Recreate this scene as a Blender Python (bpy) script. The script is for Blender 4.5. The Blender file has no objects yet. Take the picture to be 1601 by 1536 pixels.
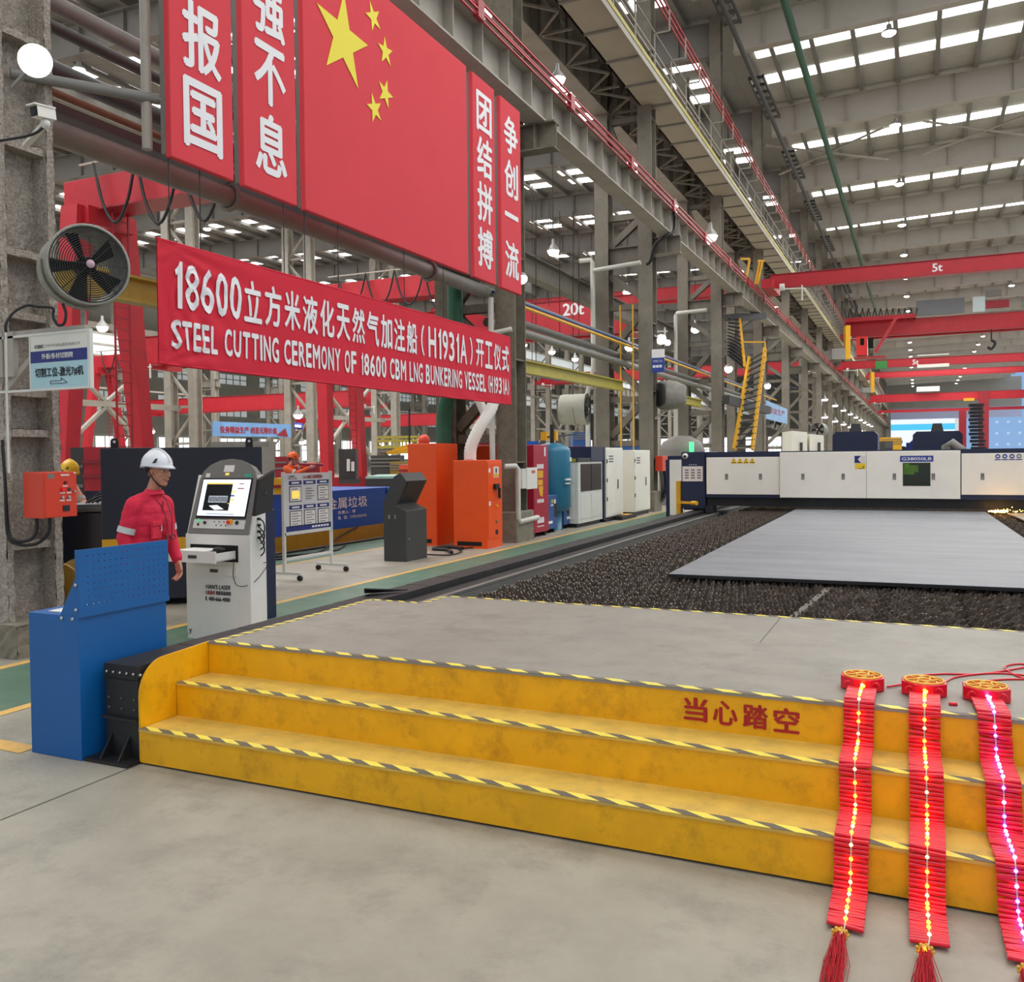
import bpy, bmesh, math, random
from math import pi, sin, cos, sqrt, atan2, radians
from mathutils import Vector as V, Matrix
random.seed(7)
S = bpy.context.scene
COL = S.collection
# ------------------------------------------------------------------ camera
F, CX, CY, EYE = 1428.66, 763.57, 750.79, 1.75
YAW, PIT, ROL = radians(25.14666), radians(1.45074), radians(-0.63495)
FW = V((-sin(YAW)*cos(PIT), cos(YAW)*cos(PIT), -sin(PIT)))
_r = V((cos(YAW), sin(YAW), 0)); _u = _r.cross(FW)
RT = _r*cos(ROL) + _u*sin(ROL); UP = -_r*sin(ROL) + _u*cos(ROL)
EYEP = V((0, 0, EYE))
cd = bpy.data.cameras.new('camera'); cam = bpy.data.objects.new('camera', cd); COL.objects.link(cam)
cam.matrix_world = Matrix(((RT.x, UP.x, -FW.x, 0), (RT.y, UP.y, -FW.y, 0), (RT.z, UP.z, -FW.z, EYE), (0, 0, 0, 1)))
cd.sensor_fit = 'HORIZONTAL'; cd.sensor_width = 36; cd.lens = 36*F/1601
cd.shift_x = (800.5-CX)/1601; cd.shift_y = (CY-768)/1601
cd.clip_start = .05; cd.clip_end = 2000
S.camera = cam
# ------------------------------------------------------------------ world, light, exposure
S.view_settings.view_transform = 'Standard'; S.view_settings.look = 'None'
S.view_settings.exposure = 0.0; S.view_settings.gamma = 1; S.view_settings.use_curve_mapping = False
w = bpy.data.worlds.new('sky'); S.world = w; w.use_nodes = True
nt = w.node_tree; bg = nt.nodes['Background']
tc = nt.nodes.new('ShaderNodeTexCoord'); sx = nt.nodes.new('ShaderNodeSeparateXYZ'); cr = nt.nodes.new('ShaderNodeValToRGB')
nt.links.new(tc.outputs['Generated'], sx.inputs[0]); nt.links.new(sx.outputs['Z'], cr.inputs[0]); nt.links.new(cr.outputs[0], bg.inputs[0])
cr.color_ramp.elements[0].position = .0; cr.color_ramp.elements[0].color = (.95, .96, 1, 1)
cr.color_ramp.elements[1].position = .5; cr.color_ramp.elements[1].color = (.62, .76, 1, 1)
bg.inputs[1].default_value = 0.72
def area(name, loc, sx_, sy_, power, col=(1, .98, .95), rot=(0, 0, 0)):
    l = bpy.data.lights.new(name, 'AREA'); l.shape = 'RECTANGLE'; l.size = sx_; l.size_y = sy_; l.energy = power; l.color = col
    o = bpy.data.objects.new(name, l); COL.objects.link(o); o.location = loc; o.rotation_euler = rot
    return o
# daylight falling in through the roof lights of each bay
for i, y in enumerate((-4, 14, 32, 54, 80)):
    area('rooflight_daylight', (4, y, 16.4), 16, 12, (1150 if y < 10 else 1450) if y < 40 else 2600)
for i, y in enumerate((4, 24, 48, 76)):
    area('rooflight_daylight', (-23, y, 16.4), 20, 14, 2700)
for i, y in enumerate((130, 200)):
    area('rooflight_daylight', (4, y, 16.4), 16, 50, 9000)
area('rooflight_daylight', (-52, 50, 16.4), 24, 60, 11000)
area('rooflight_daylight', (-30, 150, 16.4), 40, 60, 11000)
# ------------------------------------------------------------------ measuring
def ray(u, v): return FW*F + RT*(u-CX) + UP*(CY-v)
def at(u, v, d): return EYEP + ray(u, v)*(d/F)
def onz(u, v, z=0): r = ray(u, v); return EYEP + r*((z-EYE)/r.z)
def onx(u, v, x): r = ray(u, v); return EYEP + r*(x/r.x)
def ony(u, v, y): r = ray(u, v); return EYEP + r*(y/r.y)
# ------------------------------------------------------------------ materials
def lin(c):
    c = c/255
    return c/12.92 if c <= .04045 else ((c+.055)/1.055)**2.4
def rgb(r, g, b): return (lin(r), lin(g), lin(b), 1)
MATS = {}
def mat(name, col, rough=.55, metal=0., var=.10, vs=2.5, bump=0., bs=30., emit=0., dirt=None, ds=1.2, da=.5, spec=.5, wave=None, noled=True, sheen=0):
    if name in MATS: return MATS[name]
    m = bpy.data.materials.new(name); m.use_nodes = True; n = m.node_tree.nodes; L = m.node_tree.links
    p = n['Principled BSDF']; c = rgb(*col)
    p.inputs['Roughness'].default_value = rough; p.inputs['Metallic'].default_value = metal
    p.inputs['Specular IOR Level'].default_value = spec
    t = n.new('ShaderNodeTexCoord')
    out = None
    if var > 0:
        z = n.new('ShaderNodeTexNoise'); z.inputs['Scale'].default_value = vs; z.inputs['Detail'].default_value = 6; z.inputs['Roughness'].default_value = .65
        L.new(t.outputs['Object'], z.inputs['Vector'])
        r = n.new('ShaderNodeValToRGB'); r.color_ramp.elements[0].position = .3; r.color_ramp.elements[1].position = .72
        r.color_ramp.elements[0].color = tuple(min(1, x*(1-var)) for x in c[:3])+(1,); r.color_ramp.elements[1].color = tuple(min(1, x*(1+var)) for x in c[:3])+(1,)
        L.new(z.outputs['Fac'], r.inputs[0]); out = r.outputs[0]
    if dirt:
        z2 = n.new('ShaderNodeTexNoise'); z2.inputs['Scale'].default_value = ds; z2.inputs['Detail'].default_value = 9; z2.inputs['Roughness'].default_value = .72
        L.new(t.outputs['Object'], z2.inputs['Vector'])
        r2 = n.new('ShaderNodeValToRGB'); r2.color_ramp.elements[0].position = .5; r2.color_ramp.elements[1].position = .75
        r2.color_ramp.elements[0].color = (0, 0, 0, 1); r2.color_ramp.elements[1].color = (da, da, da, 1)
        L.new(z2.outputs['Fac'], r2.inputs[0])
        mx = n.new('ShaderNodeMix'); mx.data_type = 'RGBA'
        L.new(r2.outputs[0], mx.inputs[0])
        if out: L.new(out, mx.inputs[6])
        else: mx.inputs[6].default_value = c
        mx.inputs[7].default_value = rgb(*dirt); out = mx.outputs[2]
    if out: L.new(out, p.inputs['Base Color'])
    else: p.inputs['Base Color'].default_value = c
    if bump or wave:
        b = n.new('ShaderNodeBump'); b.inputs['Strength'].default_value = min(1, bump if bump else .6); b.inputs['Distance'].default_value = .02
        if wave:
            q = n.new('ShaderNodeTexWave'); q.bands_direction = wave[0]; q.inputs['Scale'].default_value = wave[1]; q.inputs['Distortion'].default_value = wave[2] if len(wave) > 2 else 0
            L.new(t.outputs['Object'], q.inputs['Vector']); L.new(q.outputs['Fac'], b.inputs['Height'])
        else:
            q = n.new('ShaderNodeTexNoise'); q.inputs['Scale'].default_value = bs; q.inputs['Detail'].default_value = 6
            L.new(t.outputs['Object'], q.inputs['Vector']); L.new(q.outputs['Fac'], b.inputs['Height'])
        L.new(b.outputs[0], p.inputs['Normal'])
    if emit:
        p.inputs['Emission Color'].default_value = c; p.inputs['Emission Strength'].default_value = emit
        if noled: m.cycles.emission_sampling = 'NONE'
    MATS[name] = m
    return m
concrete = mat('floor_concrete', (158, 153, 138), .5, var=.17, vs=1.7, dirt=(112, 109, 100), ds=1.6, da=.85, bump=.15, bs=25)
deckm = mat('deck_steel', (146, 141, 130), .55, var=.13, vs=2.5, dirt=(112, 108, 99), ds=3, da=.75, bump=.1, bs=40)
greenf = mat('green_floor_paint', (84, 116, 96), .5, var=.15, vs=3, dirt=(120, 135, 118), ds=2, da=.6)
yellowl = mat('yellow_line_paint', (222, 176, 92), .55, var=.12, vs=8, dirt=(170, 160, 138), ds=5, da=.6)
yellow = mat('step_yellow', (240, 176, 4), .45, var=.10, vs=5, dirt=(150, 98, 14), ds=6, da=.6)
tready = mat('tread_yellow', (216, 178, 78), .55, var=.14, vs=7, dirt=(164, 142, 90), ds=5, da=.8)
hazy = mat('hazard_yellow', (244, 226, 92), .5, var=.06, dirt=(190, 180, 130), ds=12, da=.5)
hazk = mat('hazard_grey', (104, 98, 86), .55, var=.1)
black = mat('black_rubber', (34, 34, 34), .6, var=.2, vs=6, dirt=(66, 64, 60), ds=3, da=.5)
blackp = mat('black_paint', (26, 27, 28), .5, var=.15, vs=6, dirt=(54, 54, 52), ds=4, da=.4)
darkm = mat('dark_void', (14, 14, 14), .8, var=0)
blueb = mat('bench_blue', (4, 92, 160), .45, var=.06, vs=2)
navy = mat('navy_paint', (26, 37, 66), .4, var=.06, vs=2)
navyd = mat('navy_panel', (34, 40, 54), .45, var=.08, vs=1)
white = mat('white_paint', (230, 228, 219), .4, var=.04, vs=2)
cream = mat('cabinet_cream', (240, 237, 224), .4, var=.04, vs=2)
lgrey = mat('light_grey_paint', (214, 215, 208), .45, var=.05, vs=2)
mgrey = mat('mid_grey_paint', (120, 118, 112), .5, var=.08)
dgrey = mat('dark_grey_paint', (62, 63, 62), .5, var=.08)
steel = mat('structural_steel', (124, 118, 106), .6, var=.16, vs=1.5, dirt=(94, 88, 77), ds=2.5, da=.6)
steell = mat('light_structural_steel', (162, 157, 146), .6, var=.12, vs=1.5, dirt=(122, 116, 106), ds=2, da=.5)
panelm = mat('walkway_panel', (172, 164, 146), .6, var=.08, vs=1)
spray = mat('sprayed_fireproofing', (170, 162, 150), .95, var=.35, vs=34, dirt=(96, 88, 80), ds=30, da=.8, bump=1., bs=60)
raftd = mat('old_rafter_steel', (124, 121, 116), .6, var=.12, vs=.7, dirt=(98, 95, 90), ds=.7, da=.5)  # darker than the rafters over the cutting bed, for the left bays
slagm = mat('slag_bed', (84, 74, 64), .7, metal=.2, var=.4, vs=14, dirt=(150, 142, 130), ds=11, da=.75, bump=.9, bs=45)
roofd = mat('old_roof_sheet', (136, 134, 130), .55, var=.1, vs=.6, dirt=(104, 102, 98), ds=.8, da=.5, wave=('Y', 2.2))  # darker copy of the roof sheet for the left bays
rough = mat('coated_column', (118, 112, 98), .9, var=.2, vs=5, dirt=(84, 78, 68), ds=4, da=.7, bump=.6, bs=40)
cblock = mat('concrete_block', (132, 126, 110), .9, var=.2, vs=6, dirt=(96, 90, 78), ds=5, da=.6, bump=.4, bs=30)
roofm = mat('roof_sheet', (184, 181, 171), .55, var=.08, vs=.6, dirt=(160, 156, 147), ds=.8, da=.5, wave=('Y', 2.2))
raftm = mat('rafter_steel', (176, 170, 160), .6, var=.12, vs=.7, dirt=(140, 134, 124), ds=.7, da=.5)
purlm = mat('purlin_steel', (128, 125, 118), .6, var=.1)
skyl = mat('rooflight_panel', (255, 255, 255), .5, var=0, emit=4.5)
lampm = mat('lamp_glow', (255, 252, 244), .5, var=0, emit=22.)
lampc = mat('lamp_housing', (150, 150, 146), .4, metal=.3, var=0)
red = mat('crane_red', (182, 30, 44), .5, var=.10, vs=1.5, dirt=(140, 26, 36), ds=2, da=.4)
redd = mat('dark_red_paint', (150, 30, 42), .45, var=.1)
redb = mat('busbar_red', (176, 44, 50), .45, var=.08)
fabr = mat('banner_fabric', (208, 44, 62), .75, var=.05, vs=1.5, spec=.2)
boardr = mat('board_fabric', (214, 66, 76), .75, var=.03, vs=1.2, spec=.25)
starm = mat('star_yellow', (232, 216, 50), .6, var=0)
lett = mat('white_lettering', (232, 232, 234), .6, var=0)
letk = mat('black_lettering', (24, 26, 32), .6, var=0)
letr = mat('red_lettering', (176, 28, 28), .6, var=.15, vs=30)
letb = mat('blue_lettering', (36, 64, 150), .5, var=0)
orange = mat('cabinet_orange', (240, 84, 20), .4, var=.05, vs=2)
orbox = mat('box_orange', (214, 62, 36), .4, var=.05, vs=3)
teal = mat('tank_teal', (42, 116, 146), .35, var=.06, vs=3)
blue = mat('machine_blue', (40, 82, 140), .4, var=.06)
binb = mat('bin_blue', (12, 84, 182), .5, var=.08, vs=2)
biny = mat('bin_ochre', (176, 134, 22), .6, var=.2, vs=2, dirt=(120, 90, 30), ds=2, da=.6)
crimson = mat('dryer_crimson', (168, 28, 56), .4, var=.05)
slatm = mat('slat_steel', (108, 96, 84), .38, metal=.5, var=.45, vs=9, dirt=(176, 168, 156), ds=22, da=.8)
bedm = mat('bed_dark', (40, 37, 33), .7, var=.2, vs=5)
platem = mat('steel_plate', (132, 135, 140), .55, metal=.0, var=.05, vs=1, dirt=(106, 108, 112), ds=1.1, da=.45, wave=('Y', .55, 3.))
yelp = mat('safety_yellow', (226, 170, 30), .45, var=.08)
yelr = mat('rail_olive_yellow', (176, 164, 62), .5, var=.12, vs=3, dirt=(124, 116, 58), ds=4, da=.5)
greenp = mat('green_pipe', (34, 92, 66), .5, var=.12, vs=6)
pipew = mat('white_pipe', (206, 206, 198), .45, var=.06)
pipeg = mat('grey_pipe', (120, 120, 114), .5, var=.1, vs=4)
cable = mat('black_cable', (22, 22, 23), .5, var=0)
fang = mat('fan_casing', (150, 150, 140), .5, var=.18, vs=8, dirt=(96, 92, 80), ds=9, da=.5)
fanb = mat('fan_black', (28, 29, 30), .5, var=0)
cloth = mat('grey_cloth', (138, 136, 128), .9, var=.15, vs=6, bump=.5, bs=12)
skin = mat('skin', (196, 138, 112), .5, var=.08, vs=30)
overall = mat('red_coverall', (216, 34, 66), .8, var=.12, vs=7, bump=.35, bs=14)
navycl = mat('navy_cloth', (32, 36, 54), .8, var=.1)
helmw = mat('helmet_white', (228, 230, 234), .25, var=0)
helmy = mat('helmet_yellow', (240, 190, 20), .3, var=0)
helmo = mat('helmet_orange', (236, 96, 30), .3, var=0)
orangecl = mat('orange_cloth', (236, 100, 44), .8, var=.1)
peachcl = mat('pale_orange_cloth', (236, 176, 148), .8, var=.1)
reflm = mat('reflective_tape', (196, 200, 198), .3, var=.1, vs=30)
hairm = mat('dark_hair', (34, 28, 26), .7, var=0)
eyew = mat('eye_white', (224, 220, 214), .3, var=0)
lipm = mat('lip', (150, 88, 78), .5, var=0)
glassd = mat('dark_green_glass', (20, 34, 20), .1, var=0)
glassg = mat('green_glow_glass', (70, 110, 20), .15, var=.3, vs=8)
brown = mat('brown_grille', (62, 46, 38), .5, var=.15)
paper = mat('paper', (232, 230, 226), .7, var=.03)
pinkish = mat('notice_paper', (226, 216, 210), .7, var=.03)
signlb = mat('sign_light_blue', (168, 206, 214), .5, var=.02)
signnb = mat('sign_navy', (28, 44, 118), .5, var=0)
stick_y = mat('warning_yellow', (238, 200, 40), .5, var=0)
fc_red = mat('firecracker_red', (226, 28, 48), .22, var=.05, vs=30)
fc_gold = mat('gold_trim', (232, 186, 74), .4, metal=.3, var=.1, vs=60)
tass = mat('tassel_red', (196, 26, 40), .8, var=.15, vs=60)
led_o = mat('led_amber', (255, 150, 24), .4, var=0, emit=24, noled=False)
led_g = mat('led_pale_green', (150, 240, 150), .4, var=0, emit=3.5, noled=False)
led_b = mat('led_blue', (70, 60, 255), .4, var=0, emit=26, noled=False)
led_p = mat('led_pink', (255, 130, 230), .4, var=0, emit=24, noled=False)
spark = mat('spark_glow', (255, 196, 90), .4, var=0, emit=20)
ledgreen = mat('indicator_green', (60, 255, 110), .4, var=0, emit=3)
screenm = mat('screen_white', (226, 236, 246), .4, var=0, emit=1.0)
screenk = mat('screen_black', (18, 18, 20), .3, var=0)
screeny = mat('screen_yellow', (240, 200, 90), .4, var=0, emit=.8)
chrome = mat('bare_metal', (190, 190, 188), .3, metal=.8, var=.05)
brass = mat('reel_yellow', (150, 118, 36), .5, var=.15, vs=5)
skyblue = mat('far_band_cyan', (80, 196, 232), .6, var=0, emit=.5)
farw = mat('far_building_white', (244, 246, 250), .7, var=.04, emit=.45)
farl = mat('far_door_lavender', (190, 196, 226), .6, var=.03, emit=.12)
wincl = mat('translucent_cladding', (214, 222, 224), .6, var=.08, vs=.6, emit=.35)
winb = mat('window_daylight', (246, 250, 255), .5, var=0, emit=2.2)
wallc = mat('wall_cladding', (176, 174, 164), .6, var=.08, vs=.4, wave=('X', 3))
treem = mat('far_trees', (52, 66, 72), .9, var=.3, vs=2)
# rolling bands across the steel plate
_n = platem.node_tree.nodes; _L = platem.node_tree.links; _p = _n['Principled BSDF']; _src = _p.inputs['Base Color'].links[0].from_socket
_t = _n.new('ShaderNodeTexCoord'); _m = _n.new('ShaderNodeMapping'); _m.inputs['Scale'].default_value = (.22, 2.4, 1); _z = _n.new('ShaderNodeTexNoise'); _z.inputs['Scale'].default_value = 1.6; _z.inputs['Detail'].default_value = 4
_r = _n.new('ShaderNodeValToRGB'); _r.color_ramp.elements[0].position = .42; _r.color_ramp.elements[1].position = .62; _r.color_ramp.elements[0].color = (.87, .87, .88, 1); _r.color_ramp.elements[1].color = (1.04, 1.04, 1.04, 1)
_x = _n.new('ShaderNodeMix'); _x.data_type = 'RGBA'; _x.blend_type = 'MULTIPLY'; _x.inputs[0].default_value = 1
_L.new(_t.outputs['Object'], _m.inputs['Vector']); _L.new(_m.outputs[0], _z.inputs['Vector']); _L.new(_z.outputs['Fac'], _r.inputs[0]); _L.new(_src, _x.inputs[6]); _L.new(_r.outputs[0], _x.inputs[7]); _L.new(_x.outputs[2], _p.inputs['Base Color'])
# ------------------------------------------------------------------ mesh building
class MB:
    def __init__(s): s.v = []; s.f = []; s.m = []; s.mi = 0; s.mats = []; s.sm = []
    def use(s, m):
        if m not in s.mats: s.mats.append(m)
        s.mi = s.mats.index(m); return s
    def add(s, vs, fs, smooth=False):
        b = len(s.v); s.v += [tuple(p) for p in vs]
        for f in fs: s.f.append(tuple(b+i for i in f)); s.m.append(s.mi); s.sm.append(smooth)
        return s
    def box(s, x0, x1, y0, y1, z0, z1):
        return s.add([(x0, y0, z0), (x1, y0, z0), (x1, y1, z0), (x0, y1, z0), (x0, y0, z1), (x1, y0, z1), (x1, y1, z1), (x0, y1, z1)],
                     [(0, 3, 2, 1), (4, 5, 6, 7), (0, 1, 5, 4), (1, 2, 6, 5), (2, 3, 7, 6), (3, 0, 4, 7)])
    def cbox(s, x0, x1, y0, y1, z0, z1, c=.01):       # box with chamfered vertical and top edges
        pts = [(x0+c, y0), (x1-c, y0), (x1, y0+c), (x1, y1-c), (x1-c, y1), (x0+c, y1), (x0, y1-c), (x0, y0+c)]
        mx, my = (x0+x1)/2, (y0+y1)/2
        def ins(p): return (p[0]-c if p[0] > mx else p[0]+c, p[1]-c if p[1] > my else p[1]+c)
        r0 = [(*p, z0) for p in pts]; r1 = [(*p, z1-c) for p in pts]; r2 = [(*ins(p), z1) for p in pts]
        v = r0+r1+r2; n = 8
        f = [tuple(range(n-1, -1, -1)), tuple(range(2*n, 3*n))]
        for k in (0, 1):
            for i in range(n): j = (i+1) % n; f.append((k*n+i, k*n+j, k*n+n+j, k*n+n+i))
        return s.add(v, f)
    def quad(s, a, b, c, d): return s.add([a, b, c, d], [(0, 1, 2, 3)])
    def poly(s, pts): return s.add(pts, [tuple(range(len(pts)))])
    def bar(s, p, q, wd, h, up=(0, 0, 1)):
        p, q = V(p), V(q); d = (q-p).normalized(); up = V(up)
        if abs(d.dot(up)) > .98: up = V((0, 1, 0))
        a = d.cross(up).normalized(); b = a.cross(d).normalized(); a = a*(wd/2); b = b*(h/2)
        vs = [p-a-b, p+a-b, p+a+b, p-a+b, q-a-b, q+a-b, q+a+b, q-a+b]
        return s.add(vs, [(0, 3, 2, 1), (4, 5, 6, 7), (0, 1, 5, 4), (1, 2, 6, 5), (2, 3, 7, 6), (3, 0, 4, 7)][:])
    def cyl(s, p, q, r0, r1=None, n=16, cap=True, smooth=True):
        r1 = r0 if r1 is None else r1; p, q = V(p), V(q); d = (q-p).normalized()
        a = d.orthogonal().normalized(); b = d.cross(a)
        vs = [p+(a*cos(2*pi*i/n)+b*sin(2*pi*i/n))*r0 for i in range(n)]+[q+(a*cos(2*pi*i/n)+b*sin(2*pi*i/n))*r1 for i in range(n)]
        s.add(vs, [(i, (i+1) % n, n+(i+1) % n, n+i) for i in range(n)], smooth)
        if cap: s.add(vs[:n], [tuple(range(n-1, -1, -1))]); s.add(vs[n:], [tuple(range(n))])
        return s
    def tube(s, pts, r, n=8, closed=False, cap=True):
        P = [V(p) for p in pts]; k = len(P); rr = r if isinstance(r, (list, tuple)) else [r]*k
        vs = []; a = None
        for i in range(k):
            if closed: d = P[(i+1) % k]-P[i-1]
            else: d = P[min(i+1, k-1)]-P[max(i-1, 0)]
            d.normalize()
            if a is None: a = d.orthogonal().normalized()
            else:
                a = a-d*a.dot(d)
                a = a.normalized() if a.length > 1e-6 else d.orthogonal().normalized()
            b = d.cross(a)
            vs += [P[i]+(a*cos(2*pi*j/n)+b*sin(2*pi*j/n))*rr[i] for j in range(n)]
        fs = []
        for i in range(k if closed else k-1):
            i2 = (i+1) % k
            for j in range(n): fs.append((i*n+j, i*n+(j+1) % n, i2*n+(j+1) % n, i2*n+j))
        s.add(vs, fs, True)
        if cap and not closed: s.add(vs[:n], [tuple(range(n-1, -1, -1))]); s.add(vs[-n:], [tuple(range(n))])
        return s
    def lathe(s, o, ax, prof, n=24, smooth=True):     # prof: (distance along axis, radius)
        o = V(o); d = V(ax).normalized(); a = d.orthogonal().normalized(); b = d.cross(a); vs = []
        for (h, r) in prof: vs += [o+d*h+(a*cos(2*pi*i/n)+b*sin(2*pi*i/n))*r for i in range(n)]
        fs = []
        for k in range(len(prof)-1):
            for i in range(n): fs.append((k*n+i, k*n+(i+1) % n, k*n+n+(i+1) % n, k*n+n+i))
        return s.add(vs, fs, smooth)
    def ball(s, c, r, n=12, sq=(1, 1, 1), R=None):
        c = V(c); vs = []; fs = []; m = n//2+1
        for i in range(m+1):
            t = pi*i/m
            for j in range(n):
                p = V((r*sin(t)*cos(2*pi*j/n)*sq[0], r*sin(t)*sin(2*pi*j/n)*sq[1], r*cos(t)*sq[2]))
                vs.append(c+(R @ p if R else p))
        for i in range(m):
            for j in range(n): fs.append((i*n+j, i*n+n+j, i*n+n+(j+1) % n, i*n+(j+1) % n))
        return s.add(vs, fs, True)
    def prism(s, pts, d):                             # planar polygon swept by vector d
        d = V(d); P = [V(p) for p in pts]; n = len(P); vs = P+[p+d for p in P]
        fs = [tuple(range(n-1, -1, -1)), tuple(range(n, 2*n))]+[(i, (i+1) % n, n+(i+1) % n, n+i) for i in range(n)]
        return s.add(vs, fs)
    def ibeam(s, p, q, wd, h, tf=.03, tw=.02, up=(0, 0, 1)):
        p, q = V(p), V(q); d = (q-p).normalized(); up = V(up)
        if abs(d.dot(up)) > .98: up = V((0, 1, 0))
        a = d.cross(up).normalized(); b = a.cross(d).normalized()
        s.bar(p+b*(h/2-tf/2), q+b*(h/2-tf/2), wd, tf, up); s.bar(p-b*(h/2-tf/2), q-b*(h/2-tf/2), wd, tf, up)
        return s.bar(p, q, tw, h-2*tf, up)
    def text(s, body, O, u, v, wd=None, ht=None, bold=0., off=0.):
        vs, fs = text_geom(body, 0.)
        if bold:                                     # heavier strokes: the same glyph laid over itself with tiny shifts
            n0, f0 = list(vs), list(fs); vs, fs = [], []
            lay = []
            for dx, dy in ((0, 0), (bold, 0), (-bold, 0), (0, bold*.7), (0, -bold*.7)):
                lay += [len(lay)//len(n0)]*len(n0); k = len(vs); vs = vs+[(p[0]+dx, p[1]+dy) for p in n0]; fs = fs+[tuple(k+i for i in f) for f in f0]
        x0 = min(p[0] for p in vs); x1 = max(p[0] for p in vs); y0 = min(p[1] for p in vs); y1 = max(p[1] for p in vs)
        sy = ht/(y1-y0) if ht else None; sx = wd/(x1-x0) if wd else None
        sx = sx or sy; sy = sy or sx
        O, u, v = V(O), V(u).normalized(), V(v).normalized(); nn = u.cross(v)*off
        n_ = u.cross(v)
        return s.add([O+u*((p[0]-x0)*sx)+v*((p[1]-y0)*sy)+nn+(n_*(.0008*lay[i]) if bold else V((0, 0, 0))) for i, p in enumerate(vs)], fs)
    def build(s, name, m=None, parent=None, local=False, bevel=0., kind=None):
        me = bpy.data.meshes.new(name)
        off = V((0, 0, 0))
        if parent is not None and not local: off = V(ORG.get(parent.name, (0, 0, 0)))
        me.from_pydata([V(p)-off for p in s.v], [], s.f)
        ml = s.mats if s.mats else [m]
        for x in ml: me.materials.append(x)
        for i, p in enumerate(me.polygons): p.material_index = s.m[i] if s.mats else 0; p.use_smooth = s.sm[i]
        bm = bmesh.new(); bm.from_mesh(me); bmesh.ops.recalc_face_normals(bm, faces=bm.faces); bm.to_mesh(me); bm.free()
        me.update()
        o = bpy.data.objects.new(name, me); COL.objects.link(o)
        if parent is not None: o.parent = parent; ORG[o.name] = tuple(off)
        if bevel:
            b = o.modifiers.new('bevel', 'BEVEL'); b.width = bevel; b.segments = 2; b.limit_method = 'ANGLE'
        if kind: o['kind'] = kind
        return o
ORG = {}
_TX = {}
def text_geom(body, bold=0.):
    k = (body, bold)
    if k not in _TX:
        c = bpy.data.curves.new('lettering', 'FONT'); c.body = body; c.offset = bold; c.resolution_u = 3
        o = bpy.data.objects.new('lettering', c); COL.objects.link(o)
        dg = bpy.context.evaluated_depsgraph_get(); dg.update()
        me = bpy.data.meshes.new_from_object(o.evaluated_get(dg))
        _TX[k] = ([(v.co.x, v.co.y) for v in me.vertices], [tuple(p.vertices) for p in me.polygons])
        bpy.data.objects.remove(o); bpy.data.curves.remove(c); bpy.data.meshes.remove(me)
    return _TX[k]
def tag(o, label, cat, group=None):
    o['label'] = label; o['category'] = cat
    if group: o['group'] = group
    return o
def thing(name, label, cat, loc=(0, 0, 0), rz=0., group=None):
    o = bpy.data.objects.new(name, None); COL.objects.link(o); o.location = loc; o.rotation_euler = (0, 0, rz); o.empty_display_size = .2
    ORG[o.name] = tuple(loc)
    return tag(o, label, cat, group)
def struct(name, mb, m=None):
    o = mb.build(name, m); o['kind'] = 'structure'; return o
def kids(o): return list(o.children)
def dup(root, loc, rz=None, label=None, group=None):
    r = root.copy(); COL.objects.link(r); r.location = loc
    if rz is not None: r.rotation_euler = (0, 0, rz)
    if label: r['label'] = label
    if group: r['group'] = group
    ORG[r.name] = tuple(loc)
    def rec(a, b):
        for c in kids(a):
            d = c.copy(); COL.objects.link(d); d.parent = b; rec(c, d)
    rec(root, r)
    return r
def one(name, mb, m, label, cat, group=None, bevel=0.):
    return tag(mb.build(name, m, bevel=bevel), label, cat, group)
ORD = ['first', 'second', 'third', 'fourth', 'fifth', 'sixth', 'seventh', 'eighth', 'ninth', 'tenth', 'eleventh', 'twelfth', 'thirteenth', 'fourteenth', 'fifteenth', 'sixteenth',
       'seventeenth', 'eighteenth', 'nineteenth', 'twentieth', 'twenty-first', 'twenty-second', 'twenty-third', 'twenty-fourth', 'twenty-fifth', 'twenty-sixth', 'twenty-seventh', 'twenty-eighth']
def bez(pts, n=8):                                    # Catmull-Rom through points
    P = [V(p) for p in pts]; P = [P[0]*2-P[1]]+P+[P[-1]*2-P[-2]]; out = []
    for i in range(1, len(P)-2):
        a, b, c, d = P[i-1], P[i], P[i+1], P[i+2]
        for k in range(n):
            t = k/n; out.append(.5*((2*b)+(c-a)*t+(2*a-5*b+4*c-d)*t*t+(3*b-a-3*c+d)*t**3))
    out.append(P[-2]); return out
# ================================================================== SETTING: floor
b = MB().use(concrete); b.quad((-110, -12, 0), (24, -12, 0), (24, 330, 0), (-110, 330, 0)); struct('floor', b)
b = MB().use(greenf); b.quad((-7.0, 4.2, .002), (-5.82, 4.2, .002), (-5.82, 270, .002), (-7.0, 270, .002)); struct('trim_1', b)
b = MB().use(yellowl)
b.quad((-7.1, 4.0, .003), (-7.0, 4.0, .003), (-7.0, 270, .003), (-7.1, 270, .003)); struct('trim_2', b)
b = MB().use(yellowl); b.quad((-5.82, 4.0, .003), (-5.72, 4.0, .003), (-5.72, 270, .003), (-5.82, 270, .003)); struct('trim_3', b)
b = MB().use(greenf); b.quad((-10.5, 7, .002), (-9.5, 7, .002), (-9.5, 270, .002), (-10.5, 270, .002)); struct('trim_4', b)
b = MB().use(yellowl); b.quad((-9.5, 7, .003), (-9.42, 7, .003), (-9.42, 270, .003), (-9.5, 270, .003)); struct('trim_5', b)
b = MB().use(yellowl); b.quad((-9, 3.78, .003), (-4.88, 3.72, .003), (-4.88, 3.86, .003), (-9, 3.92, .003)); struct('trim_6', b)
jm = mat('joint_dark', (96, 92, 84), .8, var=.2)
b = MB().use(jm); b.quad((-4.06, -10, .002), (-4.05, -10, .002), (-4.05, 3.9, .002), (-4.06, 3.9, .002)); struct('trim_7', b)
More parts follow.
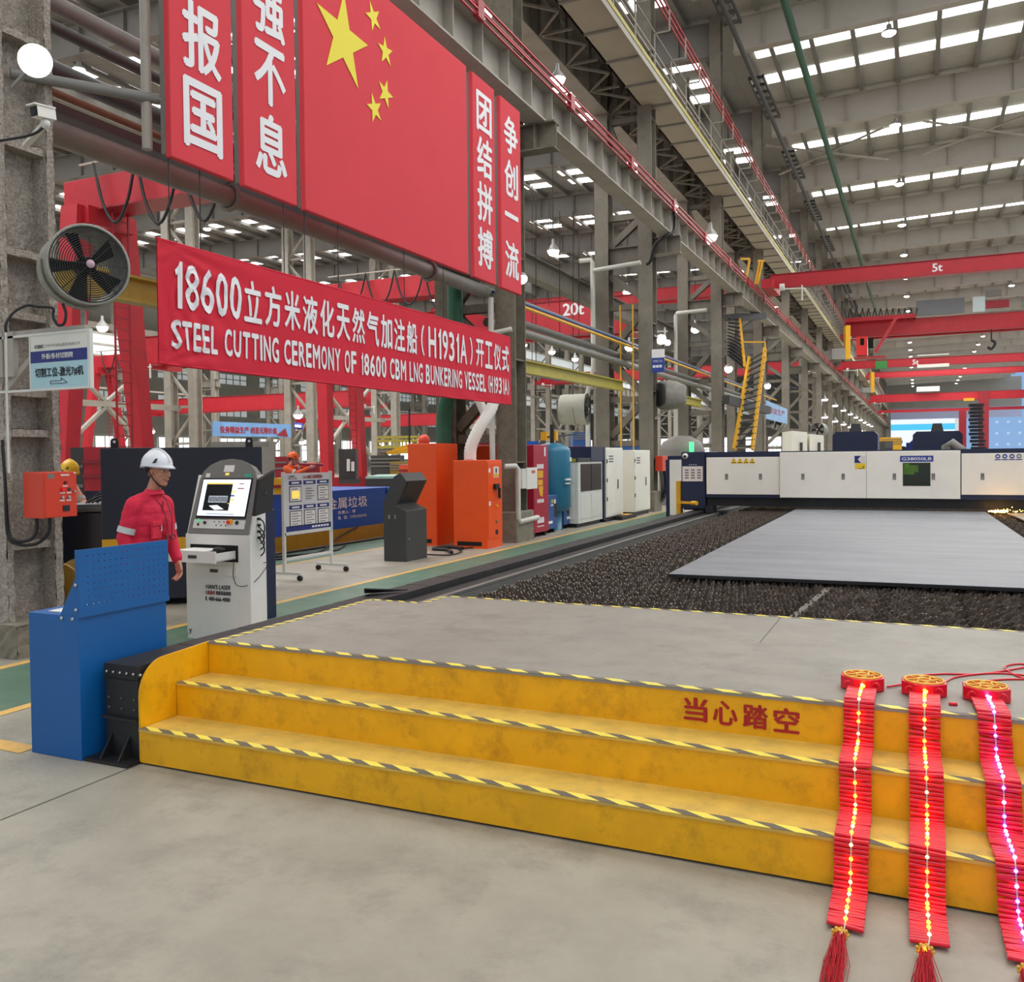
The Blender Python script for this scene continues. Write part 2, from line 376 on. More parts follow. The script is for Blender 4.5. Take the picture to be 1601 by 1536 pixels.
# ================================================================== STEPS AND DECK
XL, XR = -4.06, 2.6
st = thing('step_platform', 'yellow three-step platform with grey deck, striped edges and red warning characters', 'platform', (-1, 4.2, 0))
ys, zs = (3.87, 4.17, 4.45), (.205, .405, .6)
for i in range(3):
    z0 = .012 if i == 0 else zs[i-1]
    b = MB().use(yellow); b.box(XL+.005, XR, ys[i], ys[i]+.02, z0, zs[i]-.008); r = b.build('riser', parent=st)
    if i == 2: riser = r
for i in range(2):
    b = MB().use(tready); b.box(XL+.005, XR, ys[i]-.006, ys[i+1]+.002, zs[i]-.014, zs[i]); b.build('tread', parent=st)
b = MB().use(deckm)
b.prism([(XL, 4.445, .588), (XR, 4.445, .588), (XR, 6.68, .588), (-3.55, 6.68, .588), (-3.55, 6.28, .588), (XL+.02, 6.33, .588)], (0, 0, .014)); b.build('deck', parent=st)
b = MB().use(blackp); b.box(XL+.1, XR-.05, 4.55, 4.6, 0, .585); b.box(XL+.1, XL+.14, 4.6, 6.2, 0, .585); b.box(-3.5, XR-.05, 6.55, 6.6, 0, .585); b.build('under_frame', parent=st)
# rounded cheek plate on the left end
pr = [(3.885, .0), (3.885, .38)]
for k in range(11):
    t = pi-k/10*pi/2; pr.append((3.885+.2+.2*cos(t), .385+.2*sin(t)))
pr += [(4.47, .602), (4.47, 0)]
b = MB().use(yellow); b.prism([(XL-.014, y, z) for y, z in pr], (.014, 0, 0)); b.build('side_panel', parent=st)
def hazard(par, x0, x1, y0, y1, z, n, along='x', slant=.04):
    b = MB().use(hazk)
    if along == 'x': b.box(x0, x1, y0, y1, z, z+.002)
    else: b.box(x0, x1, y0, y1, z, z+.002)
    b.use(hazy)
    for k in range(n):
        if along == 'x':
            a = x0+(x1-x0)*k/n; c = a+(x1-x0)/n*.5; s_ = min(slant, x1-c-.001)
            b.prism([(a+s_, y0-.0008, z+.0005), (c+s_, y0-.0008, z+.0005), (c, y1+.0005, z+.0005), (a, y1+.0005, z+.0005)], (0, 0, .0022))
        else:
            a = y0+(y1-y0)*k/n; c = a+(y1-y0)/n*.5; s_ = min(slant, y1-c-.001)
            b.prism([(x0-.0005, a, z+.0005), (x1+.0005, a+s_, z+.0005), (x1+.0005, c+s_, z+.0005), (x0-.0005, c, z+.0005)], (0, 0, .0022))
    return b.build('hazard_strip', parent=par)
hazard(st, XL+.005, XR, ys[0]-.006, ys[0]+.045, zs[0], 36, slant=.09)
hazard(st, XL+.005, XR, ys[1]-.006, ys[1]+.045, zs[1], 36, slant=.09)
hazard(st, XL+.01, XR, 4.445, 4.49, .602, 36, slant=.06)
hazard(st, XL+.02, XL+.065, 4.5, 6.3, .602, 16, 'y')
hazard(st, XL+.06, -3.55, 6.26, 6.3, .602, 4)
hazard(st, -3.55, -3.51, 6.3, 6.66, .602, 3, 'y')
hazard(st, -3.5, XR, 6.645, 6.68, .602, 40)
b = MB().use(letr)
for k, ch in enumerate('当心踏空'):
    b.text(ch, (-1.04+.142*k, 4.449, .443-.002*k), (1, 0, 0), (0, 0, 1), .118, .118, bold=.03)
b.build('lettering', parent=st)
b = MB().use(jm); b.box(-.868, -.862, 5.7, 6.64, .602, .603); b.build('seam', parent=st)
# ================================================================== RAIL COVER
rc = thing('rail_cover', 'long black rubber rail cover with bolted end plate beside yellow steps', 'machine cover', (-4.2, 3.9, 0))
b = MB().use(black)
N = 40
for k in range(N):
    y0, y1 = 3.9+k*(27.5-3.9)/N, 3.9+(k+1)*(27.5-3.9)/N; zt = .556+.003*((k*7) % 5)/5
    b.box(-4.36, -4.095, y0, y1-.004, .44, zt)
b.box(-4.35, -4.10, 3.92, 27.4, .40, .552)
b.build('bellows', parent=rc)
b = MB().use(blackp); b.box(-4.33, -4.1, 3.96, 27.4, .02, .42); b.build('rail_body', parent=rc)
b = MB().use(blackp); b.box(-4.34, -4.08, 3.89, 3.92, .02, .47); b.box(-4.34, -4.08, 3.86, 3.89, .24, .255); b.box(-4.40, -4.06, 3.78, 4.0, 0, .02)
for x in (-4.3, -4.16): b.prism([(x, 3.8, .02), (x, 3.89, .02), (x, 3.89, .15)], (.012, 0, 0))
b.build('end_plate', parent=rc)
for k in range(6):
    b = MB().use(chrome); b.ball((-4.33+k*.053, 3.893, .51), .009, 8); b.build('bolt', parent=rc)
for k in range(3):
    for zz in (.30, .36):
        b = MB().use(dgrey); b.ball((-4.31+k*.1, 3.888, zz), .010, 8); b.build('bolt', parent=rc)
b = MB().use(black); b.prism([(-4.38, 6.75, .565), (-4.30, 6.62, .625), (-4.12, 7.05, .565)], (0, .01, .008)); b.build('loose_flap', parent=rc)
# inner ledge and wall of the bed side
# ================================================================== CUTTING BED
cb = thing('cutting_bed', 'dark laser cutting bed of saw-toothed steel slats beyond the grey deck', 'cutting table', (0, 13, 0))
b = MB().use(bedm); b.box(-3.9, 6, 6.72, 27.5, .02, .22); b.use(black).box(-4.06, -3.86, 6.45, 27.5, .02, .50); b.build('tray', parent=cb)
b = MB().use(slagm); b.box(-3.6, 5.3, 6.75, 27.4, .40, .492); b.build('slag_bed', parent=cb)
b = MB().use(mgrey); b.bar((-3.84, 6.6, .505), (-3.84, 27.5, .505), .05, .02); b.box(-3.86, -3.82, 6.72, 27.5, .2, .5); b.build('edge_strip', parent=cb)
import random as _rn
def slat_mesh(seed):
    R = _rn.Random(seed); b = MB().use(slatm)
    x = -3.5; t = .006; pitch = .07; top = []
    while x < 5.2:
        h = .568+R.uniform(-.022, .012); lean = R.uniform(-.022, .022)
        top += [(x, .50, 0), (x+pitch*.80, h, lean), (x+pitch*.94, h-.01, lean)]; x += pitch
    top.append((x, .50, 0))
    vs = []; fs = []
    for (xx, zz, ln) in top: vs += [(xx, -t+ln, zz), (xx, t+ln, zz), (xx, -t, .40), (xx, t, .40)]
    for k in range(len(top)-1):
        i = 4*k; j = i+4
        fs += [(i, j, j+1, i+1), (i+2, j+2, j, i), (i+1, j+1, j+3, i+3)]
    b.add(vs, fs); b.add([(p[0]+.03, p[1]+.068, p[2]-(R.uniform(0, .014) if p[2] > .52 else 0)) for p in vs], fs); return b
protos = []
ny = 98
for k in range(ny):
    y = 6.82+k*.137
    if k < 6:
        o = slat_mesh(k).build('slat', parent=cb, local=True); protos.append(o)
    else:
        o = protos[k % 6].copy(); COL.objects.link(o); o.parent = cb
    o.location = (0+.02*((k*5) % 3), y-13, 0)
b = MB().use(slatm)
for k in range(24):
    y = 20.25+k*.3; b.box(-3.5, 5.2, y-.006, y+.006, .24, .54)
o = b.build('far_slats', parent=cb); o['kind'] = 'stuff'
# slag seam across the teeth
b = MB().use(mat('slag', (120, 112, 102), .8, var=.3, vs=20))
for k in range(14):
    y = 6.85+k*.14; b.bar((-.85+.01*k, y-.05, .53), (-.83+.01*k, y+.07, .545), .05, .02)
b.build('slag_ridge', parent=cb)
# ================================================================== PLATES ON THE BED
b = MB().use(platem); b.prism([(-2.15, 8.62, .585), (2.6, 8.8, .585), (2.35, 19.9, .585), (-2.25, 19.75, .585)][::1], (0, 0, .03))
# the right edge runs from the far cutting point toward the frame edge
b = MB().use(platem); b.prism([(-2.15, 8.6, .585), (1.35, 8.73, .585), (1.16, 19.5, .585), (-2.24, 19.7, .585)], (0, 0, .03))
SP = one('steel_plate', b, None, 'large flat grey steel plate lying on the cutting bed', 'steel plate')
b = MB().use(blackp); b.prism([(-2.15, 8.596, .583), (1.35, 8.726, .583), (1.35, 8.726, .611), (-2.15, 8.596, .611)], (0, .003, 0)); b.build('cut_edge', parent=SP)
b = MB().use(mat('offcut_plate', (168, 150, 128), .5, metal=.2, var=.15, vs=6)); b.prism([(1.62, 17.0, .59), (3.2, 17.0, .59), (3.2, 19.3, .59), (1.5, 19.3, .59)], (0, 0, .02))
one('steel_plate', b, None, 'small brownish steel plate at the right edge beside the sparks', 'steel plate')
# sparks at the cut
sp = thing('cutting_spark', 'shower of bright orange sparks at the cutting point under white gantry', 'sparks', (1.2, 19.2, .62))
R = _rn.Random(3)
b = MB().use(spark)
for k in range(26): b.ball((1.2+k*.012, 19.2+R.uniform(-.03, .03), .63+R.uniform(0, .02)), R.uniform(.008, .018), 6)
b.build('core_flash', parent=sp)
b = MB().use(spark)
for k in range(46):
    x = 1.3+abs(R.gauss(0, .28)); b.ball((x, 19.15+R.uniform(-.1, .1), .625+abs(R.gauss(0, .04))), R.uniform(.004, .011), 6)
o = b.build('spark_spray', parent=sp); o['kind'] = 'stuff'
# ================================================================== GANTRY
GY = 19.5
g = thing('laser_gantry', 'wide white and navy laser cutting gantry spanning the bed, dark window at centre', 'machine', (-1, GY, .5))
b = MB().use(navy); b.cbox(-4.58, -4.07, GY, GY+1.5, .60, 1.81, .015); foot = b.build('end_carriage', parent=g)
b = MB().use(blackp); b.box(-4.05, -3.9, GY-.1, GY+.3, .515, .66); b.box(-4.56, -4.1, GY+.1, GY+1.4, .562, .60); b.build('carriage_wheel_guard', parent=g)
b = MB().use(pinkish); b.box(-4.555, -4.12, GY-.012, GY, 1.18, 1.5); pl = b.build('notice_panel', parent=foot)
b = MB().use(mgrey)
for k in range(3):
    for j in range(4): b.box(-4.5+k*.13, -4.42+k*.13, GY-.014, GY-.012, 1.24+j*.055, 1.27+j*.055)
b.build('print', parent=foot)
for k in range(4):
    b = MB().use(lett); b.ball((-4.40+k*.045, GY-.002, 1.535), .011, 8); b.build('indicator_dot', parent=foot)
b = MB().use(white); b.lathe((-4.49, GY-.0, 1.72), (0, -1, 0), [(0, .06), (.03, .06), (.06, .045), (.07, .0)], 20); cc = b.build('dome_camera', parent=foot)
b = MB().use(fanb); b.ball((-4.49, GY-.06, 1.71), .032, 12); b.build('lens', parent=cc)
b = MB().use(navy); b.box(-4.06, 4.5, GY+.05, GY+1.3, .86, 1.80); b.box(-4.06, -2.54, GY-.01, GY+.05, .84, .90); b.box(-4.06, -2.54, GY-.01, GY+.05, 1.69, 1.80); b.box(.74, 4.5, GY-.02, GY+.05, 1.72, 1.80); b.box(.74, 4.5, GY-.02, GY+.05, .84, .93); b.build('beam', parent=g)
b = MB().use(blackp); b.box(-4.05, 4.5, GY+.08, GY+1.2, .66, .86); b.build('skirt', parent=g)
def panel(x0, x1, z0, z1, dy, hand, extra=None):
    b = MB().use(cream); b.cbox(x0, x1, GY+dy, GY+dy+.08, z0, z1, .006); p_ = b.build('front_panel', parent=g)
    for hx in hand:
        b = MB().use(mgrey); b.box(hx-.03, hx+.03, GY+dy-.006, GY+dy+.02, 1.22, 1.34); h_ = b.build('latch', parent=p_)
        b = MB().use(chrome); b.box(hx-.012, hx+.012, GY+dy-.012, GY+dy-.006, 1.235, 1.26); b.build('latch_key', parent=h_) if False else b.build('latch_key', parent=p_)
    return p_
p1 = panel(-4.04, -2.55, .91, 1.685, -.03, (-3.62, -2.93))
p2 = panel(-2.54, -.905, .855, 1.775, -.09, (-2.09, -1.33))
p3 = panel(-.9, .74, .855, 1.775, -.09, (-.40, .28))
p4 = panel(.76, 4.4, .935, 1.715, -.03, (1.11, 2.2))
for k in range(4):
    x = -3.47+k*.125
    b = MB().use(stick_y); b.box(x-.055, x+.055, GY-.034, GY-.03, 1.555, 1.595); b.prism([(x-.045, GY-.034, 1.598), (x+.045, GY-.034, 1.598), (x, GY-.034, 1.672)], (0, .004, 0)); b.use(letk).box(x-.006, x+.006, GY-.036, GY-.034, 1.61, 1.645); b.box(x-.04, x+.04, GY-.036, GY-.034, 1.568, 1.58)
    b.build('warning_sticker', parent=p1)
for k in range(4):
    x = 1.36+k*.115
    b = MB().use(letb if k < 3 else mgrey); b.cyl((x, GY-.034, 1.655), (x, GY-.03, 1.655), .042, n=20); b.use(letb).box(x-.05, x+.05, GY-.034, GY-.03, 1.585, 1.602); b.use(lett).box(x-.02, x+.02, GY-.036, GY-.034, 1.64, 1.668)
    b.build('safety_sticker', parent=p4)
b = MB().use(letb); b.box(-.30, .28, GY-.094, GY-.09, 1.565, 1.68); sg = b.build('model_sign', parent=p3)
b = MB().use(lett); b.text('G38050LB', (-.27, GY-.096, 1.592), (1, 0, 0), (0, 0, 1), .52, .06, bold=.02); b.build('lettering', parent=p3)
b = MB().use(glassd); b.box(-.25, .23, GY-.096, GY-.088, 1.10, 1.545); wn = b.build('viewing_window', parent=p3)
b = MB().use(glassg); b.box(-.235, .02, GY-.099, GY-.097, 1.36, 1.50); b.box(-.235, -.05, GY-.099, GY-.097, 1.32, 1.36); b.box(-.235, -.14, GY-.1005, GY-.0985, 1.45, 1.53); b.build('window_reflection', parent=p3)  # reflection in the pane, painted as flat green plates
b = MB().use(signnb); b.box(-1.12, -.92, GY-.094, GY-.09, 1.55, 1.69); b.use(pinkish); b.prism([(-1.06, GY-.096, 1.62), (-1.0, GY-.096, 1.69), (-.92, GY-.096, 1.69), (-.92, GY-.096, 1.55), (-1.0, GY-.096, 1.55)], (0, .002, 0)); b.build('maker_plate', parent=p2)
b = MB().use(stick_y); b.box(-1.11, -.92, GY-.094, GY-.09, 1.43, 1.54); b.use(letk); b.box(-1.04, -.95, GY-.096, GY-.094, 1.437, 1.447); b.box(-.97, -.94, GY-.096, GY-.094, 1.46, 1.48); b.build('warning_plate', parent=p2)
# yellow bumper bracket at the foot
b = MB().use(yelp); b.box(-4.72, -4.62, GY+.1, GY+.3, .0, 1.18); b.bar((-4.66, GY, .73), (-4.25, GY-.25, .73), .05, .05); b.cyl((-4.3, GY-.25, .73), (-4.18, GY-.32, .73), .045); b.build('bumper', parent=g)
# ================================================================== THINGS BEHIND THE GANTRY
def hood(x0, x1, y, z0, z1, label, dp=1.6):
    t = thing('extraction_hood', label, 'machine', ((x0+x1)/2, y, 0))
    b = MB().use(navy)
    c = .1; b.prism([(x0, y, z0), (x1, y, z0), (x1, y, z1-c), (x1-c, y, z1), (x0+c, y, z1), (x0, y, z1-c)], (0, dp, 0)); b.build('casing', parent=t)
    b = MB().use(dgrey); m_ = (x0+x1)/2; b.prism([(m_-.17, y+.3, z1), (m_+.17, y+.3, z1), (m_+.12, y+.3, z1+.24), (m_-.12, y+.3, z1+.24)], (0, .3, 0)); b.build('outlet', parent=t)
    b = MB().use(dgrey); b.box(x0+.1, x1-.1, y+.1, y+dp-.1, 0, z0); b.build('stand', parent=t)
    return t
hood(-2.3, -1.05, 29.2, 1.2, 2.38, 'navy box-shaped hood behind the gantry beside the column row', 1.5)
hood(-.12, 1.2, 30, 1.2, 2.36, 'wide navy hood with sloping shoulders behind the gantry window', 1.5)
hs = thing('extraction_hose', 'black ribbed extraction hose standing up behind the gantry', 'hose', (1.5, 29, 0))
b = MB().use(black)
for k in range(14): b.cyl((1.5+.012*max(0, 6-k), 29, 1.7+k*.1), (1.5+.012*max(0, 6-k), 29, 1.78+k*.1), .2 if k % 2 else .17, n=14)
b.cyl((1.5, 29, 1.3), (1.5, 29, 1.72), .26); b.build('ribbed_tube', parent=hs)
b = MB().use(dgrey); b.box(1.25, 1.75, 28.4, 28.9, 0, 1.32); b.build('base_box', parent=hs)
pd = thing('elbow_duct', 'grey tilted pipe duct lying behind the gantry roof', 'pipe', (.9, 28, 0))
b = MB().use(mgrey); b.tube([(.72, 28, 1.3), (.72, 28, 1.9), (.85, 28, 2.0), (1.15, 28, 1.75)], .12, 14); b.build('duct_pipe', parent=pd)
# ================================================================== FIRECRACKER GARLANDS
def garland(x0, x1, seed, leds, label, tw=0.):
    R = _rn.Random(seed)
    t = thing('firecracker_garland', label, 'party decoration', (x0, 4.6, .6), group='lit firecracker garlands on the steps')
    cy, cz = 4.78, .604
    b = MB().use(fc_red); a = [(x0+.105*cos(pi/8+k*pi/4)*1., cy+.105*sin(pi/8+k*pi/4), cz) for k in range(8)]; b.prism(a, (0, 0, .062)); md = b.build('medallion', parent=t, bevel=.004)
    b = MB().use(fc_gold)
    b.tube([(x0+.085*cos(k*pi/8), cy+.085*sin(k*pi/8), cz+.064) for k in range(16)], .006, 6, closed=True)
    b.tube([(x0+.03*cos(k*pi/4), cy+.03*sin(k*pi/4), cz+.064) for k in range(8)], .007, 6, closed=True)
    for k in range(8): b.tube([(x0+.035*cos(k*pi/4), cy+.035*sin(k*pi/4), cz+.063), (x0+.06*cos(k*pi/4+.35), cy+.06*sin(k*pi/4+.35), cz+.066), (x0+.075*cos(k*pi/4), cy+.075*sin(k*pi/4), cz+.063)], .005, 6)
    b.build('gold_relief', parent=md)
    for sx_ in (-.062, .062):
        b = MB().use(fc_red); yy = cy-.098 if True else cy; b.tube([(x0+sx_+.016*cos(k*pi/6), yy-.003+abs(sx_)*.25, cz+.031+.016*sin(k*pi/6)) for k in range(12)], .005, 6, closed=True); b.build('rosette', parent=md)
    # path down the steps (y, z)
    P = [(4.70, .612), (4.60, .614), (4.455, .616), (4.436, .60), (4.43, .50), (4.425, .428), (4.40, .418), (4.28, .416), (4.165, .416), (4.15, .40), (4.145, .30), (4.14, .225), (4.11, .218), (3.99, .216), (3.862, .216), (3.85, .20), (3.845, .10), (3.83, .03), (3.80, .014), (3.66, .012), (3.53, .012)]
    D = [0]
    for i in range(1, len(P)): D.append(D[-1]+math.dist(P[i-1], P[i]))
    def pt(s_):
        for i in range(1, len(P)):
            if s_ <= D[i] or i == len(P)-1:
                f = (s_-D[i-1])/(D[i]-D[i-1]); return (P[i-1][0]+(P[i][0]-P[i-1][0])*f, P[i-1][1]+(P[i][1]-P[i-1][1])*f)
    n = 92; Ltot = D[-1]
    pos = []; s_ = 0
    for k in range(n):
        s_ = Ltot*k/(n-1); y, z = pt(s_); xx = x0+(x1-x0)*(k/(n-1))+.0025*sin(k*.12+seed)+tw*sin(k/(n-1)*pi)
        pos.append((xx, y, z))
    me0 = None
    for k, (xx, y, z) in enumerate(pos):
        if me0 is None:
            b = MB().use(fc_red); b.cyl((-.064, 0, 0), (.064, 0, 0), .0094, n=8)
            o = b.build('firecracker_tube', parent=t, local=True); me0 = o
        else:
            o = me0.copy(); COL.objects.link(o); o.parent = t
        o.location = (xx-x0, y-4.6, z+.009-.6); o.rotation_euler = (0, R.gauss(0, .03), R.gauss(0, .045 if k % 19 else .16))
    nrm = lambda k: V((0, pos[min(k+1, n-1)][2]-pos[max(k-1, 0)][2], -(pos[min(k+1, n-1)][1]-pos[max(k-1, 0)][1]))).normalized()
    cordp = []
    for k in range(n): nn = nrm(k); cordp.append(V(pos[k])+V((0, 0, .009))+nn*.014)
    cordp = [V((x0+.01, 4.685, .63))]+cordp+[V((x1-.005, 3.50, .012)), V((x1-.012, 3.465, .02))]
    b = MB().use(pipew); b.tube(cordp, .0026, 6); b.build('light_cord', parent=t)
    mm = {}
    nl = 37
    for j in range(nl):
        k = min(len(cordp)-1, int(j*(len(cordp)-1)/(nl-1))); p_ = cordp[k]; m_ = leds[j % len(leds)]
        if m_.name not in mm:
            b = MB().use(m_); b.ball((0, 0, 0), .0072, 8); o = b.build('led_bulb', parent=t, local=True); mm[m_.name] = o
        else:
            o = mm[m_.name].copy(); COL.objects.link(o); o.parent = t
        o.location = (p_.x-x0, p_.y-4.6+.0, p_.z-.6+.006)
    # tassel
    tx, ty = x1-.014, 3.45
    b = MB().use(fc_gold); b.lathe((tx, ty+.02, .024), (0, -1, -.05), [(0, .004), (.004, .022), (.02, .024), (.03, .022)], 12)
    for k in range(9): b.ball((tx+.026*cos(k*2*pi/9), ty+.006, .026+.02*sin(k*2*pi/9)), .007, 6)
    b.build('tassel_cap', parent=t)
    b = MB().use(tass)
    for k in range(110):
        a = R.uniform(0, 2*pi); q = R.uniform(0, 1); r_ = .021*sqrt(q); x_, z_ = tx+r_*cos(a), .026+r_*sin(a)
        sp_ = R.gauss(0, .012); L_ = R.uniform(.28, .34); c_ = R.uniform(-.012, .012)
        b.tube([(x_, ty-.005, z_), (x_+sp_*.5, ty-.08, max(.004, z_+.006)), (x_+sp_*1.1+c_, ty-.18, max(.004, z_*.75)), (x_+sp_*1.3, ty-L_, max(.004, z_*.35))], .0014, 3, cap=False)
    o = b.build('tassel_strands', parent=t); o['kind'] = 'stuff'
    return t
garland(-.24, -.235, 1, [led_o, led_g, led_o, led_o, led_g], 'lit firecracker garland with amber and green lights, nearest the red characters')
garland(.03, .04, 2, [led_o, led_o, led_g], 'lit firecracker garland with amber and green lights, between the two other garlands')
garland(.29, .345, 5, [led_p, led_b, led_p, led_b, led_b], 'lit firecracker garland with pink and blue lights', tw=-.0)
def red_wire(pts, label):
    t = thing('red_power_cord', label, 'cord', pts[0]); b = MB().use(fc_red); b.tube(bez(pts), .005, 6); b.build('wire', parent=t); return t
red_wire([(-.13, 4.82, .61), (-.04, 4.95, .608), (0, 5.12, .607), (.12, 5.22, .607), (.3, 5.3, .607), (.52, 5.55, .607), (.8, 5.9, .607)], 'thin red cord running from the first firecracker medallion across the deck')
red_wire([(.1, 4.9, .608), (.13, 5.05, .607), (.2, 5.2, .607), (.4, 5.35, .607), (.7, 5.3, .607)], 'thin red cord running from the middle firecracker medallion across the deck')
red_wire([(.25, 4.9, .608), (.24, 5.05, .607), (.38, 5.2, .607), (.56, 5.32, .607), (.52, 5.62, .607), (.42, 5.5, .607), (.5, 5.25, .607), (.75, 5.1, .607)], 'thin red cord looping from the third firecracker medallion across the deck')
b = MB().use(fc_red); b.cyl((.13, 4.60, .61), (.165, 4.605, .61), .008, n=10); one('firecracker_tube', b, None, 'single loose red firecracker tube lying on the deck', 'party decoration')
# ================================================================== BLUE TOOL BENCH
bn = thing('tool_bench', 'blue steel tool bench with perforated back panel beside the black rail cover', 'workbench', (-4.6, 4.4, 0))
y0, y1 = 3.77, 4.455
b = MB().use(blueb); b.box(-4.83, -4.41, y0, y1, .0, .85); b.build('cabinet', parent=bn, bevel=.004)
b = MB().use(blueb); b.prism([(-4.56, y0, .85), (-4.41, y0, .85), (-4.41, y0, 1.235), (-4.43, y0, 1.235), (-4.43, y0, 1.07)], (0, .012, 0)); b.build('gusset', parent=bn)
hole = mat('hole_shadow', (16, 40, 76), .8, var=0)
# perforated panel facing the bed: real holes cut as a grid of square rings
b = MB().use(blueb)
cy_, cz_ = .045, .042; ncy = int((4.46-y0)/cy_)
zz0, zz1 = .87, 1.235
nz = 8
ylen = 4.47-y0
cy_ = (ylen-.06)/15; cz_ = (zz1-zz0-.04)/nz
X0, X1 = -4.41, -4.40
def ring(yc, zc, r):
    hy, hz = cy_/2, cz_/2; o_ = [(yc+hy, zc), (yc+hy, zc+hz), (yc, zc+hz), (yc-hy, zc+hz), (yc-hy, zc), (yc-hy, zc-hz), (yc, zc-hz), (yc+hy, zc-hz)]
    i_ = [(yc+r*cos(k*pi/4), zc+r*sin(k*pi/4)) for k in range(8)]
    for X in (X1, X0):
        vs = [(X, *p) for p in o_]+[(X, *p) for p in i_]; b.add(vs, [(k, (k+1) % 8, 8+(k+1) % 8, 8+k) for k in range(8)])
    vs = [(X1, *p) for p in i_]+[(X0, *p) for p in i_]; b.add(vs, [(k, (k+1) % 8, 8+(k+1) % 8, 8+k) for k in range(8)])
for i in range(15):
    for j in range(nz): ring(y0+.04+cy_*(i+.5), zz0+.02+cz_*(j+.5), .0065)
b.box(X0, X1, y0, y0+.04, zz0, zz1); b.box(X0, X1, y0+.04+15*cy_, 4.47, zz0, zz1); b.box(X0, X1, y0+.04, y0+.04+15*cy_, zz0, zz0+.02); b.box(X0, X1, y0+.04, y0+.04+15*cy_, zz1-.02, zz1)
b.box(X0, X1+.004, y0, 4.47, .84, zz0)
b.build('perforated_panel', parent=bn)
for (yy, zz) in ((y0+.008, .865), (y0+.008, 1.0)):
    pass
for (xx, zz) in ((-4.545, .83), (-4.455, .83), (-4.425, .885), (-4.425, 1.03)):
    b = MB().use(chrome); b.ball((xx, y0-.002, zz), .011, 10); b.build('bolt', parent=bn)
b = MB().use(paper); b.box(-4.72, -4.55, y0+.05, y0+.4, .851, .857); one('paper_sheet', b, None, 'sheet of paper lying on the blue bench top', 'paper')
# ================================================================== COLUMNS
RX, LX = -7.6, -9.0
def leg(b, x, z0, z1, wx=.44, dy=.56, ribs=True, tf=.035):
    b.box(x-wx/2, x+wx/2, -dy/2, -dy/2+tf, z0, z1); b.box(x-wx/2, x+wx/2, dy/2-tf, dy/2, z0, z1); b.box(x-.02, x+.02, -dy/2+tf, dy/2-tf, z0, z1)
    if ribs:
        z = z0+1.0
        while z < z1: b.box(x-wx/2+.02, x+wx/2-.02, -dy/2+tf, dy/2-tf, z, z+.03); z += 2.1
def column(name, label, y, m, group, zroof=19.95, bracket=True, lx=LX, rx=RX, base=True):
    t = thing(name, label, 'column', (0, y, 0), group=group)
    for x in (rx, lx):
        b = MB().use(m); leg(b, x, .0 if not base else .62, zroof if x == rx else 17.8); b.build('leg', parent=t, local=True)
        if base: b = MB().use(cblock); b.cbox(x-.30, x+.30, -.45, .45, 0, .63, .02); b.build('base_block', parent=t, local=True)
    def brace(p, q, s_=.2):
        b = MB().use(m); b.ibeam((p[0], 0, p[1]), (q[0], 0, q[1]), s_, s_, .02, .03, up=(0, 1, 0)); b.build('brace', parent=t, local=True)
    a, c = lx+.2, rx-.2
    for z in (2.13, 3.51, 4.85, 6.4, 9.2, 12.2): brace((a, z), (c, z), .18)
    for (p, q) in (((a, 2.35), (c, 3.35)), ((c, 3.75), (a, 4.7)), ((a, 5.05), (c, 6.15)), ((c, 6.7), (a, 7.4)), ((a, 8.3), (c, 9.1)), ((c, 9.4), (a, 12.1)), ((a, 12.3), (c, 15))): brace(p, q, .2)
    b = MB().use(m); b.ibeam((a, 0, 8.0), (c, 0, 8.0), .3, .56, .03, .03); b.build('cross_girder', parent=t, local=True)
    if bracket:
        b = MB().use(m); b.ibeam((rx+.2, 0, 8.18), (-6.55, 0, 8.18), .34, .54, .03, .03); b.box(-6.99, -6.96, -.16, .16, 7.93, 8.43); b.build('bracket', parent=t, local=True)
    return t
AY = [17.35, 28.0]+[39+11*k for k in range(22)]
ca = column('lattice_column', 'grey two-legged lattice column behind the orange cabinets', AY[0], rough, 'lattice columns along the cutting bed')
cb2 = column('lattice_column', 'grey two-legged lattice column behind the cream cabinets', AY[1], steel, 'lattice columns along the cutting bed')
for k, y in enumerate(AY[2:]):
    dup(cb2, (0, y, 0), label='grey two-legged lattice column, %s beyond the cream cabinets' % ORD[k])
one('white_pipe', MB().use(pipew).tube([(-9.35, 27.3, .05), (-9.35, 27.3, 3.7), (-9.15, 27.3, 4.5), (-9.15, 27.3, 7.75), (-9.2, 27.3, 7.85), (-9.6, 27.3, 7.85)], .075, 10), None, 'pale pipe running up the left leg of the column behind the cream cabinets', 'pipe')
one('white_pipe', MB().use(pipew).cyl((-9.1, 27.25, 7.5), (-7.6, 27.25, 7.6), .07, n=10), None, 'pale pipe crossing level between the legs of the column behind the cream cabinets', 'pipe')
one('white_pipe', MB().use(pipew).tube([(-9.2, 38.3, 2.5), (-9.2, 38.3, 7.6), (-9.15, 38.3, 7.7), (-7.9, 38.3, 7.75)], .075, 10), None, 'pale pipe bending over on the column left of the yellow stairs', 'pipe')
for k, x in enumerate((-8.35, -7.95)): one('gas_pipe', MB().use(yelp).cyl((x, 27.55, .05), (x, 27.55, 6.4), .025, n=8), None, ['thin yellow upright pipe between the legs of the column behind the cream cabinets, left one', 'thin yellow upright pipe between the legs of the column behind the cream cabinets, right one'][k], 'pipe')
one('power_cable', MB().use(cable).tube(bez([(-7.5, 27.6, 7.6), (-7.35, 27.5, 7.7), (-7.2, 27.4, 8.1), (-6.9, 27.3, 8.3), (-6.68, 27.6, 8.5), (-6.68, 27.8, 8.9), (-6.68, 27.6, 9.1)], 6), .05, 8), None, 'thick black cable curling up from the second column to the red conductor bars', 'cable')
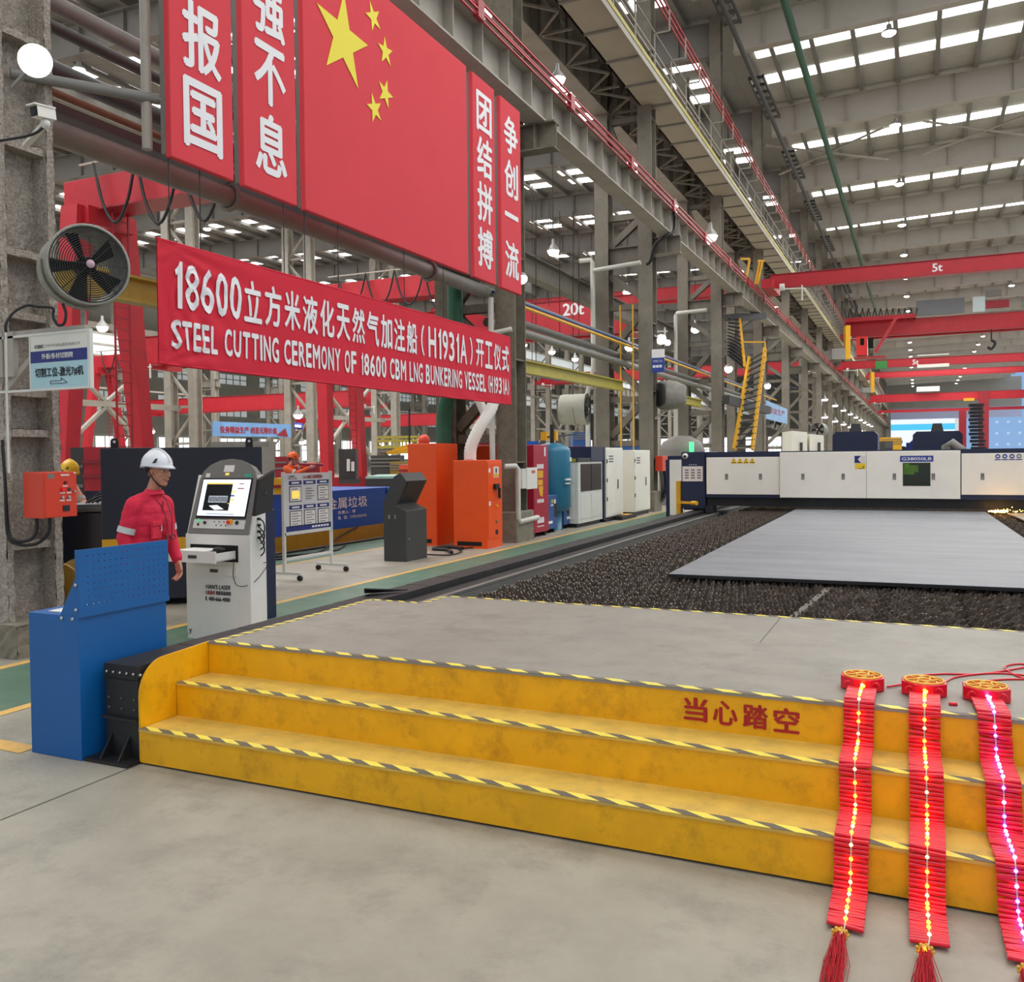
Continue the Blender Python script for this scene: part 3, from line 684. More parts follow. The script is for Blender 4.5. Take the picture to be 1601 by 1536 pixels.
# nearest column: sprayed coating, heavy ribs
nc = thing('coated_column', 'rough grey fireproofed column at the left edge carrying the fan and orange box', 'column', (-7.6, 5.85, 0))
def jit_box(b, x0, x1, y0_, y1_, z0, z1, s_=.06, j=.006, seed=1):
    R = _rn.Random(seed)
    def grid(o, u, v):
        nu, nv = max(1, int(u.length/s_)), max(1, int(v.length/s_)); vs = []
        nn = u.cross(v).normalized()
        for a in range(nv+1):
            for c in range(nu+1): vs.append(o+u*(c/nu)+v*(a/nv)+nn*R.uniform(-j, j)+V((R.uniform(-j, j), R.uniform(-j, j), 0)))
        b.add(vs, [(a*(nu+1)+c, a*(nu+1)+c+1, (a+1)*(nu+1)+c+1, (a+1)*(nu+1)+c) for a in range(nv) for c in range(nu)])
    X, Y, Z = V((x1-x0, 0, 0)), V((0, y1_-y0_, 0)), V((0, 0, z1-z0)); o = V((x0, y0_, z0))
    grid(o, X, Z); grid(o+X, Y, Z); grid(o+Y, X, Z); grid(o, Y, Z); grid(o+Z, X, Y); grid(o, X, Y)
b = MB().use(spray)
jit_box(b, -7.85, -7.38, 5.56, 5.63, .3, 9, seed=1); jit_box(b, -7.85, -7.36, 6.05, 6.13, .3, 9, seed=2); jit_box(b, -7.66, -7.56, 5.62, 6.06, .3, 9, seed=3)
b.build('flange_body', parent=nc)
for k, z in enumerate((.95, 1.98, 2.35, 3.05, 3.62, 4.6, 5.6, 6.6)):
    b = MB().use(spray); jit_box(b, -7.8, -7.40, 5.61, 6.07, z, z+.07, seed=10+k); b.build('rib', parent=nc)
b = MB().use(cblock); jit_box(b, -7.95, -7.2, 5.5, 6.2, 0, .30, seed=30, j=.008); b.build('base_block', parent=nc)
# second row of columns and third row
def yrow(name, X, ys_, group, lab, sp=.9):
    t0 = None
    for k, y in enumerate(ys_):
        if t0 is None:
            t = thing(name, '', 'column', (X, y, 0), group=group); t0 = t
            for x in (-sp, sp):
                b = MB().use(steell); leg(b, x, 0, 17.5, .5, .6, tf=.05, ribs=False); b.build('leg', parent=t, local=True)
            for j in range(8):
                z = .6+j*2.1; s_ = 1 if j % 2 else -1
                b = MB().use(steell); b.bar((-sp*s_, 0, z), (sp*s_, 0, z+1.9), .14, .14); b.bar((-sp, 0, z), (sp, 0, z), .14, .14); b.build('brace', parent=t, local=True)
            b = MB().use(steell); b.ibeam((-1.6, 0, 9.6), (1.6, 0, 9.6), .4, .8, .04, .04); b.build('bracket', parent=t, local=True)
        else: t = dup(t0, (X, y, 0))
        t['label'] = lab % ORD[k]
BY = [29+11*k for k in range(16)]
yrow('lattice_column', -38, BY, 'lattice columns across the neighbouring bay', 'pale lattice column across the neighbouring bay, %s from the left')
yrow('lattice_column', -66, [40+11*k for k in range(14)], 'lattice columns two bays away', 'pale lattice column in the row two bays away, %s from the left')
# long-side bracing of the second row
for k in range(0, 8, 2):
    y0_, y1_ = BY[k]+.3, BY[k+1]-.3
    t = thing('column_bracing', 'pale X and V bracing between far columns, %s set from the left' % ORD[k//2], 'bracing', (-38, y0_, 0), group='bracing between far columns')
    for p, q in (((y0_, .4), ((y0_+y1_)/2, 4.6)), ((y1_, .4), ((y0_+y1_)/2, 4.6)), ((y0_, 8.6), ((y0_+y1_)/2, 4.8)), ((y1_, 8.6), ((y0_+y1_)/2, 4.8))):
        b = MB().use(steell); b.bar((-38, p[0], p[1]), (-38, q[0], q[1]), .22, .16); b.build('diagonal', parent=t)
    b = MB().use(steell); b.bar((-38, y0_, 4.7), (-38, y1_, 4.7), .25, .3); b.bar((-38, y0_, 8.7), (-38, y1_, 8.7), .25, .3); b.build('strut', parent=t)
# ================================================================== LOW RUNWAY on brackets
Y0, Y1 = -6, 270
def girder(name, label, x, zb, zt, fw, m, stiff, pitch, rail=True, y0_=Y0, y1_=Y1):
    t = thing(name, label, 'girder', (x, y0_, zb))
    b = MB().use(m); b.ibeam((x, y0_, (zb+zt)/2), (x, y1_, (zb+zt)/2), fw, zt-zb, .035, .025); b.build('beam', parent=t)
    b = MB().use(m); n = int((y1_-y0_)/pitch)
    for k in range(n):
        y = y0_+pitch*(k+.5)
        for s_ in stiff: b.box(min(x+s_*.012, x+s_*(fw/2-.02)), max(x+s_*.012, x+s_*(fw/2-.02)), y-.012, y+.012, zb+.035, zt-.035)
    o = b.build('stiffener_row', parent=t); o['kind'] = 'stuff'
    if rail: b = MB().use(dgrey); b.box(x-.04, x+.04, y0_, y1_, zt, zt+.09); b.build('rail', parent=t)
    return t
girder('runway_girder', 'grey lower crane runway girder with ribbed web above the red banners', -6.95, 8.45, 9.22, .44, steell, (1, -1), 1.1)
cr_ = thing('conductor_rail', 'bundle of red conductor bars along the lower runway girder', 'conductor rail', (-6.72, Y0, 9.2))
for k in range(4):
    b = MB().use(redb); x, z = -6.66+.035*(k % 2), 9.12+k*.085; b.box(x-.02, x+.02, Y0, Y1, z-.014, z+.014); b.build('bar', parent=cr_)
b = MB().use(redd)
for k in range(60): y = Y0+2+k*4.5; b.box(-6.70, -6.60, y-.12, y+.12, 9.08, 9.40)
o = b.build('bar_clamp', parent=cr_); o['kind'] = 'stuff'
# ================================================================== UPPER RUNWAY with walkway
ur = thing('runway_girder', 'upper crane runway girder with panelled underside and railed walkway', 'girder', (-7.2, Y0, 12.5))
b = MB().use(panelm); b.box(-7.72, -6.74, Y0, Y1, 12.5, 12.54); b.build('underside_panel', parent=ur)
b = MB().use(purlm)
for k in range(150): y = Y0+1+k*1.83; b.box(-7.7, -6.76, y-.05, y+.05, 12.46, 12.5)
o = b.build('panel_rib', parent=ur); o['kind'] = 'stuff'
b = MB().use(steell); b.box(-7.72, -7.68, Y0, Y1, 12.5, 14.1); b.box(-7.9, -7.4, Y0, Y1, 14.06, 14.12); b.box(-6.76, -6.72, Y0, Y1, 12.44, 12.62); b.build('web_plate', parent=ur)
b = MB().use(yelr); b.box(-6.715, -6.70, Y0, Y1, 12.62, 12.74); b.build('toe_board', parent=ur)
b = MB().use(steell)
for k in range(140):
    y = Y0+.5+k*1.95; b.box(-6.75, -6.71, y-.02, y+.02, 12.6, 13.7); b.bar((-6.73, y, 13.65), (-6.30, y, 13.65), .04, .04); b.bar((-6.3, y, 13.65), (-6.3, y, 14.25), .04, .04)
for z in (13.15, 13.7): b.bar((-6.73, Y0, z), (-6.73, Y1, z), .035, .035)
o = b.build('handrail', parent=ur); o['kind'] = 'stuff'
c2 = thing('conductor_rail', 'bundle of red conductor bars beside the upper walkway rail', 'conductor rail', (-6.3, Y0, 14.1))
for k in range(4):
    b = MB().use(redb); x, z = -6.36+.05*(k % 2), 13.95+k*.10; b.box(x-.022, x+.022, Y0, Y1, z-.016, z+.016); b.build('bar', parent=c2)
girder('runway_girder', 'upper crane runway girder of the neighbouring bay', -9.0, 12.45, 14.0, .46, steell, (1, -1), 1.6)
# lacing truss between the two upper girders
lt = thing('lacing_truss', 'dark horizontal lacing between the two upper runway girders', 'truss', (-8.3, 10, 12.5))
b = MB().use(steel)
for k in range(70):
    y = 4+k*2.0
    b.bar((-8.74, y, 12.5), (-7.86, y+1, 12.5), .06, .06); b.bar((-7.86, y+1, 12.5), (-8.77, y+2, 12.5), .06, .06); b.bar((-8.74, y, 12.5), (-7.86, y, 12.5), .06, .06); b.bar((-8.74, y, 12.5), (-8.74, y, 13.9), .06, .06)
o = b.build('lacing_bars', parent=lt); o['kind'] = 'stuff'
b = MB().use(dgrey); b.box(-8.75, -7.93, 4, 145, 13.9, 13.95); b.build('deck_plate', parent=lt)
girder('runway_girder', 'far crane runway girder across the neighbouring bay', -36.6, 10.0, 11.0, .5, steell, (1,), 2.0)
# lower longitudinal members seen under the boards
t = one('steel_pipe', MB().use(pipeg).cyl((-8.0, -4, 5.12), (-8.0, 17.0, 5.12), .13, n=18), None, 'thick grey pipe running beneath the red hanging boards', 'pipe')
t = one('steel_channel', MB().use(dgrey).box(-8.3, -7.95, -4, 16.9, 5.32, 5.42), None, 'dark flat channel above the thick grey pipe', 'beam')
b = MB().use(pipeg)
for y in (3, 9.3, 14.6): b.tube([(-8.0+.16*cos(a*pi/6), y, 5.12+.16*sin(a*pi/6)) for a in range(12)], .035, 6, closed=True)
b.parent = None
o = b.build('pipe_collar', parent=t) if False else b.build('pipe_collar', parent=bpy.data.objects['steel_pipe'])
b = MB().use(pipew); b.tube(bez([(-8.55, 16.9, 4.55), (-8.45, 16.8, 4.25), (-8.2, 16.8, 4.2), (-7.8, 16.85, 4.25), (-7.4, 16.95, 4.32)], 6), .05, 10); one('small_pipe', b, None, 'bent pale pipe under the red flag board beside the column', 'pipe')
b = MB().use(yelr); b.ibeam((-8.1, 5.9, 3.68), (-8.1, 26.9, 3.85), .2, .3, .03, .03); one('monorail_beam', b, None, 'olive yellow I-beam rail passing behind the long banner', 'beam')
b = MB().use(yelr); b.ibeam((-8.1, 29, 3.85), (-8.1, 38, 3.85), .2, .3, .03, .03); one('monorail_beam', b, None, 'olive yellow I-beam rail beyond the wrapped fan', 'beam')
for k, (x, z, r, m, lab) in enumerate(((-8.35, 5.35, .05, pipeg, 'thin grey pipe beyond the red boards, highest of the bundle'), (-8.15, 5.25, .035, blue, 'thin blue pipe beyond the red boards'), (-8.05, 5.12, .04, yelp, 'thin yellow pipe beyond the red boards'), (-8.3, 4.62, .1, pipeg, 'thick grey pipe beyond the red boards'), (-8.5, 4.9, .09, pipeg, 'middle grey pipe beyond the red boards'))):
    one('service_pipe', MB().use(m).cyl((x, 17.7, z), (x, 60, z), r, n=10), None, lab, 'pipe')
for k, (u, v, X, r, m, lab) in enumerate(((150, 40, -10.4, .12, pipeg, 'grey pipe high on the left between near column and first red board, highest'), (150, 75, -10.0, .08, dgrey, 'dark pipe high on the left between near column and first red board, second'), (150, 140, -10.8, .14, dgrey, 'dark pipe high on the left between near column and first red board, third'), (150, 172, -9.8, .05, mat('rusty_pipe', (112, 78, 56), .7, var=.2), 'thin rusty pipe high on the left between near column and first red board'), (150, 225, -10.2, .09, dgrey, 'dark pipe just above the thick grey pipe at the left'))):
    p = onx(u, v, X); one('service_pipe', MB().use(m).cyl((X, -4, p.z), (X, 16.3, p.z), r, n=12), None, lab, 'pipe')
# ================================================================== ROOFS
def zr(x): return 18.75+.03*(x+6.9)
def bay(xa, xb, ys_, ti, wi, pieces=None, slope=.03, ref=-6.9, rm=None):
    za, zb_ = 20.0, 20.0+slope*abs(xb-xa)
    zf = lambda x: za+slope*abs(x-(xa if ref == 'a' else xa))
    b = MB().use(rm or roofm); b.quad((xa, -12, zf(xa)), (xb, -12, zf(xb)), (xb, 275, zf(xb)), (xa, 275, zf(xa))); struct('ceiling', b)
    # purlins run the length of the hall
    n = int(abs(xb-xa)/1.62)
    for k in range(n):
        x = xa+(xb-xa)*(k+.6)/n; z = zf(x)
        b = MB().use(purlm); b.box(x-.035, x+.035, -12, 275, z-.26, z-.02); b.box(x-.1, x+.1, -12, 275, z-.28, z-.25); o = struct('trim_%d' % ti, b); ti += 1
    for k, y in enumerate(ys_):
        b = MB().use(raftd if rm else raftm); b.ibeam((xa, y, zf(xa)-.99), (xb, y, zf(xb)-.99), .46, 1.42, .04, .03)
        for q in range(int(abs(xb-xa)/2.4)):
            x = xa+(xb-xa)*(q+.5)/int(abs(xb-xa)/2.4); b.box(x-.012, x+.012, y-.2, y+.2, zf(x)-1.68, zf(x)-.3)
        o = b.build('roof_beam'); o['kind'] = 'structure'
        for off in ((1.8, 3.9, 6.2, 8.2) if pieces else (3.9, 7.1)):
            b = MB().use(skyl)
            if pieces:
                x = xa+(pieces if xb > xa else -pieces)*.4
                sg_ = 1 if xb > xa else -1
                while abs(x-xa) < abs(xb-xa)-2:
                    b.quad((x, y+off, zf(x)-.03), (x+sg_*2.1, y+off, zf(x+sg_*2.1)-.03), (x+sg_*2.1, y+off+1.0, zf(x+sg_*2.1)-.03), (x, y+off+1.0, zf(x)-.03)); x += sg_*pieces
            else:
                xs = xa+.2*(1 if xb > xa else -1)
                b.quad((xs, y+off, zf(xs)-.03), (xb, y+off, zf(xb)-.03), (xb, y+off+1.05, zf(xb)-.03), (xs, y+off+1.05, zf(xs)-.03))
            o = b.build('window_%d' % wi); o['kind'] = 'structure'; wi += 1
    return ti, wi
RY = [-5, 5.85, 17.35, 28.0]+[39+11*k for k in range(20)]
ti, wi = bay(-6.9, 20, RY, 20, 1)
ti, wi = bay(-7.9, -38, RY[:16], ti, wi, pieces=3.3, slope=.02, rm=roofd)
ti, wi = bay(-38, -66, RY[2:14], ti, wi, pieces=3.3, slope=.02, rm=roofd)
b = MB().use(roofm); b.quad((-66, -12, 20), (-100, -12, 19.5), (-100, 275, 19.5), (-66, 275, 20)); struct('ceiling', b)
b = MB().use(purlm); b.box(-38.3, -37.9, -12, 275, 19.4, 20.7); b.box(-66.2, -65.8, -12, 275, 19.4, 20.7); struct('trim_%d' % ti, b); ti += 1
b = MB().use(purlm); b.box(-7.9, -6.9, -12, 275, 19.9, 20.0); struct('trim_%d' % ti, b); ti += 1
# X bracing in the roof plane, sag rods and green pipe
for k, (x, y) in enumerate(((-4.4, 49.8), (3.2, 49.8), (-4.4, 27), (10, 49.8))):
    t = thing('roof_bracing', ['pale X-shaped rod bracing under the roof near the green pipe', 'pale X-shaped rod bracing under the roof at the right', 'pale X-shaped rod bracing under the nearest roof strip', 'pale X-shaped rod bracing at the far right'][k], 'bracing', (x, y, 18.2))
    for s_ in (1, -1):
        b = MB().use(steell); b.bar((x-2.9, y+.4, 18.0), (x+2.9, y+6.4, 18.1), .17, .05) if s_ > 0 else b.bar((x-2.9, y+6.4, 18.1), (x+2.9, y+.4, 18.0), .17, .05); b.build('rod', parent=t)
b = MB().use(greenp); b.cyl((-4.3, -6, 17.9), (-4.3, 120, 17.9), .14, n=14); one('ceiling_pipe', b, None, 'long dark green pipe hanging under the right bay roof', 'pipe')
b = MB().use(dgrey); b.cyl((-6.0, -6, 17.0), (-6.0, 120, 17.0), .09, n=12); one('ceiling_pipe', b, None, 'dark grey pipe along the eave above the upper walkway', 'pipe')
for k in range(12):
    y = 28+11*k
    t = thing('eave_truss', 'dark ladder-like eave truss above the upper walkway, %s from the near end' % ORD[k], 'truss', (-6.6, y, 17), group='eave trusses over the upper walkway')
    if k == 0:
        b = MB().use(dgrey); 
        for x in (-6.75, -6.15): b.box(x-.04, x+.04, y+3, y+8.4, 18.3, 18.45)
        for j in range(7): b.box(-6.75, -6.15, y+3+j*.87, y+3.15+j*.87, 18.32, 18.42)
        fr = b.build('frame', parent=t)
    else:
        o = fr.copy(); COL.objects.link(o); o.parent = t
# lamps under the roof beams
def lamp(x, y, z, label, group, r=.26, rod=True, proto={}):
    if 'l' in proto: return dup(proto['l'], (x, y, z), label=label, group=group)
    t = thing('high_bay_lamp', label, 'lamp', (x, y, z), group=group)
    b = MB().use(lampc); b.lathe((0, 0, 0), (0, 0, 1), [(.02, r), (.1, r*.95), (.2, r*.4), (.34, r*.35), (.36, 0)], 16); b.build('housing', parent=t, local=True)
    b = MB().use(lampm); b.lathe((0, 0, 0), (0, 0, 1), [(-.09, 0), (-.08, r*.6), (-.02, r*.95), (.02, r)], 16); b.build('bulb', parent=t, local=True)
    b = MB().use(steell); b.cyl((0, 0, .34), (0, 0, .56), .025, n=8); b.build('hanger', parent=t, local=True)
    proto['l'] = t; return t
for k, y in enumerate(RY[4:]): lamp(-1.0, y, 20.0+.03*5.9-1.7-.54, 'glowing high bay lamp over the cutting bed, %s from the near end' % ORD[k], 'lamps over the cutting bed')
for k, y in enumerate(RY[9:]): lamp(8.5, y, 20.0+.03*15.4-1.7-.54, 'glowing high bay lamp in the right-hand row, %s from the near end' % ORD[k], 'lamps in the right-hand row')
n_ = 0
for y in RY[2:12]:
    for x in (-14, -23, -32):
        lamp(x, y, 20.0+.02*(-7.9-x)-1.7-.54, 'glowing high bay lamp in the neighbouring bay, %s row, %s from columns' % (ORD[RY.index(y)-2], ORD[int((-x-14)/9)]), 'lamps in the neighbouring bay')
for k in range(16):
    lamp(-45-(k % 2)*11, RY[4+k//2], 20.0+.02*(7+(k % 2)*11)-1.7-.54, 'small bright lamp two bays away, %s in the %s row' % (ORD[k//2], 'nearer' if k % 2 == 0 else 'farther'), 'lamps two bays away')
# lamps strung along the column row, far end
for k in range(18):
    lamp(-7.15, AY[6+k//2*1], 6.3 if k % 2 else 4.8, 'small bright lamp on the far column row, %s of the string' % ORD[k], 'lamps on the far column row')
# ================================================================== HANGING BOARDS
BX, ZB, ZT = -6.6, 4.72, 8.07
def board(y0_, y1_, chars, label, chh, z0s, name='hanging_board', inset=.12):
    t = thing(name, label, 'banner', (BX, y0_, ZB), group='red slogan boards' if chars else None)
    b = MB().use(boardr); b.box(BX-.075, BX, y0_, y1_, ZB, ZT); b.build('fabric_panel', parent=t, bevel=.012)
    b = MB().use(mgrey); b.box(BX-.14, BX-.075, y0_+.01, y0_+.06, ZB+.05, ZT); b.box(BX-.14, BX-.075, y1_-.06, y1_-.01, ZB+.05, ZT); b.build('frame', parent=t)
    for ch, z in zip(chars, z0s):
        b = MB().use(lett)
        if ch == '一': b.text(ch, (BX+.004, y0_+inset, z+chh*.42), (0, 1, 0), (0, 0, 1), y1_-y0_-2*inset, chh*.13, bold=.02)
        else: b.text(ch, (BX+.004, y0_+inset, z), (0, 1, 0), (0, 0, 1), y1_-y0_-2*inset, chh, bold=.030)
        b.build('character', parent=t)
    return t
s_ = BX/-6.2
def yz(u, v): p = onx(u, v, BX); return p.y, p.z
yA0, yA1 = yz(268, 245)[0], yz(366, 283)[0]
yB0, yB1 = yz(382, 290)[0], yz(465, 322)[0]
yC0, yC1 = yz(478, 330)[0], yz(733, 435)[0]
yD0, yD1 = yz(742, 437)[0], yz(776, 450)[0]
yE0, yE1 = yz(785, 452)[0], yz(816, 463)[0]
zc = [ZB+.30, ZB+1.08]
board(yA0, yA1, '国报', 'leftmost red hanging board with two large white characters, bright left edge', .70, (yz(318, 223)[1]-.10, yz(318, 105)[1]-.08), inset=.17)
board(yB0, yB1, '息不强', 'second red hanging board from the left with white characters, beside the flag', .68, (yz(425, 275)[1], yz(425, 168)[1], yz(425, 62)[1]), inset=.19)
board(yD0, yD1, '搏拼结团', 'narrow red hanging board with four white characters right beside the flag', .66, (yz(760, 420)[1], yz(760, 350)[1], yz(760, 280)[1], yz(760, 212)[1]), inset=.13)
board(yE0, yE1, '流一创争', 'rightmost narrow red hanging board with white characters by the column', .66, (yz(800, 436)[1], yz(800, 365)[1]-.02, yz(800, 310)[1], yz(800, 243)[1]), inset=.14)
fl = thing('flag_board', 'huge red flag board with one large and four small yellow stars', 'flag', (BX, yC0, ZB))
b = MB().use(boardr); b.box(BX-.075, BX, yC0, yC1, ZB, ZT); b.build('fabric_panel', parent=fl, bevel=.012)
b = MB().use(mgrey)
for y in (yC0+.03, (yC0+yC1)/2, yC1-.08): b = MB().use(mgrey); b.box(BX-.14, BX-.075, y, y+.05, ZB+.05, ZT); b.build('frame_post', parent=fl)
def star(u, v, r, rot):
    y, z = yz(u, v); pts = []
    for k in range(10):
        a = pi/2+rot+k*pi/5; q = r if k % 2 == 0 else r*.382; pts.append((BX+.003, y+q*cos(a), z+q*sin(a)))
    b = MB().use(starm); b.prism(pts, (.006, 0, 0)); b.build('star', parent=fl)
star(536, 62, .60, -.05)
star(583, 27, .20, .45); star(602, 81, .20, .1); star(602, 146, .20, -.25); star(585, 170, .20, .35)
CORDS = []
for k, (y, z1) in enumerate(((yA0+.02, 4.72), (yA0+.45, 4.72), (yC0-.35, 4.72), (yC0+.05, 4.72), (yC0+.75, 4.72), (yC0+2.4, 4.72), (yC0+3.6, 4.72))):
    CORDS.append(y)
# ================================================================== LONG BANNER
p0, p1, p2_, p3_ = onx(245, 372, BX), onx(245, 568, BX), onx(798, 632, BX), onx(798, 528, BX)
bnr = thing('ceremony_banner', 'long red cloth banner with white Chinese and English ceremony lettering', 'banner', (BX, p1.y, p1.z))
yb0, yb1 = p0.y, p3_.y; zb0, zb1 = (p1.z+p2_.z)/2, (p0.z+p3_.z)/2
def wav(y, z):
    d0 = min(1, math.hypot(y-yb0, (z-zb1)*1.)/2.2); a = atan2(zb1-z+.001, y-yb0+.001)
    w1 = .012*sin(a*26)*(1-d0); d1 = min(1, math.hypot(y-yb0, z-zb0)/1.4); a1 = atan2(z-zb0+.001, y-yb0+.001); w2 = .012*sin(a1*20)*(1-d1)
    d2 = max(0, 1-abs(z-zb0)/.45)*max(0, min(1, (y-yb0-4)/3)); w3 = .010*sin((y*.8+(z-zb0)*.7)*9)*d2
    return w1+w2+w3
ny_, nz_ = 180, 36; vs = []; fs = []
for side in (0, -.012):
    for j in range(nz_+1):
        for i in range(ny_+1):
            y = yb0+(yb1-yb0)*i/ny_; z = zb0+(zb1-zb0)*j/nz_; vs.append((BX+side+wav(y, z), y, z))
M_ = (ny_+1)*(nz_+1)
for j in range(nz_):
    for i in range(ny_):
        a = j*(ny_+1)+i; fs += [(a, a+1, a+ny_+2, a+ny_+1), (M_+a, M_+a+ny_+1, M_+a+ny_+2, M_+a+1)]
b = MB().use(fabr); b.add(vs, fs, True); b.build('cloth', parent=bnr)
b = MB().use(fabr); b.tube([(BX-.01, yb0, zb1), (BX-.01, yb1, zb1)], .014, 8); b.tube([(BX-.01, yb0, zb0), (BX-.01, yb1, zb0)], .014, 8); b.build('hem', parent=bnr)
for y in CORDS: b = MB().use(cable); b.cyl((BX-.06, y, 3.8), (BX-.06, y, 4.8), .006, n=6); b.build('suspension_cord', parent=bnr)
def line(chars, y0_, y1_, z0, h, bold, weights=None):
    # each glyph is fitted into its own cell so the line keeps the banner's narrow letterforms
    ws = [weights(c) for c in chars]; tot = sum(ws); y = y0_
    b = MB().use(lett)
    for c, wq in zip(chars, ws):
        wd = (y1_-y0_)*wq/tot
        if c != ' ':
            bb = MB().use(lett); hh = h
            f_ = .62 if c in '1I' else .34 if c in '（）' else .86
            if c == '1':
                o_ = [(.30, 0), (.62, 0), (.62, 1), (.42, 1), (.34, .90), (.12, .80), (.12, .68), (.30, .74)] if h > .35 else [(.30, 0), (.58, 0), (.58, 1), (.42, 1), (.34, .90), (.14, .82), (.14, .69), (.30, .74)]
                bb.add([(BX+.016, y+wd*(.08+1.05*p), z0+hh*q) for p, q in o_], [tuple(range(len(o_)))])
            else: bb.text(c, (BX+.004, y+wd*(1-f_)*.45, z0), (0, 1, 0), (0, 0, 1), wd*f_, hh, bold=bold(c))
            bb.v = [(p[0]+.003+wav(p[1], p[2]), p[1], p[2]) for p in bb.v]
            b.add(bb.v, bb.f)
        y += wd
    return b.build('lettering', parent=bnr)
cw = lambda c: .48 if c == '1' else .62 if c in '08693' else (.85 if c in '（）' else (.8 if c in 'HA' else 1.0))
ya = onx(268, 430, BX).y; yb = onx(796, 560, BX).y
line('18600立方米液化天然气加注船（H1931A）开工仪式', ya, yb, zb0+.56, .46, lambda c: .03 if ord(c) > 0x3000 else .026, cw)
ew = lambda c: {'I': .42, ' ': .5, '(': .45, ')': .45, 'M': 1.2, '1': .62, 'W': 1.2, 'L': .85, 'E': .9}.get(c, 1.0)
line('STEEL CUTTING CEREMONY OF 18600 CBM LNG BUNKERING VESSEL (H1931A)', onx(267, 530, BX).y, onx(795, 600, BX).y, zb0+.155, .29, lambda c: .036, ew)
# ================================================================== THINGS ON THE NEAREST COLUMN
def fan(name, label, c, front, r, depth, m, grill=True, group=None):
    c = V(c); d = V(front).normalized(); t = thing(name, label, 'fan', tuple(c), group=group)
    b = MB().use(m); b.lathe(c, d, [(-depth, r*.92), (-depth, r*.96), (-depth*.9, r*.98), (-.05, r), (0, r*1.05), (.012, r*1.05), (.012, r*.98), (-.06, r*.95), (-depth, r*.92)], 40); b.build('drum', parent=t)
    a = d.orthogonal().normalized()
    up = (V((0, 0, 1))-d*d.z).normalized(); sd = d.cross(up)
    b = MB().use(fanb)
    n = 17 if grill else 6
    for k in range(1, n+1):
        q = r*.97*k/n; b.tube([c+d*(.012+.03*(1-(q/r)**2))+up*q*cos(i*pi/16)+sd*q*sin(i*pi/16) for i in range(32)], .0045 if grill else .008, 4, closed=True)
    for k in range(8):
        e = up*cos(k*pi/4)+sd*sin(k*pi/4); b.tube([c+d*.045+e*r*.1, c+d*.035+e*r*.5, c+d*.014+e*r*.98], .004, 4)
    b.build('grille', parent=t)
    b = MB().use(fanb)
    for k in range(5):
        A = k*2*pi/5+.3; e = up*cos(A)+sd*sin(A); f = d.cross(e); pts = [c-d*.14+e*r*.2-f*r*.08, c-d*.10+e*r*.2+f*r*.10, c-d*.05+e*r*.88+f*r*.30, c-d*.16+e*r*.88-f*r*.14]
        b.prism(pts, d*.008)
    b.build('blades', parent=t)
    b = MB().use(fanb); b.lathe(c-d*.2, d, [(0, 0), (0, r*.24), (.14, r*.24), (.2, r*.16), (.21, 0)], 20); b.build('motor', parent=t)
    b = MB().use(mat('fan_badge', (190, 160, 170), .4, var=0)); b.lathe(c+d*.046, d, [(0, r*.11), (.008, r*.10), (.01, 0)], 16); b.build('badge', parent=t)
    b = MB().use(m); b.tube([c-d*depth*.45+up*(-r*1.06*cos(q*.14))+sd*r*1.06*sin(q*.14) for q in range(-12, 13)], .02, 6)
    b.cyl(c-d*depth*.45-up*r*1.05, c-d*depth*.45-up*(r*1.05+.14), .022); b.build('yoke', parent=t)
    return t
fc_ = at(139, 414, 7.65); fd = (-FW*cos(.62)+RT*sin(.75)+V((0, 0, -.03)))
WF = fan('wall_fan', 'large round grey industrial fan on rough near column, grille facing out', fc_, fd, .322, .40, fang)
bk = thing('fan_bracket', 'grey steel bracket arm under the large fan on near column', 'bracket', (-7.2, 5.5, 3))
b = MB().use(steell); z = fc_.z-.50; b.box(-7.38, -6.30, 5.52, 5.58, z-.06, z); b.box(-7.38, -7.3, 5.5, 5.58, 2.5, z); b.box(-7.28, -7.16, 5.5, 5.55, 2.5, z); b.build('arm', parent=bk)
b = MB().use(steell); b.bar((-7.3, 5.55, z-.5), (-6.75, 5.55, z-.06), .05, .05); b.build('strut', parent=bk)
cp = [at(98, 475, 7.6), at(103, 490, 7.6), at(100, 506, 7.6), at(90, 508, 7.6), at(83, 495, 7.6), at(82, 482, 7.6), at(60, 480, 7.6), at(42, 478, 7.6), at(22, 488, 7.55), at(10, 505, 7.5), at(9, 520, 7.5)]
MB().use(cable).tube(bez(cp, 6), .012, 8).build('power_cable', parent=WF)
one('conduit_pipe', MB().use(pipew).tube([at(9, 510, 7.5), at(11, 640, 7.5), at(14, 740, 7.5)], .010, 8), None, 'thin white conduit running down the near column', 'pipe')
# sign plate
sg = thing('hanging_sign', 'white, navy and light blue direction sign with arrow, jutting from the near column', 'sign', (-6.9, 5.5, 2.38))
def sp_(u, v): p = ony(u, v, 5.5); return p.x, p.z
X0_, X1_, Z0_, Z1_ = -6.94, -6.255, 2.38, 2.835
b = MB().use(mat('sign_white', (222, 222, 212), .5, var=.03)); b.box(X0_, X1_, 5.5, 5.52, Z0_, Z1_); b.build('face_plate', parent=sg)
b = MB().use(lgrey); b.box(X0_-.01, X1_+.03, 5.495, 5.53, Z1_, Z1_+.02); b.box(X0_-.01, X1_+.03, 5.495, 5.53, Z0_-.02, Z0_); b.box(X1_, X1_+.03, 5.495, 5.53, Z0_, Z1_); b.box(X0_-.015, X0_, 5.495, 5.53, Z0_, Z1_)
b.box(-7.38, X0_, 5.5, 5.53, Z1_, Z1_+.02); b.box(-7.38, X0_, 5.5, 5.53, Z0_-.02, Z0_); b.build('frame', parent=sg)
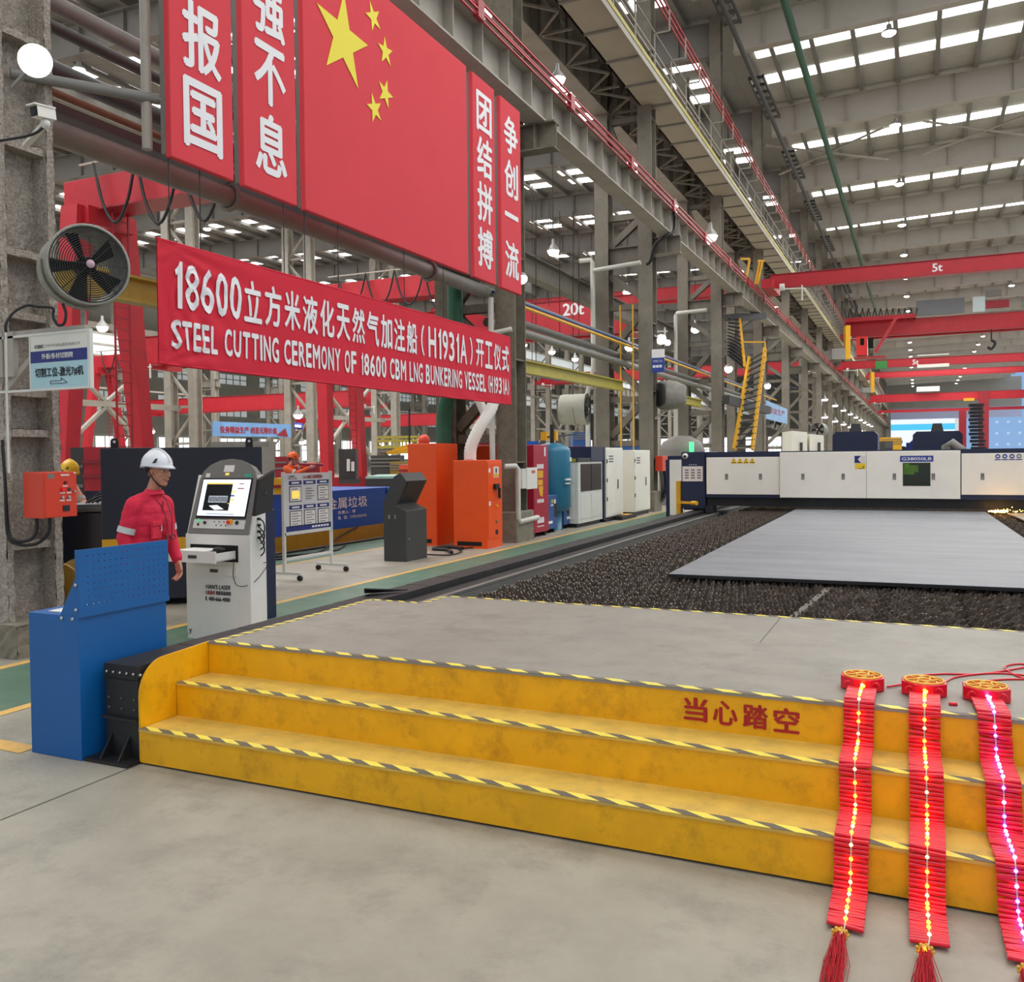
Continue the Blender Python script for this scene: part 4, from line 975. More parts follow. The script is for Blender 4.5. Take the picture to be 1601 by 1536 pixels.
b = MB().use(signnb); b.box(X0_, X1_, 5.497, 5.5, 2.60, 2.70); b.build('navy_band', parent=sg)
b = MB().use(signlb); b.box(X0_, X1_, 5.497, 5.5, Z0_, 2.60); b.build('light_blue_band', parent=sg)
b = MB().use(letk); b.text('CSSC', (-6.885, 5.4955, 2.725), (1, 0, 0), (0, 0, 1), .115, .028, bold=.03); b.use(mgrey); b.text('沪东中华造船(集团)有限公司', (-6.76, 5.4955, 2.725), (1, 0, 0), (0, 0, 1), .42, .03, bold=.0)
b.use(lett); b.text('外板/条材切割跨', (-6.80, 5.4955, 2.627), (1, 0, 0), (0, 0, 1), .38, .05, bold=.02)
b.use(letk); b.text('切割工位-激光7#机', (-6.885, 5.4955, 2.475), (1, 0, 0), (0, 0, 1), .58, .082, bold=.025)
for p, q in (((-6.70, 2.415), (-6.57, 2.415)), ((-6.70, 2.438), (-6.57, 2.438)), ((-6.70, 2.415), (-6.70, 2.438)), ((-6.57, 2.438), (-6.57, 2.46)), ((-6.57, 2.46), (-6.50, 2.42)), ((-6.50, 2.418), (-6.57, 2.412))): b.bar((p[0], 5.4955, p[1]), (q[0], 5.4955, q[1]), .004, .004)
b.build('lettering', parent=sg)
# orange box
ob = thing('control_box', 'orange control box with buttons mounted on the rough near column', 'control box', (-7.1, 5.8, 1.25))
b = MB().use(orbox); b.cbox(-7.24, -6.97, 5.62, 5.97, 1.25, 1.66, .012); bx_ = b.build('box_body', parent=ob)
b = MB().use(orbox); b.cbox(-6.972, -6.955, 5.63, 5.96, 1.255, 1.655, .004); dr = b.build('door', parent=ob)
def dot(m, y, z, r, h=.012, nm='push_button', par=None): b = MB().use(m); b.cyl((-6.955, y, z), (-6.955+h, y, z), r, n=14); return b.build(nm, parent=par or dr)
dot(mat('button_dark_red', (110, 12, 16), .3, var=0), 5.835, 1.56, .016); dot(mat('button_red', (240, 30, 44), .3, var=0), 5.805, 1.50, .020, .02); dot(mat('button_green', (50, 70, 44), .3, var=0), 5.875, 1.50, .015)
for y in (5.80, 5.87): dot(chrome, y, 1.43, .014, .015, 'selector_switch'); 
b = MB().use(pinkish)
for (y, z, w_) in ((5.835, 1.53, .05), (5.805, 1.468, .05), (5.875, 1.468, .05), (5.80, 1.40, .05), (5.87, 1.40, .05), (5.835, 1.628, .09), (5.94, 1.645, .02)): b.box(-6.955, -6.9535, y-w_/2, y+w_/2, z-.006, z+.008)
b.use(mgrey).box(-6.955, -6.9535, 5.655, 5.72, 1.60, 1.645); b.build('label_strip', parent=dr)
b = MB().use(fanb); b.box(-6.955, -6.948, 5.805, 5.875, 1.305, 1.355); b.build('meter', parent=dr); dot(chrome, 5.925, 1.48, .009, .02, 'lock')
for k, cp in enumerate(([(-7.12, 5.66, 1.27), (-7.12, 5.66, 1.14), (-7.15, 5.62, 1.06), (-7.25, 5.55, 1.05), (-7.33, 5.54, 1.15), (-7.36, 5.54, 1.6), (-7.38, 5.54, 1.95)], [(-7.05, 5.74, 1.27), (-7.05, 5.73, 1.12), (-7.12, 5.66, 1.02), (-7.24, 5.56, 1.02), (-7.33, 5.53, 1.12), (-7.345, 5.53, 1.6), (-7.37, 5.53, 1.9)])):
    MB().use(cable).tube(bez(cp, 6), .014, 8).build('power_cable', parent=ob)
# floodlight, camera, pipe arm
fl_c = at(55, 95, 7.4)
fl2 = thing('flood_lamp', 'blazing round flood lamp high on the rough near column', 'lamp', tuple(fl_c))
dd = (EYEP-fl_c).normalized()+V((0, 0, .2)); 
b = MB().use(lampc); b.lathe(fl_c-dd*.02, dd, [(-.16, 0), (-.15, .06), (-.06, .10), (0, .125), (.02, .13)], 24); b.bar(fl_c-dd*.1, fl_c-dd*.1+V((-.6, .25, .0)), .03, .03); b.build('housing', parent=fl2)
b = MB().use(lampm); b.lathe(fl_c, dd, [(.0, .118), (.02, .10), (.035, 0)], 24); b.build('bulb', parent=fl2)
cc_ = at(62, 176, 7.4)
cm_ = thing('security_camera', 'white bullet security camera on the rough near column below the flood lamp', 'camera', tuple(cc_))
cd_ = (-FW*.9-RT*.45+V((0, 0, -.15))).normalized(); cs_ = V((0, 0, 1)).cross(cd_).normalized(); cu_ = cd_.cross(cs_)
b = MB().use(white); b.bar(cc_-cd_*.12, cc_+cd_*.05, .085, .085); b.bar(cc_-cd_*.12+cu_*.05, cc_+cd_*.08+cu_*.05, .1, .012); b.build('body', parent=cm_)
b = MB().use(fanb); b.bar(cc_+cd_*.05, cc_+cd_*.056, .075, .075); b.cyl(cc_+cd_*.055, cc_+cd_*.06, .03); b.build('lens', parent=cm_)
b = MB().use(lgrey); b.ball(cc_-cd_*.04-cu_*.08, .04, 10); b.bar(cc_-cd_*.04-cu_*.08, cc_-cd_*.04-cu_*.12+V((-.5, .2, 0)), .05, .03); b.build('bracket', parent=cm_)
MB().use(cable).tube(bez([cc_-cd_*.04-cu_*.1, cc_-cu_*.13+V((-.2, .05, 0)), cc_-cu_*.14+V((-.6, 0, 0))]), .012, 6).build('signal_cable', parent=cm_)
pa = [at(96, 103, 8.2), at(245, 112, 9.2)]
one('strut_pipe', MB().use(pipeg).cyl(V((-7.5, 5.8, pa[0].z)), V((-6.8, yA0+.05, pa[0].z+.02)), .05, n=12), None, 'grey tube strut from near column to the first red board', 'pipe')
one('strut_pipe', MB().use(steell).cyl((BX-.28, yA0-.03, ZB+.1), (BX-.28, yA0-.03, 8.4), .05, n=12), None, 'grey upright tube behind the left edge of the first red board', 'pipe')
# ================================================================== CONSOLE
def local_frame(p, ang): return V((cos(ang), sin(ang), 0)), V((-sin(ang), cos(ang), 0))
A0 = V((-6.5, 6.84, 0)); A1 = V((-5.5, 6.86, 0))     # front foot edge, seen left to right
ux = (A1-A0).normalized(); uy = V((-ux.y, ux.x, 0))    # uy points into the body
W_ = .78; D_ = .24
cs = thing('control_console', 'white upright control console with lit screen and open keyboard drawer, text on its front', 'machine', tuple(A0))
def cpt(a, d, z): return A0+ux*a+uy*d+V((0, 0, z))
def cbx(b, a0, a1, d0, d1, z0, z1): return b.add([cpt(a0, d0, z0), cpt(a1, d0, z0), cpt(a1, d1, z0), cpt(a0, d1, z0), cpt(a0, d0, z1), cpt(a1, d0, z1), cpt(a1, d1, z1), cpt(a0, d1, z1)], [(0, 3, 2, 1), (4, 5, 6, 7), (0, 1, 5, 4), (1, 2, 6, 5), (2, 3, 7, 6), (3, 0, 4, 7)])
b = MB().use(white)
side = [(0, 0), (0, 1.03), (.02, 1.03), (.20, 1.60), (.24, 1.60), (.24, 0)]
b.prism([cpt(0, d, z) for d, z in side], ux*W_); b.build('cabinet_body', parent=cs)
# grey arched face, tilted
def fp(a, s_): a = a*1.114; s_ = s_*1.30; return cpt(a, .015+.19*s_/.6, 1.035+s_)   # along the slope, s = height
arch = [(.02, 0), (.68, 0), (.66, .40)]
for k in range(9):
    t_ = k/8*pi; arch.append((.35+.31*cos(t_), .40+.155*sin(t_)))
arch += [(.04, .40)]
nrm_ = -(uy*.6-V((0, 0, .19))).normalized()
b = MB().use(mgrey); b.prism([fp(a, s_)+nrm_*.012 for a, s_ in arch], -nrm_*.09); fc = b.build('screen_hood', parent=cs)
def fbox(m, a0, a1, s0, s1, h0, h1, nm, par=fc, mm=None):
    b = MB().use(m); P = [fp(a0, s0), fp(a1, s0), fp(a1, s1), fp(a0, s1)]; b.prism([p+nrm_*(.012+h0) for p in P], nrm_*(h1-h0)); return b.build(nm, parent=par)
scr = fbox(screenk, .085, .625, .112, .405, .0, .012, 'screen_bezel')
fbox(screenm, .095, .615, .127, .395, .012, .014, 'display')
fbox(screenk, .145, .43, .165, .36, .0145, .0155, 'display_drawing')
b = MB().use(screeny)
def fq(b, a0, a1, s0, s1, h=.0165): P = [fp(a0, s0), fp(a1, s0), fp(a1, s1), fp(a0, s1)]; b.prism([p+nrm_*(.012+h) for p in P], nrm_*.0006)
fq(b, .145, .43, .36, .37); fq(b, .43, .48, .24, .25); fq(b, .43, .48, .30, .31); fq(b, .41, .46, .215, .22); b.use(screenm)
fq(b, .195, .40, .27, .272); fq(b, .195, .40, .225, .227)
for k in range(14): fq(b, .195+k*.0155, .1975+k*.0155, .227, .27)
P = [fp(.21, .2), fp(.3, .205), fp(.38, .175), fp(.28, .17)]; b.prism([p+nrm_*.0285 for p in P], nrm_*.0006)
b.use(letr); fq(b, .50, .55, .36, .366); fq(b, .49, .56, .325, .332); b.use(letb); fq(b, .43, .47, .27, .28); fq(b, .2, .5, .138, .142)
b.build('display_content', parent=scr)
fbox(lgrey, .07, .63, .035, .10, .0, .006, 'button_panel')
def knob(m, a, s_, r, h, nm='push_button'):
    b = MB().use(m); p = fp(a, s_)+nrm_*.016; b.cyl(p, p+nrm_*h, r, n=14); return b.build(nm, parent=fc)
knob(mat('button_lit_green', (90, 190, 140), .3, var=0, emit=.6), .125, .09, .017, .015); knob(mat('button_dark_red', (110, 12, 16), .3, var=0), .125, .062, .012, .01); knob(fanb, .20, .075, .014, .02, 'selector_switch')
knob(yelp, .475, .085, .028, .012, 'stop_ring'); knob(mat('button_red', (240, 30, 44), .3, var=0), .46, .08, .017, .03, 'stop_button'); knob(fanb, .545, .08, .02, .01, 'socket')
for k in range(6): knob(dgrey, .30+k*.026, .06 if k % 2 else .085, .006, .008)
fbox(paper, .29, .40, .455, .505, .0, .002, 'sticker'); fbox(mgrey, .22, .50, .455, .50, -.001, .001, 'sticker'); fbox(paper, .10, .145, .415, .445, 0, .002, 'sticker'); fbox(mat('sticker_green', (60, 170, 140), .5, var=0), .53, .60, .415, .44, 0, .002, 'sticker'); fbox(screeny, .315, .355, .43, .447, 0, .002, 'sticker')
# drawers
b = MB().use(white); cbx(b, .06, .62, -.30, -.285, .79, .90); cbx(b, .07, .08, -.285, .05, .80, .88); cbx(b, .60, .61, -.285, .05, .80, .88); cbx(b, .07, .61, -.285, .05, .80, .81); d1 = b.build('keyboard_drawer', parent=cs)
b = MB().use(dgrey); cbx(b, .30, .40, -.306, -.298, .83, .86); b.build('handle', parent=d1)
b = MB().use(darkm); cbx(b, .06, .64, -.003, .0, .77, .93); b.build('drawer_opening', parent=cs)  # flat dark sheet on the solid body, standing in for shade inside the opening
b = MB().use(white); cbx(b, .08, .62, -.012, 0, .635, .725); d2 = b.build('lower_drawer', parent=cs)
b = MB().use(dgrey); cbx(b, .31, .40, -.02, -.011, .665, .695); b.build('handle', parent=d2)
def ctext(body, a, z, wd, ht, m, bold=.02, sh=0): b = MB().use(m); b.text(body, cpt(a, -.003, z), ux, V((0, 0, 1))+ux*sh, wd, ht, bold=bold); return b
b = ctext("HAN'S LASER", .24, .50, .30, .045, letk, .01, .2); b.build('lettering', parent=cs)
b = ctext('大族激光', .235, .445, .12, .04, letr); b.build('lettering', parent=cs); b = ctext('智能装备集团', .365, .445, .18, .04, letk); b.build('lettering', parent=cs)
b = ctext('400-666-4000', .275, .385, .26, .04, letk); b.text('✆', cpt(.232, -.003, .465), ux, V((0, 0, 1)), .025, .035) if False else b.tube([cpt(.25, -.004, .425), cpt(.238, -.004, .405), cpt(.252, -.004, .385)], .005, 5); b.build('lettering', parent=cs)
b = ctext('Y', .02, .045, .04, .05, letk, .03); b.text('Y', cpt(.0, -.003, .015), ux, V((0, 0, 1)), .02, .04); b.build('mark', parent=cs)
# rear door/monitor on the right side
b = MB().use(fanb)
mq = [at(394, 807, 8.15), at(421, 798, 8.45), at(425, 735, 8.45), at(401, 750, 8.15)]
mt = thing('spare_monitor', 'dark flat monitor mounted at the right side of the white console', 'monitor', tuple(mq[0]))
nq = (mq[1]-mq[0]).cross(mq[3]-mq[0]).normalized()*.03; b.prism(mq, nq); b.build('panel', parent=mt)
b = MB().use(dgrey); c_ = (mq[0]+mq[2])/2; b.bar(c_+nq, cpt(.78, .15, 1.3), .03, .03); b.build('arm', parent=mt)
b = MB().use(lett); c_ = (mq[0]+mq[1])/2+(mq[3]-mq[0])*.3; b.ball(c_-nq*.05, .012, 8); b.build('badge', parent=mt)
MSE = one('computer_mouse', MB().use(fanb).ball(cpt(.52, -.14, .90), .055, 12, (1.1, .7, .5)), None, 'black computer mouse resting in the open console drawer', 'mouse')
one('paper_sheet', MB().use(paper).add([cpt(.09, -.27, .897), cpt(.48, -.27, .897), cpt(.5, -.02, .90), cpt(.12, -.02, .90)], [(0, 1, 2, 3)]).add([cpt(.09, -.27, .892), cpt(.48, -.27, .892), cpt(.5, -.02, .895), cpt(.12, -.02, .895)], [(0, 3, 2, 1)]), None, 'white keyboard tray sheet in the open console drawer', 'paper')
MB().use(cable).tube(bez([cpt(.56, -.12, .90), cpt(.61, -.04, .80), cpt(.60, -.03, .64), cpt(.68, -.05, .55), cpt(.78, .05, .58), cpt(.82, .2, .72), cpt(.78, .2, .75), cpt(.74, .05, .68)], 6), .004, 5).build('cord', parent=MSE)
R = _rn.Random(4); b = MB().use(cable)
for k in range(4):
    z = 1.0+k*.06; b.tube(bez([cpt(.78, .12, z), cpt(.82, .12+R.uniform(-.03, .03), z-.02), cpt(.83+R.uniform(0, .02), .14, z-.08), cpt(.82, .16, z-.14), cpt(.78, .16, z-.18)], 5), .007, 5); b.cyl(cpt(.78, .12, z), cpt(.81, .12, z), .013, n=8)
b.build('plug_wires', parent=cs)
nvb = thing('navy_cabinet', 'dark navy cabinet standing behind the white control console', 'cabinet', (-6.7, 8.3, 0))
b = MB().use(navy); b.box(-6.95, -6.42, 7.62, 8.12, 0, 1.2); b.build('body', parent=nvb, bevel=.005); b = MB().use(dgrey); b.box(-6.55, -6.38, 7.45, 7.6, 0, .16); b.build('foot', parent=nvb)
# ================================================================== NAVY MACHINE BEHIND THE MAN
n0, n1 = V((-8.74, 7.83, 0)), V((-7.34, 9.05, 0)); nd = (n1-n0).normalized(); nn = V((-nd.y, nd.x, 0))
nm = thing('laser_machine', 'large dark navy machine housing with a yellow stripe behind the man', 'machine', tuple(n0))
b = MB().use(navyd); b.prism([n0+V((0, 0, .08)), n1+V((0, 0, .08)), n1+V((0, 0, 1.905)), n0+V((0, 0, 1.905))], nn*1.3); b.build('housing', parent=nm, bevel=.006)
b = MB().use(yelp); b.prism([n0-nn*.004+V((0, 0, .82)), n1-nn*.004+V((0, 0, .82)), n1-nn*.004+V((0, 0, .98)), n0-nn*.004+V((0, 0, .98))], nn*.005)if False else b.prism([n0-nn*.004+V((0, 0, .66)), n1-nn*.004+V((0, 0, .66)), n1-nn*.004+V((0, 0, .82)), n0-nn*.004+V((0, 0, .82))], nn*.005); b.build('stripe', parent=nm)
b = MB().use(blackp)
for t_ in (.1, .9):
    p = n0.lerp(n1, t_)+nn*.2; b.box(p.x-.08, p.x+.08, p.y-.08, p.y+.08, 0, .085); p = p+nn*.9; b.box(p.x-.08, p.x+.08, p.y-.08, p.y+.08, 0, .085)
b.build('feet', parent=nm)
for t_ in (.08, .92):
    p = n0.lerp(n1, t_)+nn*.1+V((0, 0, 1.90)); b = MB().use(blackp); b.prism([p-nd*.045, p+nd*.045, p+nd*.045+V((0, 0, .09)), p+nd*.03+V((0, 0, .12)), p-nd*.03+V((0, 0, .12)), p-nd*.045+V((0, 0, .09))], nn*.03); lg_ = b.build('lifting_lug', parent=nm)
    b = MB().use(lett); b.cyl(p+V((0, 0, .08))-nn*.002, p+V((0, 0, .08))+nn*.032, .016, n=12); b.build('lug_hole', parent=lg_)
# ================================================================== NOTICE BOARD ON CASTORS
nb = thing('notice_board', 'white notice board with six framed sheets on a castor stand', 'notice board', (-8.27, 10.7, 0))
xb_ = -8.27
b = MB().use(mat('board_white', (214, 214, 214), .5, var=.02)); b.box(xb_-.02, xb_, 10.70, 11.83, .68, 1.54); bp = b.build('panel', parent=nb)
b = MB().use(lgrey)
for y in (10.67, 11.84): b.box(xb_-.03, xb_+.01, y-.02, y+.02, .1, 1.56)
b.box(xb_-.03, xb_+.01, 10.67, 11.84, .64, .68); b.box(xb_-.025, xb_+.005, 10.67, 11.84, .27, .31)
for y in (10.67, 11.84): b.box(xb_-.28, xb_+.28, y-.025, y+.025, .08, .12)
b.build('stand', parent=nb)
for y in (10.67, 11.84):
    for x in (-.26, .26): b = MB().use(fanb); b.cyl((xb_+x, y-.02, .04), (xb_+x, y+.02, .04), .04, n=14); b.build('castor', parent=nb)
b = MB().use(signnb); b.box(xb_, xb_+.003, 10.71, 11.82, .69, .77); b.build('footer_band', parent=bp)
b = MB().use(lett); b.text('安全生产 质量第一', (xb_+.004, 11.35, .71), (0, 1, 0), (0, 0, 1), .4, .035) if False else [b.box(xb_+.003, xb_+.004, 11.33+k*.075, 11.385+k*.075, .715, .745) for k in range(6)]; b.build('footer_print', parent=bp)
for r_ in range(2):
    for c_ in range(3):
        y = 10.79+c_*.345; z = 1.12-r_*.36
        b = MB().use(signnb); b.box(xb_, xb_+.003, y, y+.30, z+.25, z+.31); b.use(lett); b.box(xb_+.003, xb_+.004, y+.06, y+.24, z+.267, z+.292); b.build('heading', parent=bp)
        b = MB()
        if not (r_ == 0 and c_ == 1): b.use(letk); b.box(xb_, xb_+.003, y+.005, y+.295, z, z+.23); b.use(paper); b.box(xb_+.002, xb_+.005, y+.02, y+.28, z+.012, z+.218)
        b.use(mgrey)
        for k in range(5): b.box(xb_+.005, xb_+.006, y+.05, y+.20+.05*(k % 2), z+.03+k*.038, z+.042+k*.038)
        if r_ == 0 and c_ == 0: b.use(screeny); b.box(xb_+.006, xb_+.007, y+.06, y+.24, z+.05, z+.16)
        b.build('framed_sheet', parent=bp)
b = MB().use(letk); b.text('CSSC', (xb_+.003, 10.78, 1.485), (0, 1, 0), (0, 0, 1), .15, .022, bold=.03); b.text('精益·安全管理', (xb_+.003, 10.78, 1.45), (0, 1, 0), (0, 0, 1), .2, .025); b.build('lettering', parent=bp)
b = MB().use(letr); b.text('CA-7#机工位管理看板', (xb_+.003, 11.13, 1.455), (0, 1, 0), (0, 0, 1), .48, .055, bold=.01); b.build('lettering', parent=bp)
# ================================================================== BLUE BIN
bb = thing('metal_waste_bin', 'long blue skip on an ochre base with white lettering', 'bin', (-10.9, 14, 0))
xf = -10.9
ye0, ye1 = onx(400, 800, xf).y, onx(613, 800, xf).y
def zx(u, v, x): return onx(u, v, x).z
b = MB().use(binb); b.prism([(xf, ye0-1.5, .27), (xf, ye1, .27), (xf, ye1, 1.09), (xf, ye0-1.5, 1.09)], (-1.8, 0, 0)); b.build('body', parent=bb, bevel=.01)
b = MB().use(biny); b.box(xf-1.75, xf+.02, ye0-1.5, ye1+.03, .0, .28); b.build('base', parent=bb)
b = MB().use(lett); yt = onx(511, 800, xf).y; b.text('金属垃圾', (xf+.004, yt, .70), (0, 1, 0), (0, 0, 1), onx(574, 790, xf).y-yt, .24, bold=.012)
yt = onx(528, 800, xf).y
b.text('负责人：李', (xf+.004, yt, .585), (0, 1, 0), (0, 0, 1), .66, .075, bold=.03); b.text('电   话：17321353743', (xf+.004, yt, .475), (0, 1, 0), (0, 0, 1), 1.08, .075, bold=.025); b.build('lettering', parent=bb)
b = MB().use(binb); b.tube([(xf+.02, ye1-.15+.08*cos(k*pi/6), 1.0+.07*sin(k*pi/6)) for k in range(12)], .02, 6, closed=True); b.build('lifting_ring', parent=bb)
for k, cp in enumerate(([(-10.2, 12.2, .02), (-9.9, 13.2, .02), (-10.2, 14.3, .02), (-10.7, 15.6, .15), (-10.85, 16.5, .28)], [(-10.6, 11.5, .02), (-10.55, 13.5, .02), (-10.5, 15.5, .02), (-10.5, 18, .02)], [(-10.3, 13.0, .02), (-10.0, 13.7, .02), (-9.95, 14.4, .02), (-10.3, 15.2, .02)])):
    one('floor_cable', MB().use(cable).tube(bez(cp, 8), .018, 6), None, ['black cable climbing from the floor to the blue skip', 'long black cable lying along the skip base', 'short black cable curled on the floor before the skip'][k], 'cable')
# ================================================================== KIOSK
kc = thing('kiosk', 'dark grey touch-screen kiosk with slanted head before the orange cabinets', 'kiosk', (-7.9, 13.6, 0))
K0, K1, K2 = V((-8.0, 13.28, 0)), V((-7.77, 13.26, 0)), V((-7.83, 14.0, 0))
b = MB().use(dgrey)
kx0, kx1, ky0, ky1 = -8.2, -7.76, 13.26, 13.98
# profile seen from its -y side; screen faces +x (the bed)
prof = [(kx0, .0), (kx1, .0), (kx1, .86), (kx1-.20, .95), (kx1+.02, 1.36), (kx1-.10, 1.50), (kx1-.22, 1.44), (kx0, 1.0)]
b.prism([(x, ky0, z) for x, z in prof], (0, ky1-ky0, 0)); b.build('housing', parent=kc, bevel=.008)
b = MB().use(fanb)
b.prism([(kx1-.185, ky0+.06, .985), (kx1-.185, ky1-.06, .985), (kx1+.02, ky1-.06, 1.345), (kx1+.02, ky0+.06, 1.345)], (.004, 0, -.002)); b.build('screen', parent=kc)
for yy in (ky0+.1, ky0+.2): b = MB().use(chrome); b.box(kx0+.1, kx0+.13, ky0-.006, ky0, .72, .79) if yy == ky0+.1 else b.box(kx0+.22, kx0+.25, ky0-.006, ky0, .72, .79); b.build('lock', parent=kc)
b = MB().use(chrome); b.ball((kx1+.002, ky0+.1, .38), .012, 8); b.build('key_hole', parent=kc)
b = MB().use(blackp)
for x, y in ((kx0+.06, ky0+.06), (kx1-.06, ky0+.06), (kx0+.06, ky1-.06), (kx1-.06, ky1-.06)): b.cyl((x, y, -.0), (x, y, .01), .03)
b.build('feet', parent=kc)
one('floor_cable', MB().use(cable).tube(bez([(-7.77, 14.0, .05), (-7.5, 14.3, .02), (-7.55, 14.9, .02), (-7.8, 15.3, .02), (-7.6, 15.9, .02)], 8), .014, 6), None, 'black cable from the kiosk base over the floor', 'cable')
one('floor_mat', MB().use(cable).tube(bez([(-7.6, 14.6, .03), (-7.9, 15.0, .03), (-8.25, 15.1, .03), (-8.1, 15.5, .03), (-7.75, 15.35, .03)], 8), .035, 6), None, 'flat black hose folded on the floor between kiosk and orange cabinets', 'hose')
# ================================================================== ORANGE CABINETS
def orange_cab(label, x0, x1, y0_, y1_, h, front=True):
    t = thing('orange_cabinet', label, 'cabinet', ((x0+x1)/2, y0_, 0))
    b = MB().use(orange); b.cbox(x0, x1, y0_, y1_, .0, h, .012); bd = b.build('body', parent=t)
    b = MB().use(darkm); b.box(x0+.08, x1-.12, y0_-.002, y0_+.02, .05, .13); b.build('base_slot', parent=t)  # dark block painted in for the shade inside the slot
    if front:
        b = MB().use(orange); b.cbox(x1, x1+.012, y0_+.03, y1_-.03, .92, h-.05, .004); d1_ = b.build('upper_door', parent=t); b = MB().use(orange); b.cbox(x1, x1+.012, y0_+.03, y1_-.03, .18, .91, .004); d2_ = b.build('lower_door', parent=t)
        ym = (y0_+y1_)/2+.05
        b = MB().use(pinkish); b.box(x1+.012, x1+.014, ym-.12, ym+.12, 1.35, 1.56); b.use(yelp).box(x1+.014, x1+.0155, ym-.10, ym+.10, 1.36, 1.42); b.use(letk).box(x1+.014, x1+.0155, ym-.03, ym+.03, 1.44, 1.53); b.build('warning_label', parent=d1_)
        b = MB().use(fanb); b.box(x1+.012, x1+.07, ym-.14, ym+.04, 1.13, 1.23); b.box(x1+.05, x1+.09, ym+.0, ym+.05, .95, 1.15); b.build('switch_handle', parent=d1_)
        for z, m_ in ((.80, yelp), (.50, mgrey)): b = MB().use(m_); b.cyl((x1+.012, ym, z), (x1+.035, ym, z), .03, n=14); b.build('knob', parent=d2_)
        b = MB().use(fanb); b.box(x1+.012, x1+.02, ym-.05, ym+.05, .25, .34); b.build('socket', parent=d2_)
        b = MB().use(paper); b.box(x1+.012, x1+.014, y0_+.06, y0_+.14, 1.45, 1.53); b.box(x1+.012, x1+.014, y0_+.06, y0_+.14, .82, .90); b.build('label', parent=d1_)
    return t
orange_cab('orange electrical cabinet with switch handle, nearest to the bed', -8.1, -7.38, 15.65, 16.35, 1.69)
orange_cab('taller plain orange cabinet behind the dark kiosk', -9.25, -8.6, 15.9, 16.84, 2.03, False)
orange_cab('small orange cabinet partly hidden behind the front orange cabinet', -8.6, -8.1, 17.7, 18.2, 2.0, False)
b = MB().use(redd); b.box(-9.35, -8.56, 18.6, 19.4, .0, 2.25); one('dark_red_cabinet', b, None, 'dark red cabinet in the shade behind the orange cabinets', 'cabinet')
# ducts around the column behind the orange cabinets
hz = [(-7.95, 16.1, 1.68), (-7.95, 16.15, 1.95), (-7.85, 16.3, 2.3), (-7.72, 16.6, 2.7), (-7.7, 16.9, 3.2), (-7.7, 17.0, 3.6)]
b = MB().use(white); pts_ = bez(hz, 10); b.tube(pts_, [.115+.012*(k % 2) for k in range(len(pts_))], 14); one('flexible_duct', b, None, 'white flexible duct rising from the front orange cabinet', 'duct')
b = MB().use(white); b.tube(bez([(-8.2, 16.5, 3.2), (-7.95, 16.5, 2.9), (-7.8, 16.6, 2.5)], 8), .09, 12); one('flexible_duct', b, None, 'smaller white bent duct beside the flexible duct', 'duct')
b = MB().use(greenp); b.tube(bez([(-8.95, 16.9, 1.9), (-8.95, 16.9, 2.5), (-8.85, 16.85, 2.9), (-8.65, 16.8, 3.3), (-8.6, 16.8, 4.2), (-8.6, 16.8, 6.5)], 8), .16, 14); one('green_duct', b, None, 'dark green duct bending down to the tall orange cabinet', 'duct')
b = MB().use(pipew); b.cyl((-7.88, 17.0, 1.6), (-7.88, 17.0, 5.0), .06, n=12); one('down_pipe', b, None, 'straight white pipe on the column behind the cabinets', 'pipe')
b = MB().use(pipew); b.tube([(-7.5, 16.75, 1.55), (-7.32, 16.9, 1.56), (-7.30, 16.95, 1.5), (-7.30, 16.95, .5), (-7.30, 17.0, .42), (-7.3, 17.9, .45), (-7.3, 18.0, .45)], .055, 12); one('cladded_pipe', b, None, 'pale insulated pipe stepping down in front of the column', 'pipe')
eb = thing('electric_box', 'small white and grey electric box on the column beside the crimson cabinet', 'electric box', (-7.3, 17.3, 1.1))
b = MB().use(lgrey); b.box(-7.37, -7.22, 17.0, 17.5, 1.1, 1.5); b.build('body', parent=eb); b = MB().use(white); b.box(-7.22, -7.2, 17.2, 17.75, 1.08, 1.52); ed = b.build('door', parent=eb); b = MB().use(letr); b.box(-7.2, -7.198, 17.45, 17.52, 1.40, 1.46); b.box(-7.2, -7.198, 17.55, 17.62, 1.40, 1.46); b.build('marks', parent=ed)
# ================================================================== ROW OF MACHINES
rd = thing('air_dryer', 'tall crimson air compressor cabinet beside the teal tank', 'machine', (-7.7, 18.4, 0))
b = MB().use(crimson); b.cbox(-8.5, -7.42, 18.1, 18.95, .1, 2.0, .015); b.build('body', parent=rd); b = MB().use(fanb)
for x, y in ((-8.4, 18.2), (-7.5, 18.2), (-7.5, 18.85), (-8.4, 18.85)): b.box(x-.04, x+.04, y-.04, y+.04, 0, .11)
b.build('feet', parent=rd)
b = MB().use(yelp); b.box(-7.42, -7.415, 18.3, 18.62, 1.28, 1.44); b.box(-7.42, -7.415, 18.32, 18.6, 1.12, 1.24); b.prism([(-7.418, 18.34, 1.1), (-7.418, 18.62, 1.1), (-7.418, 18.58, .86), (-7.418, 18.42, .9)], (.004, 0, 0)); b.build('warning_label', parent=rd)
b = MB().use(lett); b.text('压缩空气', (-7.415, 18.28, 1.5), (0, 1, 0), (0, 0, 1), .36, .1) if False else [b.box(-7.419, -7.414, 18.27+k*.1, 18.34+k*.1, 1.48, 1.58) for k in range(4)]; [b.box(-7.419, -7.414, 18.27+k*.1, 18.34+k*.1, .74, .82) for k in range(4)]; [b.box(-7.419, -7.414, 18.27+k*.1, 18.35+k*.1, .30, .42) for k in range(4)]; b.box(-7.419, -7.414, 18.27, 18.65, .22, .24); b.box(-7.419, -7.414, 18.7, 18.78, 1.75, 1.95); b.build('white_print', parent=rd)
